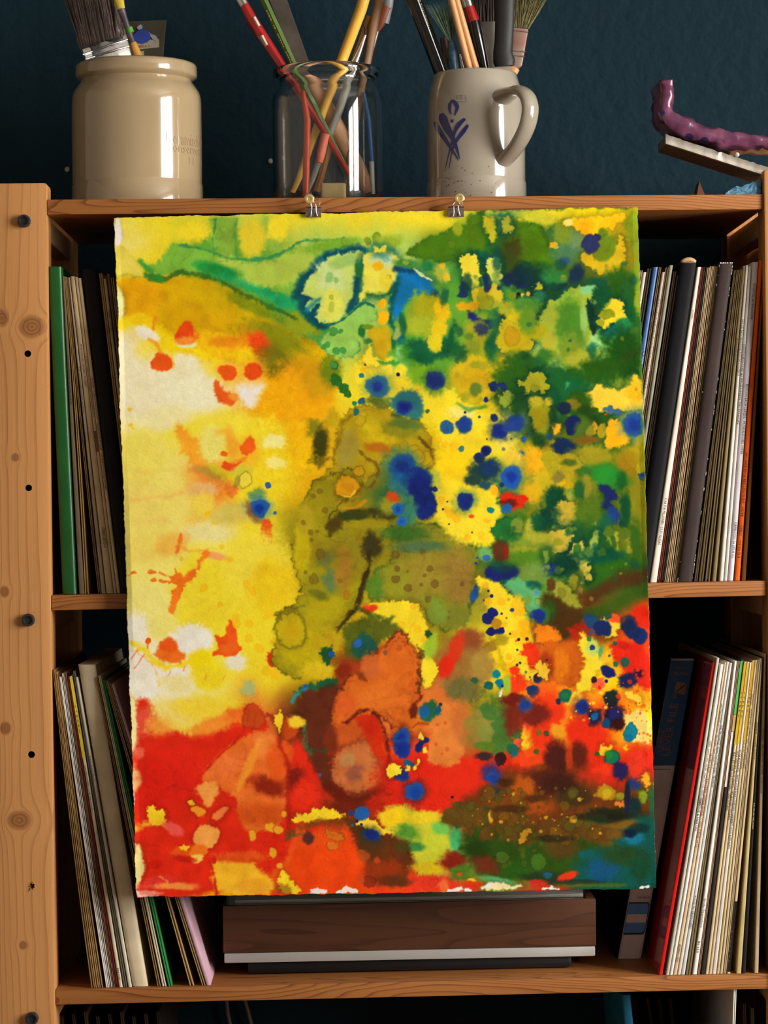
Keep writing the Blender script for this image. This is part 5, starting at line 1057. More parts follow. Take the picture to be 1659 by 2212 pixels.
    L([860,580,875,584,895,582],13,(18,62,96),5,.95,5); L([862,600,848,640,844,690,850,722],10,(12,84,84),5,.95,5); E(935,640,12,12,(16,70,100),.8)
    P([888,574,905,586,926,598,938,608,925,606,902,592],(196,214,140),1.5,3)
    E(880,568,26,10,(70,130,60),.8,10); E(876,566,6,5,(140,160,60),.4); E(950,580,40,26,(84,144,64),.9,20); E(925,575,14,10,(40,120,70),.8)
    P([868,690,885,655,896,620,905,640,935,640,945,680,930,715,905,730,880,724,868,710],(134,158,46),7,7); E(925,665,26,30,(160,158,26),.8); E(905,700,30,22,(160,170,44),.8)
    E(825,657,9,10,(232,172,16),.3); E(829,685,13,15,(236,172,14),.35); E(780,697,5,5,(210,160,40),.4)
    E(956,672,17,26,(218,178,20),.6,-15); E(950,712,17,22,(214,182,28),.6); E(930,742,16,22,(214,196,40),.4,0,1,1,(150,160,40),.4); E(932,745,8,9,(216,172,30),.4); E(955,574,8,8,(206,160,40),.4); E(966,600,9,9,(212,164,30),.4); E(952,590,16,22,(200,186,60),.7,-30,.7)
    P([715,704,760,672,790,650,812,665,815,690,800,700,788,706,772,724,780,760,740,775,700,760,690,735],(144,190,88),4,5,1,(40,110,80),2.5,.5)
    L([668,694,700,700,728,698,740,690,760,675,790,650,808,662],3,(14,90,80),1.8,.8,4)
    for x,y,r in ((720,716,9),(735,716,5),(709,745,6),(701,750,6),(728,758,7),(742,757,7),(722,788,8)): E(x,y,r,r,(70,140,66),.3,0,.9,1,(50,120,60),.5)
    E(782,715,7,14,(40,110,50),.6); E(795,706,12,6,(110,140,40),.6); E(800,738,16,7,(40,120,70),.7,20)
    P([790,715,812,708,840,705,850,725,842,760,830,785,812,770,805,740],(192,160,22),4,5); E(850,735,6,20,(36,110,60),.8); E(858,720,14,12,(150,170,90),.6); E(868,735,10,12,(20,110,120),.7)
    P([775,790,790,755,800,735,805,770,830,785],(234,204,50),3,7); E(868,760,11,14,(140,190,130),.6); E(895,760,30,30,(70,136,44),.8)
    P([870,740,910,730,960,735,975,700,985,690,982,750,960,775,930,785,905,790,895,765],(16,86,60),8,7,.9); E(940,738,16,20,(214,194,36),.5)
    P([805,778,830,782,850,778,865,786,840,790],(60,140,50),3,5,.9)
    # ---------- greens, upper right
    P([870,548,920,512,960,500,1000,492,1020,462,1040,452,1060,476,1080,520,1064,545,1000,552,960,566,930,560,900,556],(76,116,18),4,6,1,(52,100,30),5,.6)
    E(1030,500,22,40,(84,120,18),.7); E(975,530,9,9,(90,120,20),.4,0,1,1,(60,100,24),.6); E(990,498,10,14,(140,150,30),.5)
    P([1100,505,1112,475,1140,468,1180,500,1202,555,1192,582,1150,590,1120,574,1090,562,1086,520],(78,114,12),4,9,1,(34,84,24),6,.7)
    E(1105,540,22,30,(66,70,20),.9); E(1060,520,14,36,(60,110,24),.8)
    P([1040,462,1062,465,1072,500,1066,528,1050,500],(196,178,34),3,8,.9); P([1080,470,1100,465,1105,500,1090,505],(172,166,46),3,8,.9); E(1165,470,40,14,(190,182,50),.8)
    E(1195,500,16,20,(60,110,50),.9)
    E(1035,560,40,18,(18,96,70),.8); E(1150,600,60,30,(20,66,40),.9); E(1200,600,30,24,(50,120,60),.8)
    P([990,552,1020,550,1040,574,1041,602,1030,640,1012,618,1000,592],(226,206,60),2.5,7); E(1027,600,6,7,(170,180,60),.5)
    P([1048,576,1062,548,1080,558,1086,590,1082,612,1074,640,1064,620,1058,600],(206,200,84),2.5,8); E(1071,594,9,7,(150,170,70),.5); E(1072,560,8,6,(160,190,110),.6)
    P([1018,630,1032,620,1070,610,1085,630,1084,655,1068,672,1040,665,1022,650],(196,174,40),3,6); E(1048,652,18,22,(140,142,28),.3,-30); E(1042,630,9,12,(150,148,34),.4)
    for x,y,r,ry in ((1003,622,9,12),(1000,636,10,7),(1048,604,8,12),(1054,620,8,10),(1078,622,5,6),(1098,602,11,14),(1124,606,22,20)): E(x,y,r,ry,(26,44,92),.5,0,.9)
    E(1130,590,30,24,(20,52,52),.9,0,.8); E(1245,592,16,24,(26,48,74),.7,15); E(1215,620,12,8,(24,54,56),.7,-30); E(1100,570,10,26,(60,76,26),.8)
    P([1008,664,1020,672,1034,688,1060,700,1082,680,1078,702,1050,716,1022,700,1010,684],(34,46,116),4,5); E(1058,700,20,10,(30,60,90),.7); E(1090,682,14,12,(34,48,40),.7); E(1020,660,16,12,(190,150,20),.7); E(1000,660,14,10,(210,160,20),.7)
    E(1128,638,6,5,(226,180,70),.5); E(1143,635,5,6,(220,170,50),.5); E(1120,640,6,10,(20,30,36),.6); E(1150,636,5,7,(30,50,30),.6); P([1152,625,1162,608,1175,618,1170,628],(164,160,40),3,6); E(1165,640,16,12,(40,104,70),.7); E(1106,640,10,9,(110,136,34),.4,0,1,1,(60,110,40),.6)
    E(1225,530,34,40,(78,124,84),.9); E(1250,515,24,26,(110,140,90),.8); E(1220,565,11,9,(56,90,124),.8); E(1215,500,20,26,(120,140,40),.8); E(1195,528,9,8,(220,160,30),.4,20); E(1201,534,6,4,(170,170,60),.5)
    P([1216,480,1240,470,1300,468,1352,460,1358,475,1330,478,1326,498,1308,488,1292,506,1265,510,1248,496,1232,492],(244,186,20),3,7); E(1268,490,18,18,(246,170,14),.5); E(1228,482,9,8,(234,204,110),.5)
    P([1250,544,1268,548,1290,560,1312,556,1334,520,1344,505,1352,535,1348,562,1326,590,1298,598,1268,580,1256,562],(198,166,26),2.5,9)
    E(1303,506,11,16,(104,128,24),.5); E(1312,535,18,30,(108,130,24),.4,20); E(1300,552,16,14,(110,130,26),.5); E(1275,528,20,20,(46,54,96),.35,-30); E(1290,512,9,8,(44,50,92),.5)
    P([1345,470,1376,455,1384,600,1388,650,1372,640,1362,600,1368,560,1356,520,1348,495],(120,136,22),6,8)
    E(1340,620,36,40,(44,92,22),.9); E(1290,610,20,12,(20,86,60),.9)
    P([1212,642,1238,618,1250,612,1262,622,1286,612,1286,640,1268,660,1270,690,1280,715,1330,705,1322,735,1292,766,1268,800,1235,806,1200,766,1165,742,1150,720,1168,690,1184,652],(152,166,54),3,9,1,(110,140,50),3,.4)
    E(1232,708,34,62,(78,132,42),.8); E(1230,760,24,40,(120,146,44),.8); E(1300,735,28,18,(152,200,124),.7,-20); E(1272,628,16,10,(124,184,120),.7); E(1262,690,8,34,(140,176,90),.8); E(1250,775,30,20,(160,164,50),.8)
    P([1266,642,1276,650,1286,672,1293,690,1290,715,1280,726,1272,700],(14,52,36),3,4); E(1290,640,10,16,(20,80,50),.8)
    E(1335,690,40,54,(20,92,44),.8)
    P([1292,704,1300,664,1326,638,1346,664,1352,690,1330,694,1310,706],(224,198,46),3,8); E(1312,680,17,12,(142,142,24),.35,0,1,1,(100,120,24),.5); E(1298,697,8,7,(150,150,30),.4); E(1330,716,22,12,(14,106,110),.8,-20); E(1350,700,16,10,(40,130,80),.8)
    E(1352,770,54,54,(28,78,16),.9); L([1320,800,1360,770,1390,755],14,(48,70,16),10,.7,6); E(1380,650,8,30,(130,140,30),.8)
    E(1070,725,16,60,(40,110,60),.9,0,.8); E(1030,720,24,24,(150,150,40),.7); E(1020,750,18,20,(130,140,40),.8)
    P([1063,736,1082,706,1090,690,1112,694,1132,704,1152,742,1140,762,1120,780,1095,766,1076,752],(186,166,28),3,8); E(1105,725,18,20,(182,146,22),.35,0,1,1,(150,130,20),.5); E(1155,715,24,20,(160,152,24),.8); E(1115,680,22,24,(196,176,26),.7); E(1090,668,16,14,(160,160,40),.7); E(1140,660,30,18,(80,130,50),.8); E(1140,690,20,26,(100,140,40),.8)
    E(1185,740,14,20,(170,164,50),.7); E(1195,770,10,12,(120,140,40),.5); E(1175,770,20,16,(60,110,40),.8); E(1140,790,40,20,(36,90,24),.8)
    P([972,792,1000,772,1030,764,1066,780,1066,820,1072,850,1040,872,1010,872,984,850,970,822],(198,170,26),4,8,1,(110,140,30),4,.5); E(1025,820,30,34,(190,156,24),.6); L([990,872,1015,884,1050,880],6,(50,130,50),4,.7,4)
    scat(60,960,1370,560,900,4,13,[(150,148,40),(36,96,60),(18,76,62),(120,140,44),(70,116,36)],.7,.6)
    for x,y,rx,ry,c in ((1010,610,8,20,(16,66,62)),(1075,560,10,30,(18,74,60)),(1110,600,18,20,(22,46,66)),(985,760,22,16,(14,78,50)),(1060,750,12,30,(16,84,56)),(1190,800,30,14,(14,70,40)),(960,640,10,18,(20,84,66)),(1280,760,12,14,(16,90,70)),(1200,620,18,12,(14,60,50)),(1040,712,14,12,(30,46,96)),(1305,640,12,26,(14,84,50)),(870,700,8,26,(12,84,66)),(905,770,20,12,(16,86,50)),(1130,770,16,10,(20,70,36))): E(x,y,rx,ry,c,.9,0,.8)
    # ---------- right flank
    E(1110,830,44,50,(46,92,22),.9); E(1150,900,60,50,(50,86,30),.9); E(1220,820,60,30,(30,92,40),.9); E(1290,800,50,26,(40,86,16),.9); E(1240,860,30,40,(16,92,56),.9,0,.8)
    P([1120,830,1140,812,1160,802,1178,818,1184,838,1174,850,1158,842,1140,848,1128,842],(154,148,34),2,10); E(1155,835,12,9,(130,130,30),.5)
    P([1078,858,1098,842,1110,855,1104,872,1092,880,1080,872],(132,146,50),2,8)
    P([1140,868,1176,856,1188,870,1196,905,1186,930,1172,956,1158,930,1145,905],(150,146,30),3,6,1,(70,90,24),4,.7); E(1165,905,18,22,(146,136,20),.7); E(1160,868,14,14,(176,160,40),.6); E(1188,868,9,10,(190,160,40),.4)
    P([1222,822,1232,832,1220,846],(70,150,90),3,4,.8)
    P([1260,856,1275,840,1296,824,1310,838,1340,842,1362,826,1374,806,1386,842,1390,884,1360,886,1310,888,1280,892],(230,194,62),4,7); E(1370,845,16,30,(232,180,30),.8); E(1374,841,3.5,4,(180,150,50),.4)
    E(1250,872,28,28,(48,84,18),.6); E(1282,893,12,14,(58,90,22),.3); P([1222,862,1245,862,1255,880,1235,890],(140,120,24),5,5,.8)
    E(1216,880,19,11,(26,42,66),.45,10); E(1235,912,18,14,(26,38,90),.35,20); E(1236,925,11,12,(24,36,90),.4); E(1220,962,26,18,(22,46,84),.5,8); E(1185,943,8,8,(40,90,110),.4); E(1205,905,12,14,(50,100,40),.6)
    P([1190,914,1205,912,1213,918,1208,936,1198,942,1192,926],(236,166,30),3,5); P([1262,930,1285,905,1292,920,1290,940,1270,946],(236,160,20),3,5)
    P([1305,960,1312,920,1318,904,1335,908,1348,925,1366,955,1340,966,1315,970],(240,166,18),4,6,1); E(1300,930,10,18,(156,146,34),.35); E(1265,930,20,30,(90,116,40),.8,0,.7); E(1270,950,30,10,(120,90,24),.8)
    drop(1371,917,22,(36,76,140),(110,140,110),(28,58,130),24); E(1308,884,7,6,(70,106,130),.6); E(1318,885,8,9,(64,104,136),.6); E(1334,891,8,8,(56,100,136),.6); E(1308,895,3,2,(210,70,50),.4)
    for x,y,r,ry in ((1064,836,10,12),(1078,832,5,4),(1088,836,7,9),(1050,864,5,6),(1066,902,8,9)): E(x,y,r,ry,(28,50,104),.4)
    drop(1110,914,19,(34,66,140),(90,120,90)); drop(1078,930,16,(26,42,116),(60,80,80)); E(1094,924,12,10,(40,70,140),.6); drop(1132,949,7,(44,90,146)); drop(1146,938,4,(50,80,70)); drop(1125,981,8,(44,90,146)); drop(1117,996,4,(44,80,130)); drop(1088,970,4,(120,130,90)); drop(1104,948,2,(50,60,120)); drop(1036,901,3,(50,70,120)); drop(1052,948,2,(90,20,40))
    drop(1050,973,11,(24,28,92)); drop(1036,990,11,(26,36,100)); E(1048,1020,40,28,(30,62,66),.9,-15); E(1060,1012,22,18,(28,56,92),.8); E(1020,1035,20,12,(40,70,60),.9); E(1050,1050,16,10,(40,80,90),.8)
    E(1150,995,24,34,(230,170,24),.9); E(1150,1060,34,24,(206,164,24),.9); E(1110,1000,20,30,(230,190,60),.8)
    P([1152,1040,1170,1018,1200,1025,1208,1042,1190,1058,1160,1056],(192,168,28),4,6); E(1191,999,19,27,(164,150,28),.25,-15,1,1,(190,166,40),.4); E(1238,998,22,15,(172,152,32),.5,15); E(1230,1020,12,20,(170,150,30),.6); E(1205,1030,16,12,(130,120,50),.7,-30); E(1280,985,44,22,(150,140,30),.9)
    drop(1105,1030,20,(34,84,160),(140,150,60),(26,56,140),25,8); drop(1085,1047,5,(34,60,90)); E(1070,1060,9,11,(236,166,24),.4)
    P([1080,1072,1092,1062,1112,1070,1130,1066,1138,1080,1130,1096,1108,1102,1096,1114,1086,1096],(208,46,18),4,6); E(1100,1088,16,10,(110,30,20),.8); drop(1094,1098,11,(40,92,140),None,(36,90,150)); E(1112,1120,30,14,(70,110,30),.9)
    drop(1060,1101,9,(20,120,110),None,None,6,30); drop(1019,1115,6,(230,80,24),None,None,4); E(1052,1126,8,6,(236,176,40),.5)
    E(1310,1028,48,26,(44,132,46),.8,15); E(1260,1020,16,14,(60,110,40),.7); E(1270,1060,20,30,(120,130,36),.7); E(1360,1000,24,24,(150,120,18),.8); E(1385,1020,8,16,(150,140,24),.7); E(1386,1028,7,12,(36,74,130),.4); P([1370,1015,1392,990,1396,1010,1384,1022],(160,146,30),3,5)
    P([1288,1050,1308,1044,1332,1060,1338,1078,1312,1086,1325,1096,1300,1104,1288,1092,1312,1076],(28,40,100),4,6); E(1326,1112,15,18,(34,62,120),.6); drop(1346,1130,7,(32,56,110)); E(1300,1130,24,24,(16,92,90),.8,0,.7)
    E(1200,1080,26,30,(12,72,46),.9); E(1180,1120,30,26,(16,80,52),.9)
    P([1184,1110,1205,1086,1230,1080,1250,1090,1248,1120,1230,1140,1205,1132],(184,160,54),3,9); E(1236,1066,14,10,(110,140,40),.6); E(1270,1105,30,46,(86,116,28),.7); E(1264,1050,12,24,(140,140,40),.7); E(1228,1070,8,8,(150,160,60),.5)
    P([1366,1050,1392,1030,1400,1200,1384,1180,1372,1120],(126,122,22),6,7); E(1352,1100,12,44,(16,76,44),.8); E(1370,1170,18,50,(60,96,24),.8)
    P([1056,1146,1080,1124,1096,1114,1118,1118,1132,1146,1120,1182,1085,1172,1064,1160],(38,112,54),3,5,1,(14,72,44),3,.6); E(1118,1136,14,18,(118,140,50),.6); E(1144,1142,10,22,(166,164,60),.6); L([1130,1135,1126,1150,1118,1162],2,(24,60,30),1.2,.8,2)
    for x,y,rx,ry,c in ((1120,870,16,24,(26,70,30)),(1200,860,14,20,(14,78,50)),(1195,900,8,26,(20,62,30)),(1265,890,18,14,(34,66,20)),(1165,950,12,14,(24,70,30)),(1230,1000,16,8,(60,90,30)),(1250,1060,10,24,(20,84,50)),(1190,1110,20,18,(12,64,50)),(1340,1040,12,20,(24,84,40)),(1290,1150,20,10,(10,70,60)),(1160,1130,12,16,(20,90,60))): E(x,y,rx,ry,c,.9,0,.8)
    # ---------- green ravine, right of middle
    E(1240,1180,80,50,(20,84,50),.9,0,.8); E(1300,1230,70,40,(48,96,20),.9)
    P([1175,1152,1212,1138,1238,1152,1232,1180,1200,1198,1186,1176],(192,168,60),3,9); E(1205,1170,12,10,(150,150,44),.5); E(1230,1146,9,9,(90,120,36),.4)
    P([1224,1205,1240,1172,1262,1172,1270,1205,1278,1250,1264,1250,1250,1222],(188,166,62),3,8); E(1247,1187,9,13,(66,114,44),.4); E(1252,1250,11,20,(118,116,34),.4); E(1250,1278,8,14,(160,120,30),.6); P([1225,1262,1240,1235,1252,1260,1240,1275],(140,134,34),3,7,.9)
    L([1330,1152,1334,1190],10,(164,164,50),4,.9,7); L([1354,1150,1358,1192],11,(150,140,40),4,.9,6); L([1288,1150,1282,1186],11,(160,176,80),4,.9,7); L([1310,1150,1318,1176],8,(140,150,50),4,.9,6)
    for x,y in ((1315,1148),(1350,1150)): E(x,y,12,12,(88,112,30),.5)
    E(1145,1185,48,34,(122,142,44),.7); E(1140,1190,34,8,(176,160,40),.8,5); E(1135,1210,50,24,(84,124,30),.8); E(1165,1160,30,14,(160,160,50),.8); P([1180,1185,1188,1210,1178,1220,1172,1200],(120,150,60),3,6)
    E(1080,1190,18,24,(92,52,26),.7); E(1094,1190,5,16,(130,40,20),.7); E(1050,1195,16,16,(110,160,90),.8)
    E(1215,1222,40,22,(12,62,48),.8,-20); E(1182,1232,22,14,(26,54,104),.6,-20); E(1150,1240,34,26,(110,136,60),.8); E(1150,1265,20,10,(20,92,80),.8); E(1300,1200,50,16,(12,80,56),.8)
    P([1190,1260,1210,1254,1232,1272,1250,1295,1264,1312,1240,1316,1212,1300,1196,1285],(148,148,44),3,6,1,(90,120,50),3,.4); E(1214,1282,10,11,(128,130,40),.4,0,1,1,(110,110,40),.5); E(1190,1262,10,14,(92,64,28),.6)
    L([1268,1298,1310,1272,1350,1252,1400,1240],30,(84,46,18),12,.85,8); L([1270,1330,1320,1310,1390,1280],26,(50,86,18),12,.8,8)
    P([1088,1258,1120,1244,1146,1274,1166,1272,1168,1312,1152,1332,1132,1312,1106,1286],(98,172,114),5,6,.95); E(1142,1296,9,12,(110,150,70),.5); E(1162,1298,6,8,(130,160,80),.4,0,1,1,(30,110,70),.6); E(1160,1280,6,6,(90,140,170),.6)
    P([1170,1290,1190,1280,1225,1310,1262,1320,1258,1360,1225,1385,1195,1365,1175,1335],(74,50,16),8,7); E(1185,1320,16,24,(50,80,20),.8); E(1255,1365,20,20,(150,36,14),.9); E(1300,1330,30,14,(56,80,18),.9)
    P([1028,1240,1060,1250,1090,1270,1124,1298,1140,1342,1150,1382,1156,1420,1172,1442,1190,1462,1150,1472,1120,1452,1085,1442,1080,1402,1062,1380,1072,1350,1040,1290],(234,204,44),4,8)
    E(1045,1300,14,30,(150,140,40),.9); E(1120,1310,14,24,(232,180,30),.8); E(1130,1370,16,24,(236,186,24),.7)
    for x,y,r in ((1085,1300,9),(1048,1265,7),(1055,1300,8),(1090,1348,7),(1110,1370,8),(1134,1368,11),(1132,1348,11),(1128,1320,8),(1098,1420,7),(1100,1440,9)): E(x,y,r,r,(238,172,24),.4,0,.8)
    E(1064,1240,21,17,(28,40,112),.5,20); E(1095,1234,24,15,(28,40,106),.6); E(1085,1222,30,12,(20,80,60),.9,0,.6); drop(1051,1205,7,(60,104,160)); drop(1032,1205,2.5,(40,70,130)); drop(1028,1217,3.5,(40,70,130))
    E(1022,1286,10,14,(36,86,150),.4); E(1026,1276,6,14,(34,80,140),.5); drop(1062,1288,4,'B'); drop(1055,1277,2.5,'B'); drop(1045,1297,2,'B'); drop(1084,1326,3,(60,50,80)); drop(1106,1317,4.5,(50,70,110)); drop(1094,1335,2.5,(110,110,70))
    drop(1163,1331,15,(28,44,116),(60,120,80),None,14); E(1052,1337,13,11,(28,36,106),.2); E(1066,1324,10,10,(28,36,106),.2); L([1050,1338,1068,1324],14,(28,36,106),2,1,1); E(1060,1364,10,9,(28,36,106),.2); E(1081,1363,10,9,(28,36,106),.2); L([1058,1365,1082,1364],10,(28,36,106),2,1,1); E(1071,1346,12,11,(182,134,26),.3); E(1084,1384,18,14,(170,146,24),.6); E(1060,1396,14,12,(150,120,30),.6)
    for x,y,r in ((1102,1369,2.5),(1121,1381,3.5),(1138,1380,4),(1118,1404,2.5),(1123,1432,3),(1136,1452,2.5),(1145,1462,2)): drop(x,y,r,(50,30,70))
    P([1153,1352,1188,1350,1206,1366,1214,1386,1180,1392,1160,1388],(226,124,20),4,6); P([1166,1388,1210,1384,1256,1382,1276,1418,1256,1450,1244,1484,1200,1476,1176,1442,1160,1412],(196,98,22),5,6,1,(160,70,18),3,.5); E(1210,1440,18,34,(216,120,20),.8); E(1180,1440,16,30,(160,60,20),.8); P([1225,1352,1258,1368,1255,1386,1232,1384],(176,40,14),5,6,.9)
    P([1134,1392,1152,1386,1164,1410,1162,1450,1142,1444,1140,1425,1126,1412],(228,58,22),3,7)
    scat(40,1080,1380,1130,1300,3,11,[(150,150,50),(24,84,60),(130,140,50),(90,120,40)],.7,.55)
    # ---------- red and yellow, right
    P([1254,1360,1275,1378,1292,1410,1312,1430,1292,1452,1268,1500,1246,1492,1262,1430,1252,1392],(232,204,50),4,8); P([1290,1342,1332,1324,1342,1360,1312,1384,1296,1370],(232,190,50),3,8); E(1280,1400,12,20,(180,200,100),.8); E(1297,1408,4,16,(80,160,110),.7,10); E(1330,1335,12,10,(232,80,30),.7); E(1310,1420,14,10,(236,180,50),.7)
    P([1362,1318,1396,1302,1406,1352,1386,1356,1370,1342],(206,42,16),6,6); P([1318,1388,1350,1382,1400,1398,1410,1500,1372,1475,1345,1450,1322,1412],(212,42,22),6,7); E(1350,1395,14,10,(190,36,18),.7)
    E(1275,1342,17,14,(34,70,104),.4,20); E(1302,1357,20,17,(26,44,92),.3,10); E(1362,1352,16,24,(24,40,76),.6,-20); E(1384,1374,15,16,(26,48,104),.3); E(1372,1366,14,12,(24,42,84),.5); E(1315,1331,8,8,(44,80,56),.5)
    for x,y,r,c in ((1272,1381,5,(40,120,80)),(1277,1366,5,(50,80,130)),(1328,1390,5,(40,90,80)),(1280,1400,6,(36,70,100)),(1350,1431,9,(40,90,66)),(1331,1435,6,(40,110,70)),(1316,1417,3,(60,100,90)),(1282,1469,7,(60,24,40)),(1310,1471,4,'B'),(1163,1464,10,(26,34,92)),(1160,1460,6,(60,20,40)),(1182,1463,4,(34,60,90)),(1152,1492,13,(26,52,96)),(1127,1473,5,(40,90,90)),(1136,1451,3,(100,130,100))): drop(x,y,r,c)
    E(1313,1450,19,12,(26,34,104),.3,25); E(1355,1472,22,17,(26,36,84),.6,-25); E(1378,1456,14,12,(60,20,50),.8); P([1100,1462,1130,1452,1140,1490,1110,1502,1098,1486],(232,66,24),5,7); E(1112,1450,10,8,(230,60,20),.6)
    P([1278,1478,1300,1462,1306,1480,1290,1490],(240,100,70),3,6); P([1150,1440,1172,1430,1190,1450,1176,1470],(234,190,50),2,9,.9)
    E(1000,1430,56,60,(152,112,54),.9); E(1040,1440,24,36,(160,130,60),.9); E(1010,1380,30,20,(140,80,44),.9); E(985,1400,14,36,(206,56,24),.9,20,.9); E(960,1440,18,26,(214,44,20),.8,25); E(1000,1490,40,26,(110,104,56),.9); E(1025,1470,9,8,(50,94,60),.5)
    E(1072,1456,9,10,(18,132,136),.3,0,1,1,(90,190,160),.5); E(1080,1478,11,10,(18,112,140),.3,0,1,1,(80,180,160),.4); E(1056,1482,10,9,(16,96,104),.3); drop(1085,1482,3,'B'); E(1096,1478,8,20,(150,180,60),.8); E(1081,1499,4,6,(226,220,214),.3)
    # ---------- below the figure: yellow gap, blue flowers, peach ghost
    P([776,1312,800,1304,840,1300,880,1298,906,1304,912,1330,922,1360,926,1400,934,1420,948,1450,938,1480,918,1492,906,1452,912,1430,902,1410,886,1386,874,1364,845,1342,810,1326],(234,204,44),3,7); E(800,1315,16,8,(222,62,20),.7,-15); E(790,1311,8,5,(230,80,30),.7)
    for x,y,r in ((870,1350,8),(893,1310,8),(893,1350,4),(903,1360,8),(915,1380,7),(886,1366,4)): E(x,y,r,r,(238,176,24),.4,0,.7)
    L([775,1312,800,1325,840,1342,850,1330],6,(44,84,24),5,.7,6)
    E(930,1395,12,30,(150,180,50),.8,10); E(945,1320,20,30,(120,140,50),.8,-20); E(925,1370,7,8,(40,80,40),.6)
    P([740,1350,790,1328,840,1338,880,1364,830,1380,800,1420,770,1440,740,1400],(84,96,26),7,8,.9); E(710,1390,30,30,(186,160,24),.8); E(690,1450,40,20,(206,176,30),.8)
    P([768,1392,775,1366,800,1376,815,1400,812,1440,790,1422,762,1410],(36,92,74),4,10); E(790,1400,20,26,(34,88,70),.7,-15); drop(772,1391,8,(44,98,190),(30,90,110)); L([800,1410,810,1440],5,(30,70,60),3,.9,6)
    P([690,1420,695,1395,712,1400,730,1415,722,1432,700,1436],(36,84,46),3,11); drop(716,1413,7,(36,88,160))
    P([640,1500,655,1480,690,1470,725,1462,735,1476,710,1490,670,1500],(36,96,62),5,10); E(660,1486,5,8,(40,90,170),.5); L([630,1520,645,1500,665,1490],7,(60,140,150),4,.8,4); E(720,1490,26,16,(40,70,40),.8)
    P([640,1500,700,1486,740,1480,745,1520,722,1560,706,1600,716,1660,722,1716,690,1690,668,1646,655,1580,648,1540],(98,46,26),6,8); L([655,1570,656,1600,668,1630],9,(70,120,80),5,.8,9); L([662,1620,690,1622,718,1620],6,(36,90,60),3,.9,8); drop(690,1674,4,(60,90,160))
    P([724,1460,745,1420,775,1430,800,1430,795,1450,760,1460,740,1490],(160,64,24),7,7,.9); E(740,1450,20,14,(130,44,18),.8,-30)
    P([792,1472,800,1424,830,1392,855,1366,866,1362,884,1382,898,1406,912,1432,905,1470,900,1496,920,1502,892,1522,880,1562,852,1578,832,1552,800,1536,770,1540,742,1582,712,1570,718,1530,734,1490,748,1466,768,1450],(208,106,34),4,7,1,(96,34,14),5,.85)
    E(820,1500,60,30,(212,110,38),.8); E(800,1440,20,26,(196,100,48),.8); E(745,1520,24,26,(208,96,38),.8); E(862,1400,7,6,(190,90,40),.4); E(832,1410,5,5,(130,90,60),.5); L([900,1396,914,1412,910,1440,900,1452,912,1472,902,1490],5,(84,50,20),3,.8,7)
    for x,y in ((886,1455),(892,1470),(888,1480),(895,1488)): E(x,y,6,6,(196,92,28),.4,0,.8)
    P([706,1590,735,1560,780,1545,800,1560,795,1600,770,1620,735,1612,715,1625],(196,92,36),6,6); E(715,1600,14,30,(120,50,24),.8)
    P([722,1630,738,1614,770,1600,792,1600,808,1616,818,1640,828,1690,812,1692,790,1712,762,1716,732,1702,716,1690,718,1660],(190,110,60),4,7,1,(100,40,20),4,.7); E(768,1670,22,20,(150,88,66),.9); E(800,1680,18,24,(200,112,56),.8); E(750,1640,18,14,(180,130,80),.8)
    for x,y,r in ((810,1636,6),(811,1648,5),(812,1658,5),(800,1684,4),(808,1680,4),(815,1690,3)): E(x,y,r,r*.8,(184,80,40),.4,0,.8)
    P([758,1552,785,1538,815,1546,832,1600,862,1640,840,1652,818,1642,800,1618,790,1575,770,1560],(196,52,16),5,5); E(850,1625,14,26,(226,80,24),.8,-35); E(805,1570,24,24,(190,44,14),.8)
    L([746,1560,770,1540,795,1534,820,1546,834,1590,844,1640,838,1690,850,1712],7,(88,26,14),4,.85,5)
    L([712,1700,745,1728,790,1730,826,1704,848,1712],24,(100,30,16),8,.9,8); E(760,1745,50,16,(110,36,16),.9); E(810,1745,24,20,(170,40,16),.8); E(890,1745,60,14,(190,40,18),.9)
    E(900,1690,80,60,(214,42,20),.9); E(940,1720,60,44,(218,46,20),.8); E(1000,1680,50,50,(216,48,22),.8)
    P([928,1560,952,1540,958,1512,968,1530,985,1562,1002,1584,1008,1620,988,1652,950,1654,922,1642,930,1600],(214,124,56),5,7); E(890,1560,30,20,(206,106,30),.8); E(995,1560,20,40,(190,110,60),.8,0,.7)
    for x,y,r in ((942,1608,4),(966,1618,5),(955,1628,3),(945,1565,4),(962,1562,4)): E(x,y,r,r,(206,90,34),.4,0,.8)
    L([892,1570,905,1560,925,1562],6,(110,40,16),4,.8,4); P([884,1528,900,1518,900,1550,888,1552],(110,40,20),4,5)
    P([905,1540,912,1520,940,1512,954,1530,944,1548,925,1560,908,1556],(40,100,64),4,6); drop(917,1537,11,(28,90,140),None,None,13); drop(944,1535,8,(24,90,110)); drop(951,1522,4,(40,60,70))
    drop(870,1592,18,(28,70,140),(90,30,30),(26,50,130)); drop(872,1618,18,(26,46,130),None); drop(885,1650,12,(24,88,124),None,None,8,20); drop(868,1675,16,(24,48,124),None,None,14); drop(896,1710,19,(34,76,150),(90,30,50),(28,70,160)); drop(919,1600,9,'B',None,None,7); drop(906,1617,8,'B',None,None,9); L([906,1616,918,1601],11,(26,36,100),2,1,1)
    for pts in ([902,1586,912,1582,918,1596,908,1598],[912,1615,922,1612,922,1624,914,1624],[836,1664,848,1646,862,1652,866,1668,854,1676,840,1680],[876,1655,886,1654,888,1668,876,1664],[892,1660,900,1650,906,1642,904,1656,896,1664]): P(pts,(236,206,50),1.5,6)
    # ---------- red lower left
    P([292,1516,308,1507,326,1518,340,1540,352,1566,400,1592,470,1572,520,1534,545,1518,562,1532,576,1562,602,1602,625,1652,640,1720,640,1800,600,1885,460,1935,292,1938,284,1850,286,1720,300,1682,284,1632,300,1602,298,1552],(214,46,20),7,7)
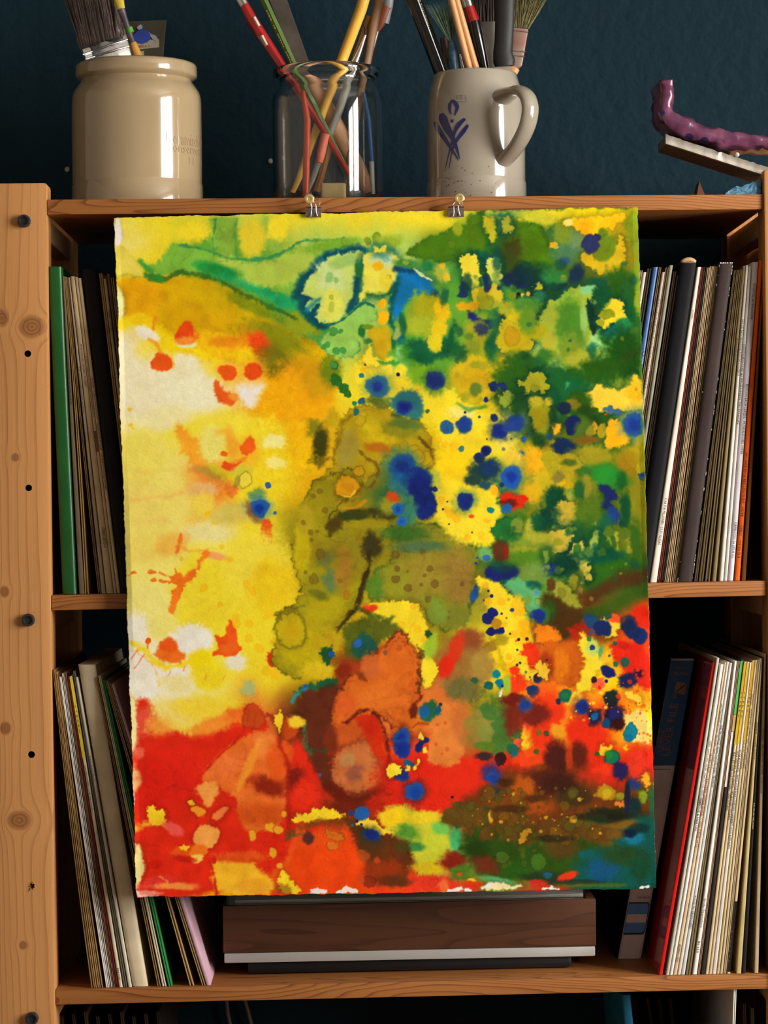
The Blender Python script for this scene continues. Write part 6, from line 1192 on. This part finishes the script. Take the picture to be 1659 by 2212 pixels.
    E(390,1535,60,28,(234,206,110),.9); E(440,1530,60,26,(236,204,60),.9); E(470,1560,60,18,(238,140,50),.9,-20); E(310,1560,16,30,(226,84,64),.8); E(345,1570,30,20,(240,170,70),.9,0,.8); E(520,1545,30,20,(232,110,36),.9); E(370,1680,60,70,(214,40,22),.8)
    E(300,1625,12,14,(230,100,80),.8); E(291,1685,13,26,(234,178,120),.6); E(285,1570,9,50,(230,214,150),.6); E(330,1700,30,60,(208,36,18),.8)
    P([522,1592,560,1574,584,1578,602,1602,616,1650,622,1740,600,1790,540,1800,515,1770,508,1720,450,1690,430,1688,442,1660,490,1612],(226,112,44),5,6); E(575,1610,24,30,(234,130,60),.8); E(490,1660,40,22,(232,116,56),.8,-30); E(535,1660,10,60,(236,150,50),.9,25,.8); E(580,1698,40,20,(140,42,18),.9,10); E(600,1640,24,40,(220,92,30),.8); E(560,1760,50,26,(200,86,24),.8)
    L([424,1692,455,1650,500,1608,530,1575],4,(190,32,12),3,.85,4); L([600,1600,622,1650,624,1720,622,1790],9,(160,34,16),6,.8,6)
    P([524,1540,540,1516,562,1530,578,1562,556,1576,524,1570],(192,76,26),3,4,1,(150,46,20),3,.6); L([575,1545,600,1570,605,1600],8,(150,40,18),4,.8,6); E(625,1575,20,22,(186,76,22),.3,0,1,1,(150,60,20),.5)
    P([592,1550,600,1540,606,1530,612,1560,604,1590,598,1575],(238,200,40),2,6); E(640,1560,16,12,(236,196,50),.7); P([605,1600,625,1640,640,1650,640,1620,620,1600],(236,90,30),5,6,.8); E(645,1640,14,40,(220,50,24),.8); E(640,1690,20,30,(120,34,18),.9); E(660,1720,30,40,(222,52,24),.8)
    E(450,1706,24,20,(234,150,72),.45); E(448,1726,14,16,(234,150,70),.5)
    P([406,1736,412,1728,424,1736,416,1744],(240,206,40),1.5,5); P([408,1745,425,1740,446,1750,440,1768,424,1762],(236,148,40),2,4,1,(220,110,20),2,.5)
    P([418,1800,434,1776,478,1790,472,1812,452,1836,428,1828,416,1816],(236,154,74),2.5,4); P([454,1764,484,1740,496,1746,470,1778],(232,124,62),3,3); E(440,1770,16,10,(214,50,18),.6,-30,.8)
    P([320,1742,334,1738,338,1752,352,1748,356,1762,365,1778,340,1784,318,1770],(238,200,40),2,8); L([288,1792,312,1782,345,1778,370,1790],11,(240,170,50),6,.9,6); E(375,1790,24,12,(230,90,80),.8,30)
    E(392,1842,26,14,(226,90,22),.5); E(430,1838,20,16,(232,118,28),.4); P([385,1830,400,1824,414,1832,400,1836],(240,196,40),1.5,6); E(425,1855,14,10,(240,190,92),.4); E(396,1855,26,8,(190,36,14),.8,10)
    P([456,1868,474,1856,545,1858,572,1890,592,1912,578,1934,466,1934,458,1890],(240,178,44),6,7); L([452,1860,462,1900,466,1934],5,(190,36,14),3,.9,4); E(550,1915,40,18,(230,160,40),.8); E(520,1850,60,12,(220,86,26),.9); E(462,1858,5,8,(200,40,16),.5)
    P([288,1826,304,1820,308,1850,314,1880,302,1906,290,1930],(232,214,140),4,5); E(335,1865,16,10,(200,32,14),.7,-20); E(345,1905,40,14,(222,60,50),.8,-10); E(380,1915,50,8,(238,140,70),.9); E(320,1930,30,6,(236,140,120),.8); L([345,1895,362,1905],5,(240,170,60),3,.7,3)
    for x,y,rx,ry in ((583,1788,12,10),(600,1792,10,9),(546,1806,8,13),(588,1842,9,11),(604,1871,7,6),(662,1898,8,9),(612,1760,6,7)): E(x,y,rx,ry,(228,158,40),.4,0,1,1.4,(180,70,20),.5)
    P([606,1884,622,1890,650,1922,640,1934,604,1928],(240,204,40),3,9); E(614,1920,16,12,(120,70,24),.8,0,.6)
    # ---------- bottom middle
    P([628,1842,650,1816,700,1790,762,1800,776,1842,792,1882,815,1922,720,1928,650,1924,624,1884],(228,74,14),8,7); E(680,1810,50,16,(222,80,20),.8,-15)
    P([628,1766,655,1757,668,1760,676,1740,684,1752,700,1738,712,1748,745,1756,742,1766,700,1772,650,1778,634,1778],(238,200,40),2,7); L([622,1800,650,1790,700,1772,750,1778,765,1790],10,(120,70,22),6,.85,7); L([618,1810,650,1800],7,(60,90,50),5,.8,5); E(665,1808,11,14,(90,50,44),.6); E(725,1804,22,12,(196,110,30),.6,20,.9,1.5,(110,50,16),.5); E(722,1827,12,9,(206,110,30),.4,0,1,1.5,(150,60,20),.6)
    P([735,1762,765,1768,800,1790,850,1806,886,1832,892,1890,850,1904,800,1892,785,1850,760,1800],(98,52,18),7,8); E(835,1880,44,22,(140,54,18),.9); E(800,1820,30,24,(84,54,24),.8); E(788,1850,16,14,(170,80,30),.5,0,.8,1.5); E(816,1858,9,8,(190,70,30),.5,0,.8,1.5)
    P([768,1778,790,1768,806,1770,832,1796,852,1788,856,1800,820,1806,790,1792],(238,200,60),2,8); P([812,1764,840,1742,880,1738,912,1756,956,1760,964,1792,978,1832,966,1862,942,1886,905,1900,892,1852,870,1812,842,1792],(190,188,52),9,8); E(848,1765,32,22,(238,194,30),.8); E(925,1768,40,14,(226,196,40),.8); E(880,1800,28,16,(90,146,50),.9,20); E(900,1830,22,10,(70,130,60),.8); E(985,1812,14,36,(74,168,104),.7); E(945,1820,26,24,(190,196,56),.8); E(930,1875,40,14,(204,178,30),.8); E(868,1830,16,14,(80,70,24),.8); E(955,1790,24,14,(110,180,80),.8)
    drop(785,1757,15,(36,88,150)); drop(759,1757,6,(34,66,110)); drop(802,1804,18,(24,40,108),(40,60,60),None,11,15); drop(772,1775,3); drop(781,1781,3); drop(762,1783,3,(30,100,100))
    P([880,1895,915,1888,960,1894,985,1900,990,1930,900,1932,880,1915],(222,62,36),5,8); E(960,1915,12,16,(234,110,60),.7); E(850,1905,40,12,(100,50,20),.8); E(800,1905,14,12,(120,44,20),.6,0,.8,1,(90,30,14),.5); E(780,1900,8,8,(190,80,40),.5); E(980,1860,30,20,(130,36,20),.9); E(1000,1885,24,18,(84,120,36),.8); E(992,1890,5,5,(200,80,20),.5); E(1020,1905,10,7,(226,196,40),.6)
    # ---------- bottom right: brown, moss, teal
    E(1070,1560,50,60,(84,108,42),.9); E(1040,1560,36,30,(140,130,56),.9); E(1040,1590,30,20,(130,136,60),.8); E(1015,1600,20,30,(150,110,50),.9,0,.6)
    for x,y,r in ((1060,1540,17),(1085,1555,14),(1075,1570,12),(1090,1580,17),(1080,1600,20),(1050,1530,12),(1095,1540,12),(1078,1620,14),(1105,1605,12)): E(x,y,r,r,(74,112,44),.25,0,.9,1,(60,130,90),.4)
    E(1120,1586,10,10,(44,124,60),.3,0,1,1,(24,92,40),.5); E(1122,1607,11,10,(232,90,54),.3); E(1108,1620,13,12,(30,98,74),.35); E(1113,1632,11,9,(20,104,110),.4); drop(1083,1640,11,(60,24,22),None,None,15); E(1048,1634,18,9,(60,40,40),.8); E(1050,1612,24,9,(90,120,40),.8)
    E(1110,1550,20,40,(120,36,22),.9,0,.9); E(1110,1510,24,12,(110,30,20),.8); P([1080,1494,1086,1490,1084,1504,1078,1506],(222,214,210),1.2,3)
    P([1128,1568,1152,1564,1150,1590,1162,1622,1150,1638,1134,1636,1126,1604],(238,196,40),3,7); E(1139,1568,7,4,(228,220,210),.4); P([1160,1600,1200,1590,1180,1640,1150,1660,1110,1650,1105,1640],(232,70,24),6,7,.9)
    E(1190,1560,50,60,(222,56,22),.8); E(1260,1590,50,50,(218,50,20),.8); L([1232,1530,1212,1572,1224,1612],16,(238,140,28),8,.85,7); E(1205,1580,14,16,(220,150,30),.8); E(1240,1510,20,12,(236,190,40),.7); drop(1164,1583,6,(110,100,30)); drop(1181,1585,6,(70,80,50)); drop(1159,1623,6,(80,90,24))
    E(1160,1540,30,24,(110,36,24),.9); drop(1135,1524,11,(34,60,130),(70,60,100)); E(1205,1640,26,40,(76,32,24),.8); E(1250,1632,18,30,(96,36,20),.8); E(1228,1640,8,30,(170,60,24),.8); drop(1222,1502,14,(30,92,60),None,(30,110,70)); drop(1207,1515,6,(34,50,70))
    drop(1258,1527,14,(28,42,110),(110,50,60)); E(1323,1510,16,18,(30,44,40),.4); E(1325,1545,24,26,(34,28,60),.7); E(1328,1540,12,12,(36,40,110),.7); E(1284,1550,16,20,(40,34,60),.6,20); E(1284,1549,7,11,(20,96,150),.5,25); E(1308,1561,11,10,(18,76,112),.4); E(1335,1565,14,14,(60,20,24),.6)
    P([1344,1545,1372,1530,1404,1542,1408,1606,1372,1604,1352,1580],(232,204,110),5,8); P([1362,1492,1392,1490,1402,1535,1384,1532],(236,166,30),4,8); P([1340,1490,1372,1492,1390,1530,1366,1515],(236,190,60),3,9); scat(26,1355,1408,1535,1612,1.2,4,[(224,80,40),(230,110,60)]); scat(40,1290,1405,1440,1540,1.2,5,[(226,60,24),(232,90,30),(200,40,20)],.4,.8); scat(22,1100,1190,1380,1470,1,3,[(226,70,30),(60,40,60),(236,150,30)],.4,.9)
    scat(16,1230,1330,1480,1560,1.5,4,[(238,200,60),(236,120,40)],.4,.9); E(1362,1580,13,17,(16,126,148),.35,0,1,1,(10,70,80),.5); E(1358,1592,10,10,(16,110,140),.4)
    P([1292,1620,1300,1608,1316,1615,1325,1612,1322,1625,1300,1635],(240,190,40),2,8); P([1345,1612,1356,1608,1354,1622],(240,180,40),2,6); E(1320,1637,17,18,(22,112,84),.35,20,1,1,(12,60,50),.5); E(1312,1630,9,9,(40,130,50),.6); drop(1290,1629,5,(60,90,50)); E(1340,1665,20,20,(40,34,84),.6); drop(1372,1692,14,(32,56,120)); E(1300,1665,24,16,(226,60,24),.8); E(1375,1650,24,30,(222,60,36),.8); P([1385,1675,1400,1665,1404,1700,1396,1712],(236,160,40),4,8); E(1282,1680,30,14,(190,50,24),.8)
    P([1010,1722,1050,1692,1092,1662,1130,1668,1200,1682,1280,1690,1330,1700,1405,1715,1412,1780,1300,1770,1200,1780,1080,1790,960,1785,955,1762],(108,58,18),14,9); E(1180,1690,60,30,(80,36,20),.8); E(1130,1700,30,24,(168,84,18),.8); E(1160,1740,40,20,(150,76,20),.8); E(1090,1740,40,24,(120,66,20),.8); E(1240,1720,40,24,(70,50,24),.8); E(1330,1760,60,16,(36,40,20),.8)
    E(1062,1672,22,24,(60,56,110),.9); drop(1065,1682,14,(34,58,140)); E(1070,1715,16,14,(60,56,60),.8)
    P([956,1760,970,1742,985,1732,1010,1738,1058,1742,1060,1776,1020,1782,975,1786,960,1775],(96,72,22),4,6,1,(24,90,60),3,.5); E(1060,1765,5,14,(206,160,40),.6); drop(977,1722,3,'k')
    P([1000,1788,1060,1780,1130,1790,1200,1800,1280,1810,1300,1850,1240,1890,1100,1905,1040,1880,1005,1850],(48,78,18),12,9); E(1130,1800,60,24,(100,74,22),.8); E(1200,1790,60,20,(96,64,20),.8); E(1210,1830,40,26,(86,66,22),.9); E(1300,1800,44,20,(96,66,22),.8); E(1100,1880,60,20,(46,90,22),.8)
    scat(70,1010,1290,1705,1815,4,15,[(112,78,20),(124,84,22),(96,70,22),(92,84,26)],.25,.8,(52,36,14)); scat(44,1020,1300,1695,1815,1.5,5,[(190,150,40),(176,140,40),(170,110,30)],.4,.9); scat(14,1020,1180,1800,1880,4,10,[(74,98,26),(84,84,24)],.3,.7,(40,60,20))
    P([1120,1815,1130,1795,1150,1790,1138,1812,1124,1822],(176,130,34),2,6); E(1240,1770,8,8,(206,150,40),.6); E(1310,1712,22,16,(172,132,28),.5,0,1,1.4); E(1312,1714,10,9,(190,160,30),.4); E(1340,1718,9,10,(150,140,34),.4); E(1390,1720,10,14,(130,140,34),.5); P([1325,1728,1350,1728,1352,1742,1332,1740],(206,120,40),2,8)
    E(1085,1852,15,12,(76,102,32),.3,0,.9,1,(40,60,20),.6); E(1164,1862,16,20,(70,108,30),.3,0,.9,1,(36,66,20),.7); E(1132,1866,9,10,(60,92,26),.4,0,.9,1,(36,60,20),.7)
    P([1320,1790,1360,1770,1420,1755,1424,1925,1330,1925,1240,1912,1236,1856,1290,1836,1330,1830],(18,84,76),14,10); E(1300,1880,36,26,(22,84,120),.8); E(1370,1812,24,14,(28,112,132),.8); E(1356,1800,20,8,(12,32,60),.8); E(1350,1850,44,20,(40,76,40),.9); E(1385,1870,24,30,(24,74,50),.9); E(1345,1780,34,10,(120,90,30),.8); E(1330,1800,20,14,(110,80,24),.8); E(1265,1845,20,10,(20,90,90),.8); E(1290,1770,30,10,(60,90,30),.8); E(1370,1740,16,20,(22,50,50),.8); E(1410,1730,8,30,(40,90,60),.8); E(1355,1720,7,40,(30,36,60),.8)
    E(1180,1895,50,10,(40,60,34),.9); E(1225,1894,24,9,(214,60,26),.6,-20); E(1182,1892,10,7,(30,90,110),.7); E(1250,1910,60,6,(90,100,28),.7); E(1310,1912,40,5,(70,100,40),.7); E(1050,1865,34,20,(120,40,24),.9,30,.8); E(1080,1905,40,9,(90,160,110),.8,10); P([1040,1914,1060,1906,1110,1912,1140,1914,1110,1922,1050,1922],(228,212,160),3,6); E(1020,1912,20,9,(206,60,24),.7); E(1160,1908,20,8,(200,50,40),.7)
    for q in ([664,1928,682,1925,700,1926],[733,1927,750,1922,770,1924],[970,1922,992,1919,1014,1922],[1172,1920,1188,1917,1206,1920],[1384,1919,1398,1916],[1048,1916,1064,1912]): L(q,7,(230,222,214),1.5,1,7)
    for x,y,rx,ry,c in ((1205,1692,34,18,(60,28,20)),(1300,1766,60,10,(30,30,18)),(1195,1812,40,8,(38,36,16)),(1030,1832,30,18,(36,62,14)),(1240,1905,60,6,(26,48,40)),(1100,1748,40,8,(60,40,16)),(1160,1725,30,8,(66,40,16)),(1380,1790,24,10,(14,40,44)),(1090,1690,20,10,(60,34,18))): E(x,y,rx,ry,c,.9,0,.7)
    # deckle edges
    L([268,470,420,470,640,462,900,457,1000,455],3,(206,196,90),2,.6,3); L([1000,455,1200,450,1378,446],5,(70,110,24),3,.8,5); L([1377,448,1387,800,1397,1200],4,(110,150,40),2,.45,3)
    L([1404,1398,1408,1420],4,(224,214,200),1.5,.9,2); L([1414,1690,1416,1715],4,(224,214,200),1.5,.8,2); L([286,1700,289,1740],4,(224,214,200),2,.8,3); L([292,1925,300,1938,340,1938],6,(230,210,200),2,.8,3)
# ---------------------------------------------------------------- the painted sheet
def make_sheet():
    art = make_painting()
    NU, NV = 860, 1112
    TL,TR,BR,BL = (247.0,471.0),(1378.0,446.5),(1418.0,1919.5),(295.0,1939.0)
    r = np.random.RandomState(2)
    def edge(n,a):
        e = np.zeros(n)
        for sc in (60,22,8,3):
            k = r.randn(n//sc+3); e += np.interp(np.arange(n)/sc,np.arange(len(k)),k)*a*(.35+.2*(sc>20))
        return e
    u = np.linspace(0,1,NU); v = np.linspace(0,1,NV); U,V = np.meshgrid(u,v)
    eT,eB,eL,eR = edge(NU,1.3),edge(NU,1.2),edge(NV,1.5),edge(NV,.9)
    X = (TL[0]*(1-U)+TR[0]*U)*(1-V)+(BL[0]*(1-U)+BR[0]*U)*V
    Y = (TL[1]*(1-U)+TR[1]*U)*(1-V)+(BL[1]*(1-U)+BR[1]*U)*V
    f = lambda w: np.clip(1-w/.02,0,1)
    Y += eT[None,:]*f(V)+eB[None,:]*f(1-V); X += eL[:,None]*f(U)+eR[:,None]*f(1-U)
    # the sheet hangs a little in front of the boards, its foot and sides swinging forward
    D = -.0125-.014*V**2-.006*np.sin(np.pi*U)*V*.6-.0022*np.sin(3.1*U+2.2*V)*V-.004*(np.abs(2*U-1)**4)*V*.8-.0015*np.sin(9*V+4*U)*f(1-np.abs(2*U-1))
    R3 = np.array(ROT.to_3x3())
    d = np.stack([(X-W/2)/FPX,-(Y-H/2)/FPX,-np.ones_like(X)],-1) @ R3.T
    t = (D+DIST)/d[...,1]
    P = d*t[...,None]; P[...,1] = D; P[...,2] += EYE
    org = P[0,NU//2].copy(); Pf = P.reshape(-1,3)-org
    ix = np.clip(X-PX0,0,art.shape[1]-1.01); iy = np.clip(Y-PY0,0,art.shape[0]-1.01)
    x0 = ix.astype(int); y0 = iy.astype(int); fx = (ix-x0)[...,None]; fy = (iy-y0)[...,None]
    cc = (art[y0,x0]*(1-fx)+art[y0,x0+1]*fx)*(1-fy)+(art[y0+1,x0]*(1-fx)+art[y0+1,x0+1]*fx)*fy
    cc = cc.reshape(-1,3)/255.0
    lin = np.where(cc<=.04045,cc/12.92,((cc+.055)/1.055)**2.4)*.93
    idx = np.arange(NU*NV).reshape(NV,NU)
    quads = np.stack([idx[1:,:-1],idx[1:,1:],idx[:-1,1:],idx[:-1,:-1]],-1).reshape(-1,4)
    # back of the sheet, coarser, and the cut edge all round
    bs = 8; bi = np.unique(np.r_[np.arange(0,NV,bs),NV-1]); bj = np.unique(np.r_[np.arange(0,NU,bs),NU-1])
    back = P[np.ix_(bi,bj)].copy(); back[...,1] += .0007; nb = back.shape[0]*back.shape[1]
    bidx = np.arange(nb).reshape(len(bi),len(bj))+NU*NV
    bq = np.stack([bidx[:-1,:-1],bidx[:-1,1:],bidx[1:,1:],bidx[1:,:-1]],-1).reshape(-1,4)
    rim = np.r_[idx[0,:],idx[1:,-1],idx[-1,-2::-1],idx[-2:0:-1,0]]
    rp = Pf[rim].copy(); rp[:,1] += .0007; ridx = np.arange(len(rim))+NU*NV+nb; nx = np.roll(np.arange(len(rim)),-1)
    rq = np.stack([rim,rim[nx],ridx[nx],ridx],-1)
    verts = np.concatenate([Pf,back.reshape(-1,3)-org,rp]).astype(np.float32); faces = np.concatenate([quads,bq,rq]).astype(np.int32)
    white = np.tile(np.array([[.70,.66,.60]]),(nb+len(rim),1)); lin = np.concatenate([lin,white]); lin[NU*NV+nb:] = lin[rim]*.6+.4*white[:1]
    me = bpy.data.meshes.new('watercolour_painting'); me.vertices.add(len(verts)); me.vertices.foreach_set('co',verts.ravel())
    me.loops.add(faces.size); me.loops.foreach_set('vertex_index',faces.ravel()); me.polygons.add(len(faces)); me.polygons.foreach_set('loop_start',np.arange(0,faces.size,4,dtype=np.int32))
    me.polygons.foreach_set('use_smooth',np.ones(len(faces),bool)); me.update(calc_edges=True)
    at_ = me.color_attributes.new('pigment','FLOAT_COLOR','POINT'); at_.data.foreach_set('color',np.c_[lin,np.ones(len(lin))].astype(np.float32).ravel())
    m = bpy.data.materials.new('watercolour_on_rag_paper'); m.use_nodes = True; nt = m.node_tree; b = nt.nodes['Principled BSDF']
    b.inputs['Roughness'].default_value = .72; b.inputs['Specular IOR Level'].default_value = .06
    a = nt.nodes.new('ShaderNodeVertexColor'); a.layer_name = 'pigment'; nt.links.new(a.outputs['Color'],b.inputs['Base Color'])
    tc = nt.nodes.new('ShaderNodeTexCoord'); n1 = nt.nodes.new('ShaderNodeTexNoise'); n1.inputs['Scale'].default_value = 420; n1.inputs['Detail'].default_value = 4
    nt.links.new(tc.outputs['Object'],n1.inputs['Vector']); bp = nt.nodes.new('ShaderNodeBump'); bp.inputs['Strength'].default_value = .34; bp.inputs['Distance'].default_value = .0006
    nt.links.new(n1.outputs['Fac'],bp.inputs['Height']); nt.links.new(bp.outputs[0],b.inputs['Normal'])
    me.materials.append(m); o = bpy.data.objects.new('watercolour_painting',me); COL.objects.link(o); o.location = org
    tag(o,'large abstract watercolour in yellow, red, green and blue clipped to the top shelf','painting')
make_sheet()

# ---------------------------------------------------------------- two small bulldog clips on brass pins
M_clip = mat('dark_sprung_steel',(120,106,96),rough=.38,metal=.45,var=.08); M_wire = mat('nickel_wire',(214,206,196),rough=.18,metal=1.0); M_brass = mat('brass_pin',(206,176,112),rough=.35,metal=.6,var=.08)
def clip(px,py,bx,by,label,lab2):
    """px,py: pin head; bx,by: middle of the clip's jaw"""
    t = empty('bulldog_clip',at(bx,by-14,-.014),label,'clip','bulldog clips holding the painting')
    k = pxs(-.014); hw = 16.8/k
    c_ = at(bx,by,-.014); zt_,zb_ = c_.z+11/k, c_.z-11/k; rz = -.02
    for nm,yf,s in (('front_jaw',-.0160,1),('back_jaw',-.0102,-1)):
        bm = new(); prof = [(0,0),(.0012,.0018),(.0014,.0040),(.0004,.0060),(.0010,.0078),(.0006,.0092),(.0026,.0102)]
        rows = []
        for d_,h in prof:
            z = zb_+h; y = yf-s*d_+s*.0004; rows.append([bm.verts.new((c_.x+sx*hw,y,z+rz*sx*hw)) for sx in (-1,-.33,.33,1)]+[bm.verts.new((c_.x+sx*hw,y+s*.0005,z+rz*sx*hw)) for sx in (1,.33,-.33,-1)])
        for a,b in zip(rows,rows[1:]):
            for j in range(8): bm.faces.new((a[j],a[(j+1)%8],b[(j+1)%8],b[j]))
        bm.faces.new(rows[0][::-1]); bm.faces.new(rows[-1]); sharpen(obj(nm,bm,M_clip,t),30)
    bm = new(); z = zt_-.0002; tube(bm,[(c_.x-hw,-.0132,z),(c_.x+hw,-.0132,z)],.0011,10); obj('hinge_tube',bm,M_clip,t,smooth=True)
    # front wire lever: two legs on the front jaw joined by an eye that hangs on the pin
    e = at(px,py,-.0195); kk = pxs(-.019)
    q = lambda x,y,Y: at(x,y,Y)
    bm = new(); tube(bm,catmull([q(bx-6,by+11,-.0178),q(bx-4.5,by,-.0186),q(bx-4,by-14,-.0192),q(px+1,py+11,-.0200),q(px-9,py+3,-.0202),q(px-7,py-8,-.0202),q(px+3,py-10,-.0202),q(px+10,py-3,-.0202),q(px+9,py+6,-.0200),q(bx+5,by-16,-.0192),q(bx+6,by-2,-.0186),q(bx+9,by+9,-.0178)],4),.00048,8); obj('wire_lever',bm,M_wire,t,smooth=True)
    bm = new(); tube(bm,catmull([q(bx-5,by-8,-.0098),q(bx-6,by-17,-.0080),q(bx+8,by-29,-.0066),q(bx+14,by-24,-.0062),q(bx+12,by-15,-.0076),q(bx+9,by-8,-.0096)],4),.00048,8); obj('wire_lever',bm,M_wire,t,smooth=True)
    p = empty('push_pin',at(px,py,-.0215),lab2,'pin','brass pins in the shelf edge')
    bm = new(); lathe(bm,[(0,.0003),(.0010,.0003),(.0013,0),(.0017,.0003),(.0040,.0004),(.0046,.0001),(.0047,-.0003),(.0012,-.0006),(.0009,-.0010),(.0007,-.024),(0,-.0245)],(0,0),28)
    bmesh.ops.transform(bm,matrix=Matrix.Translation(at(px,py,-.0218))@Matrix.Rotation(math.pi/2,4,'X'),verts=bm.verts); sharpen(obj('pin',bm,M_brass,p),40)
clip(667.5,429.5,677,459,'left bulldog clip gripping the painting under the glass jar','left brass pin carrying the clip under the glass jar')
clip(992,428,985,458,'right bulldog clip gripping the painting under the mug','right brass pin carrying the clip under the mug')
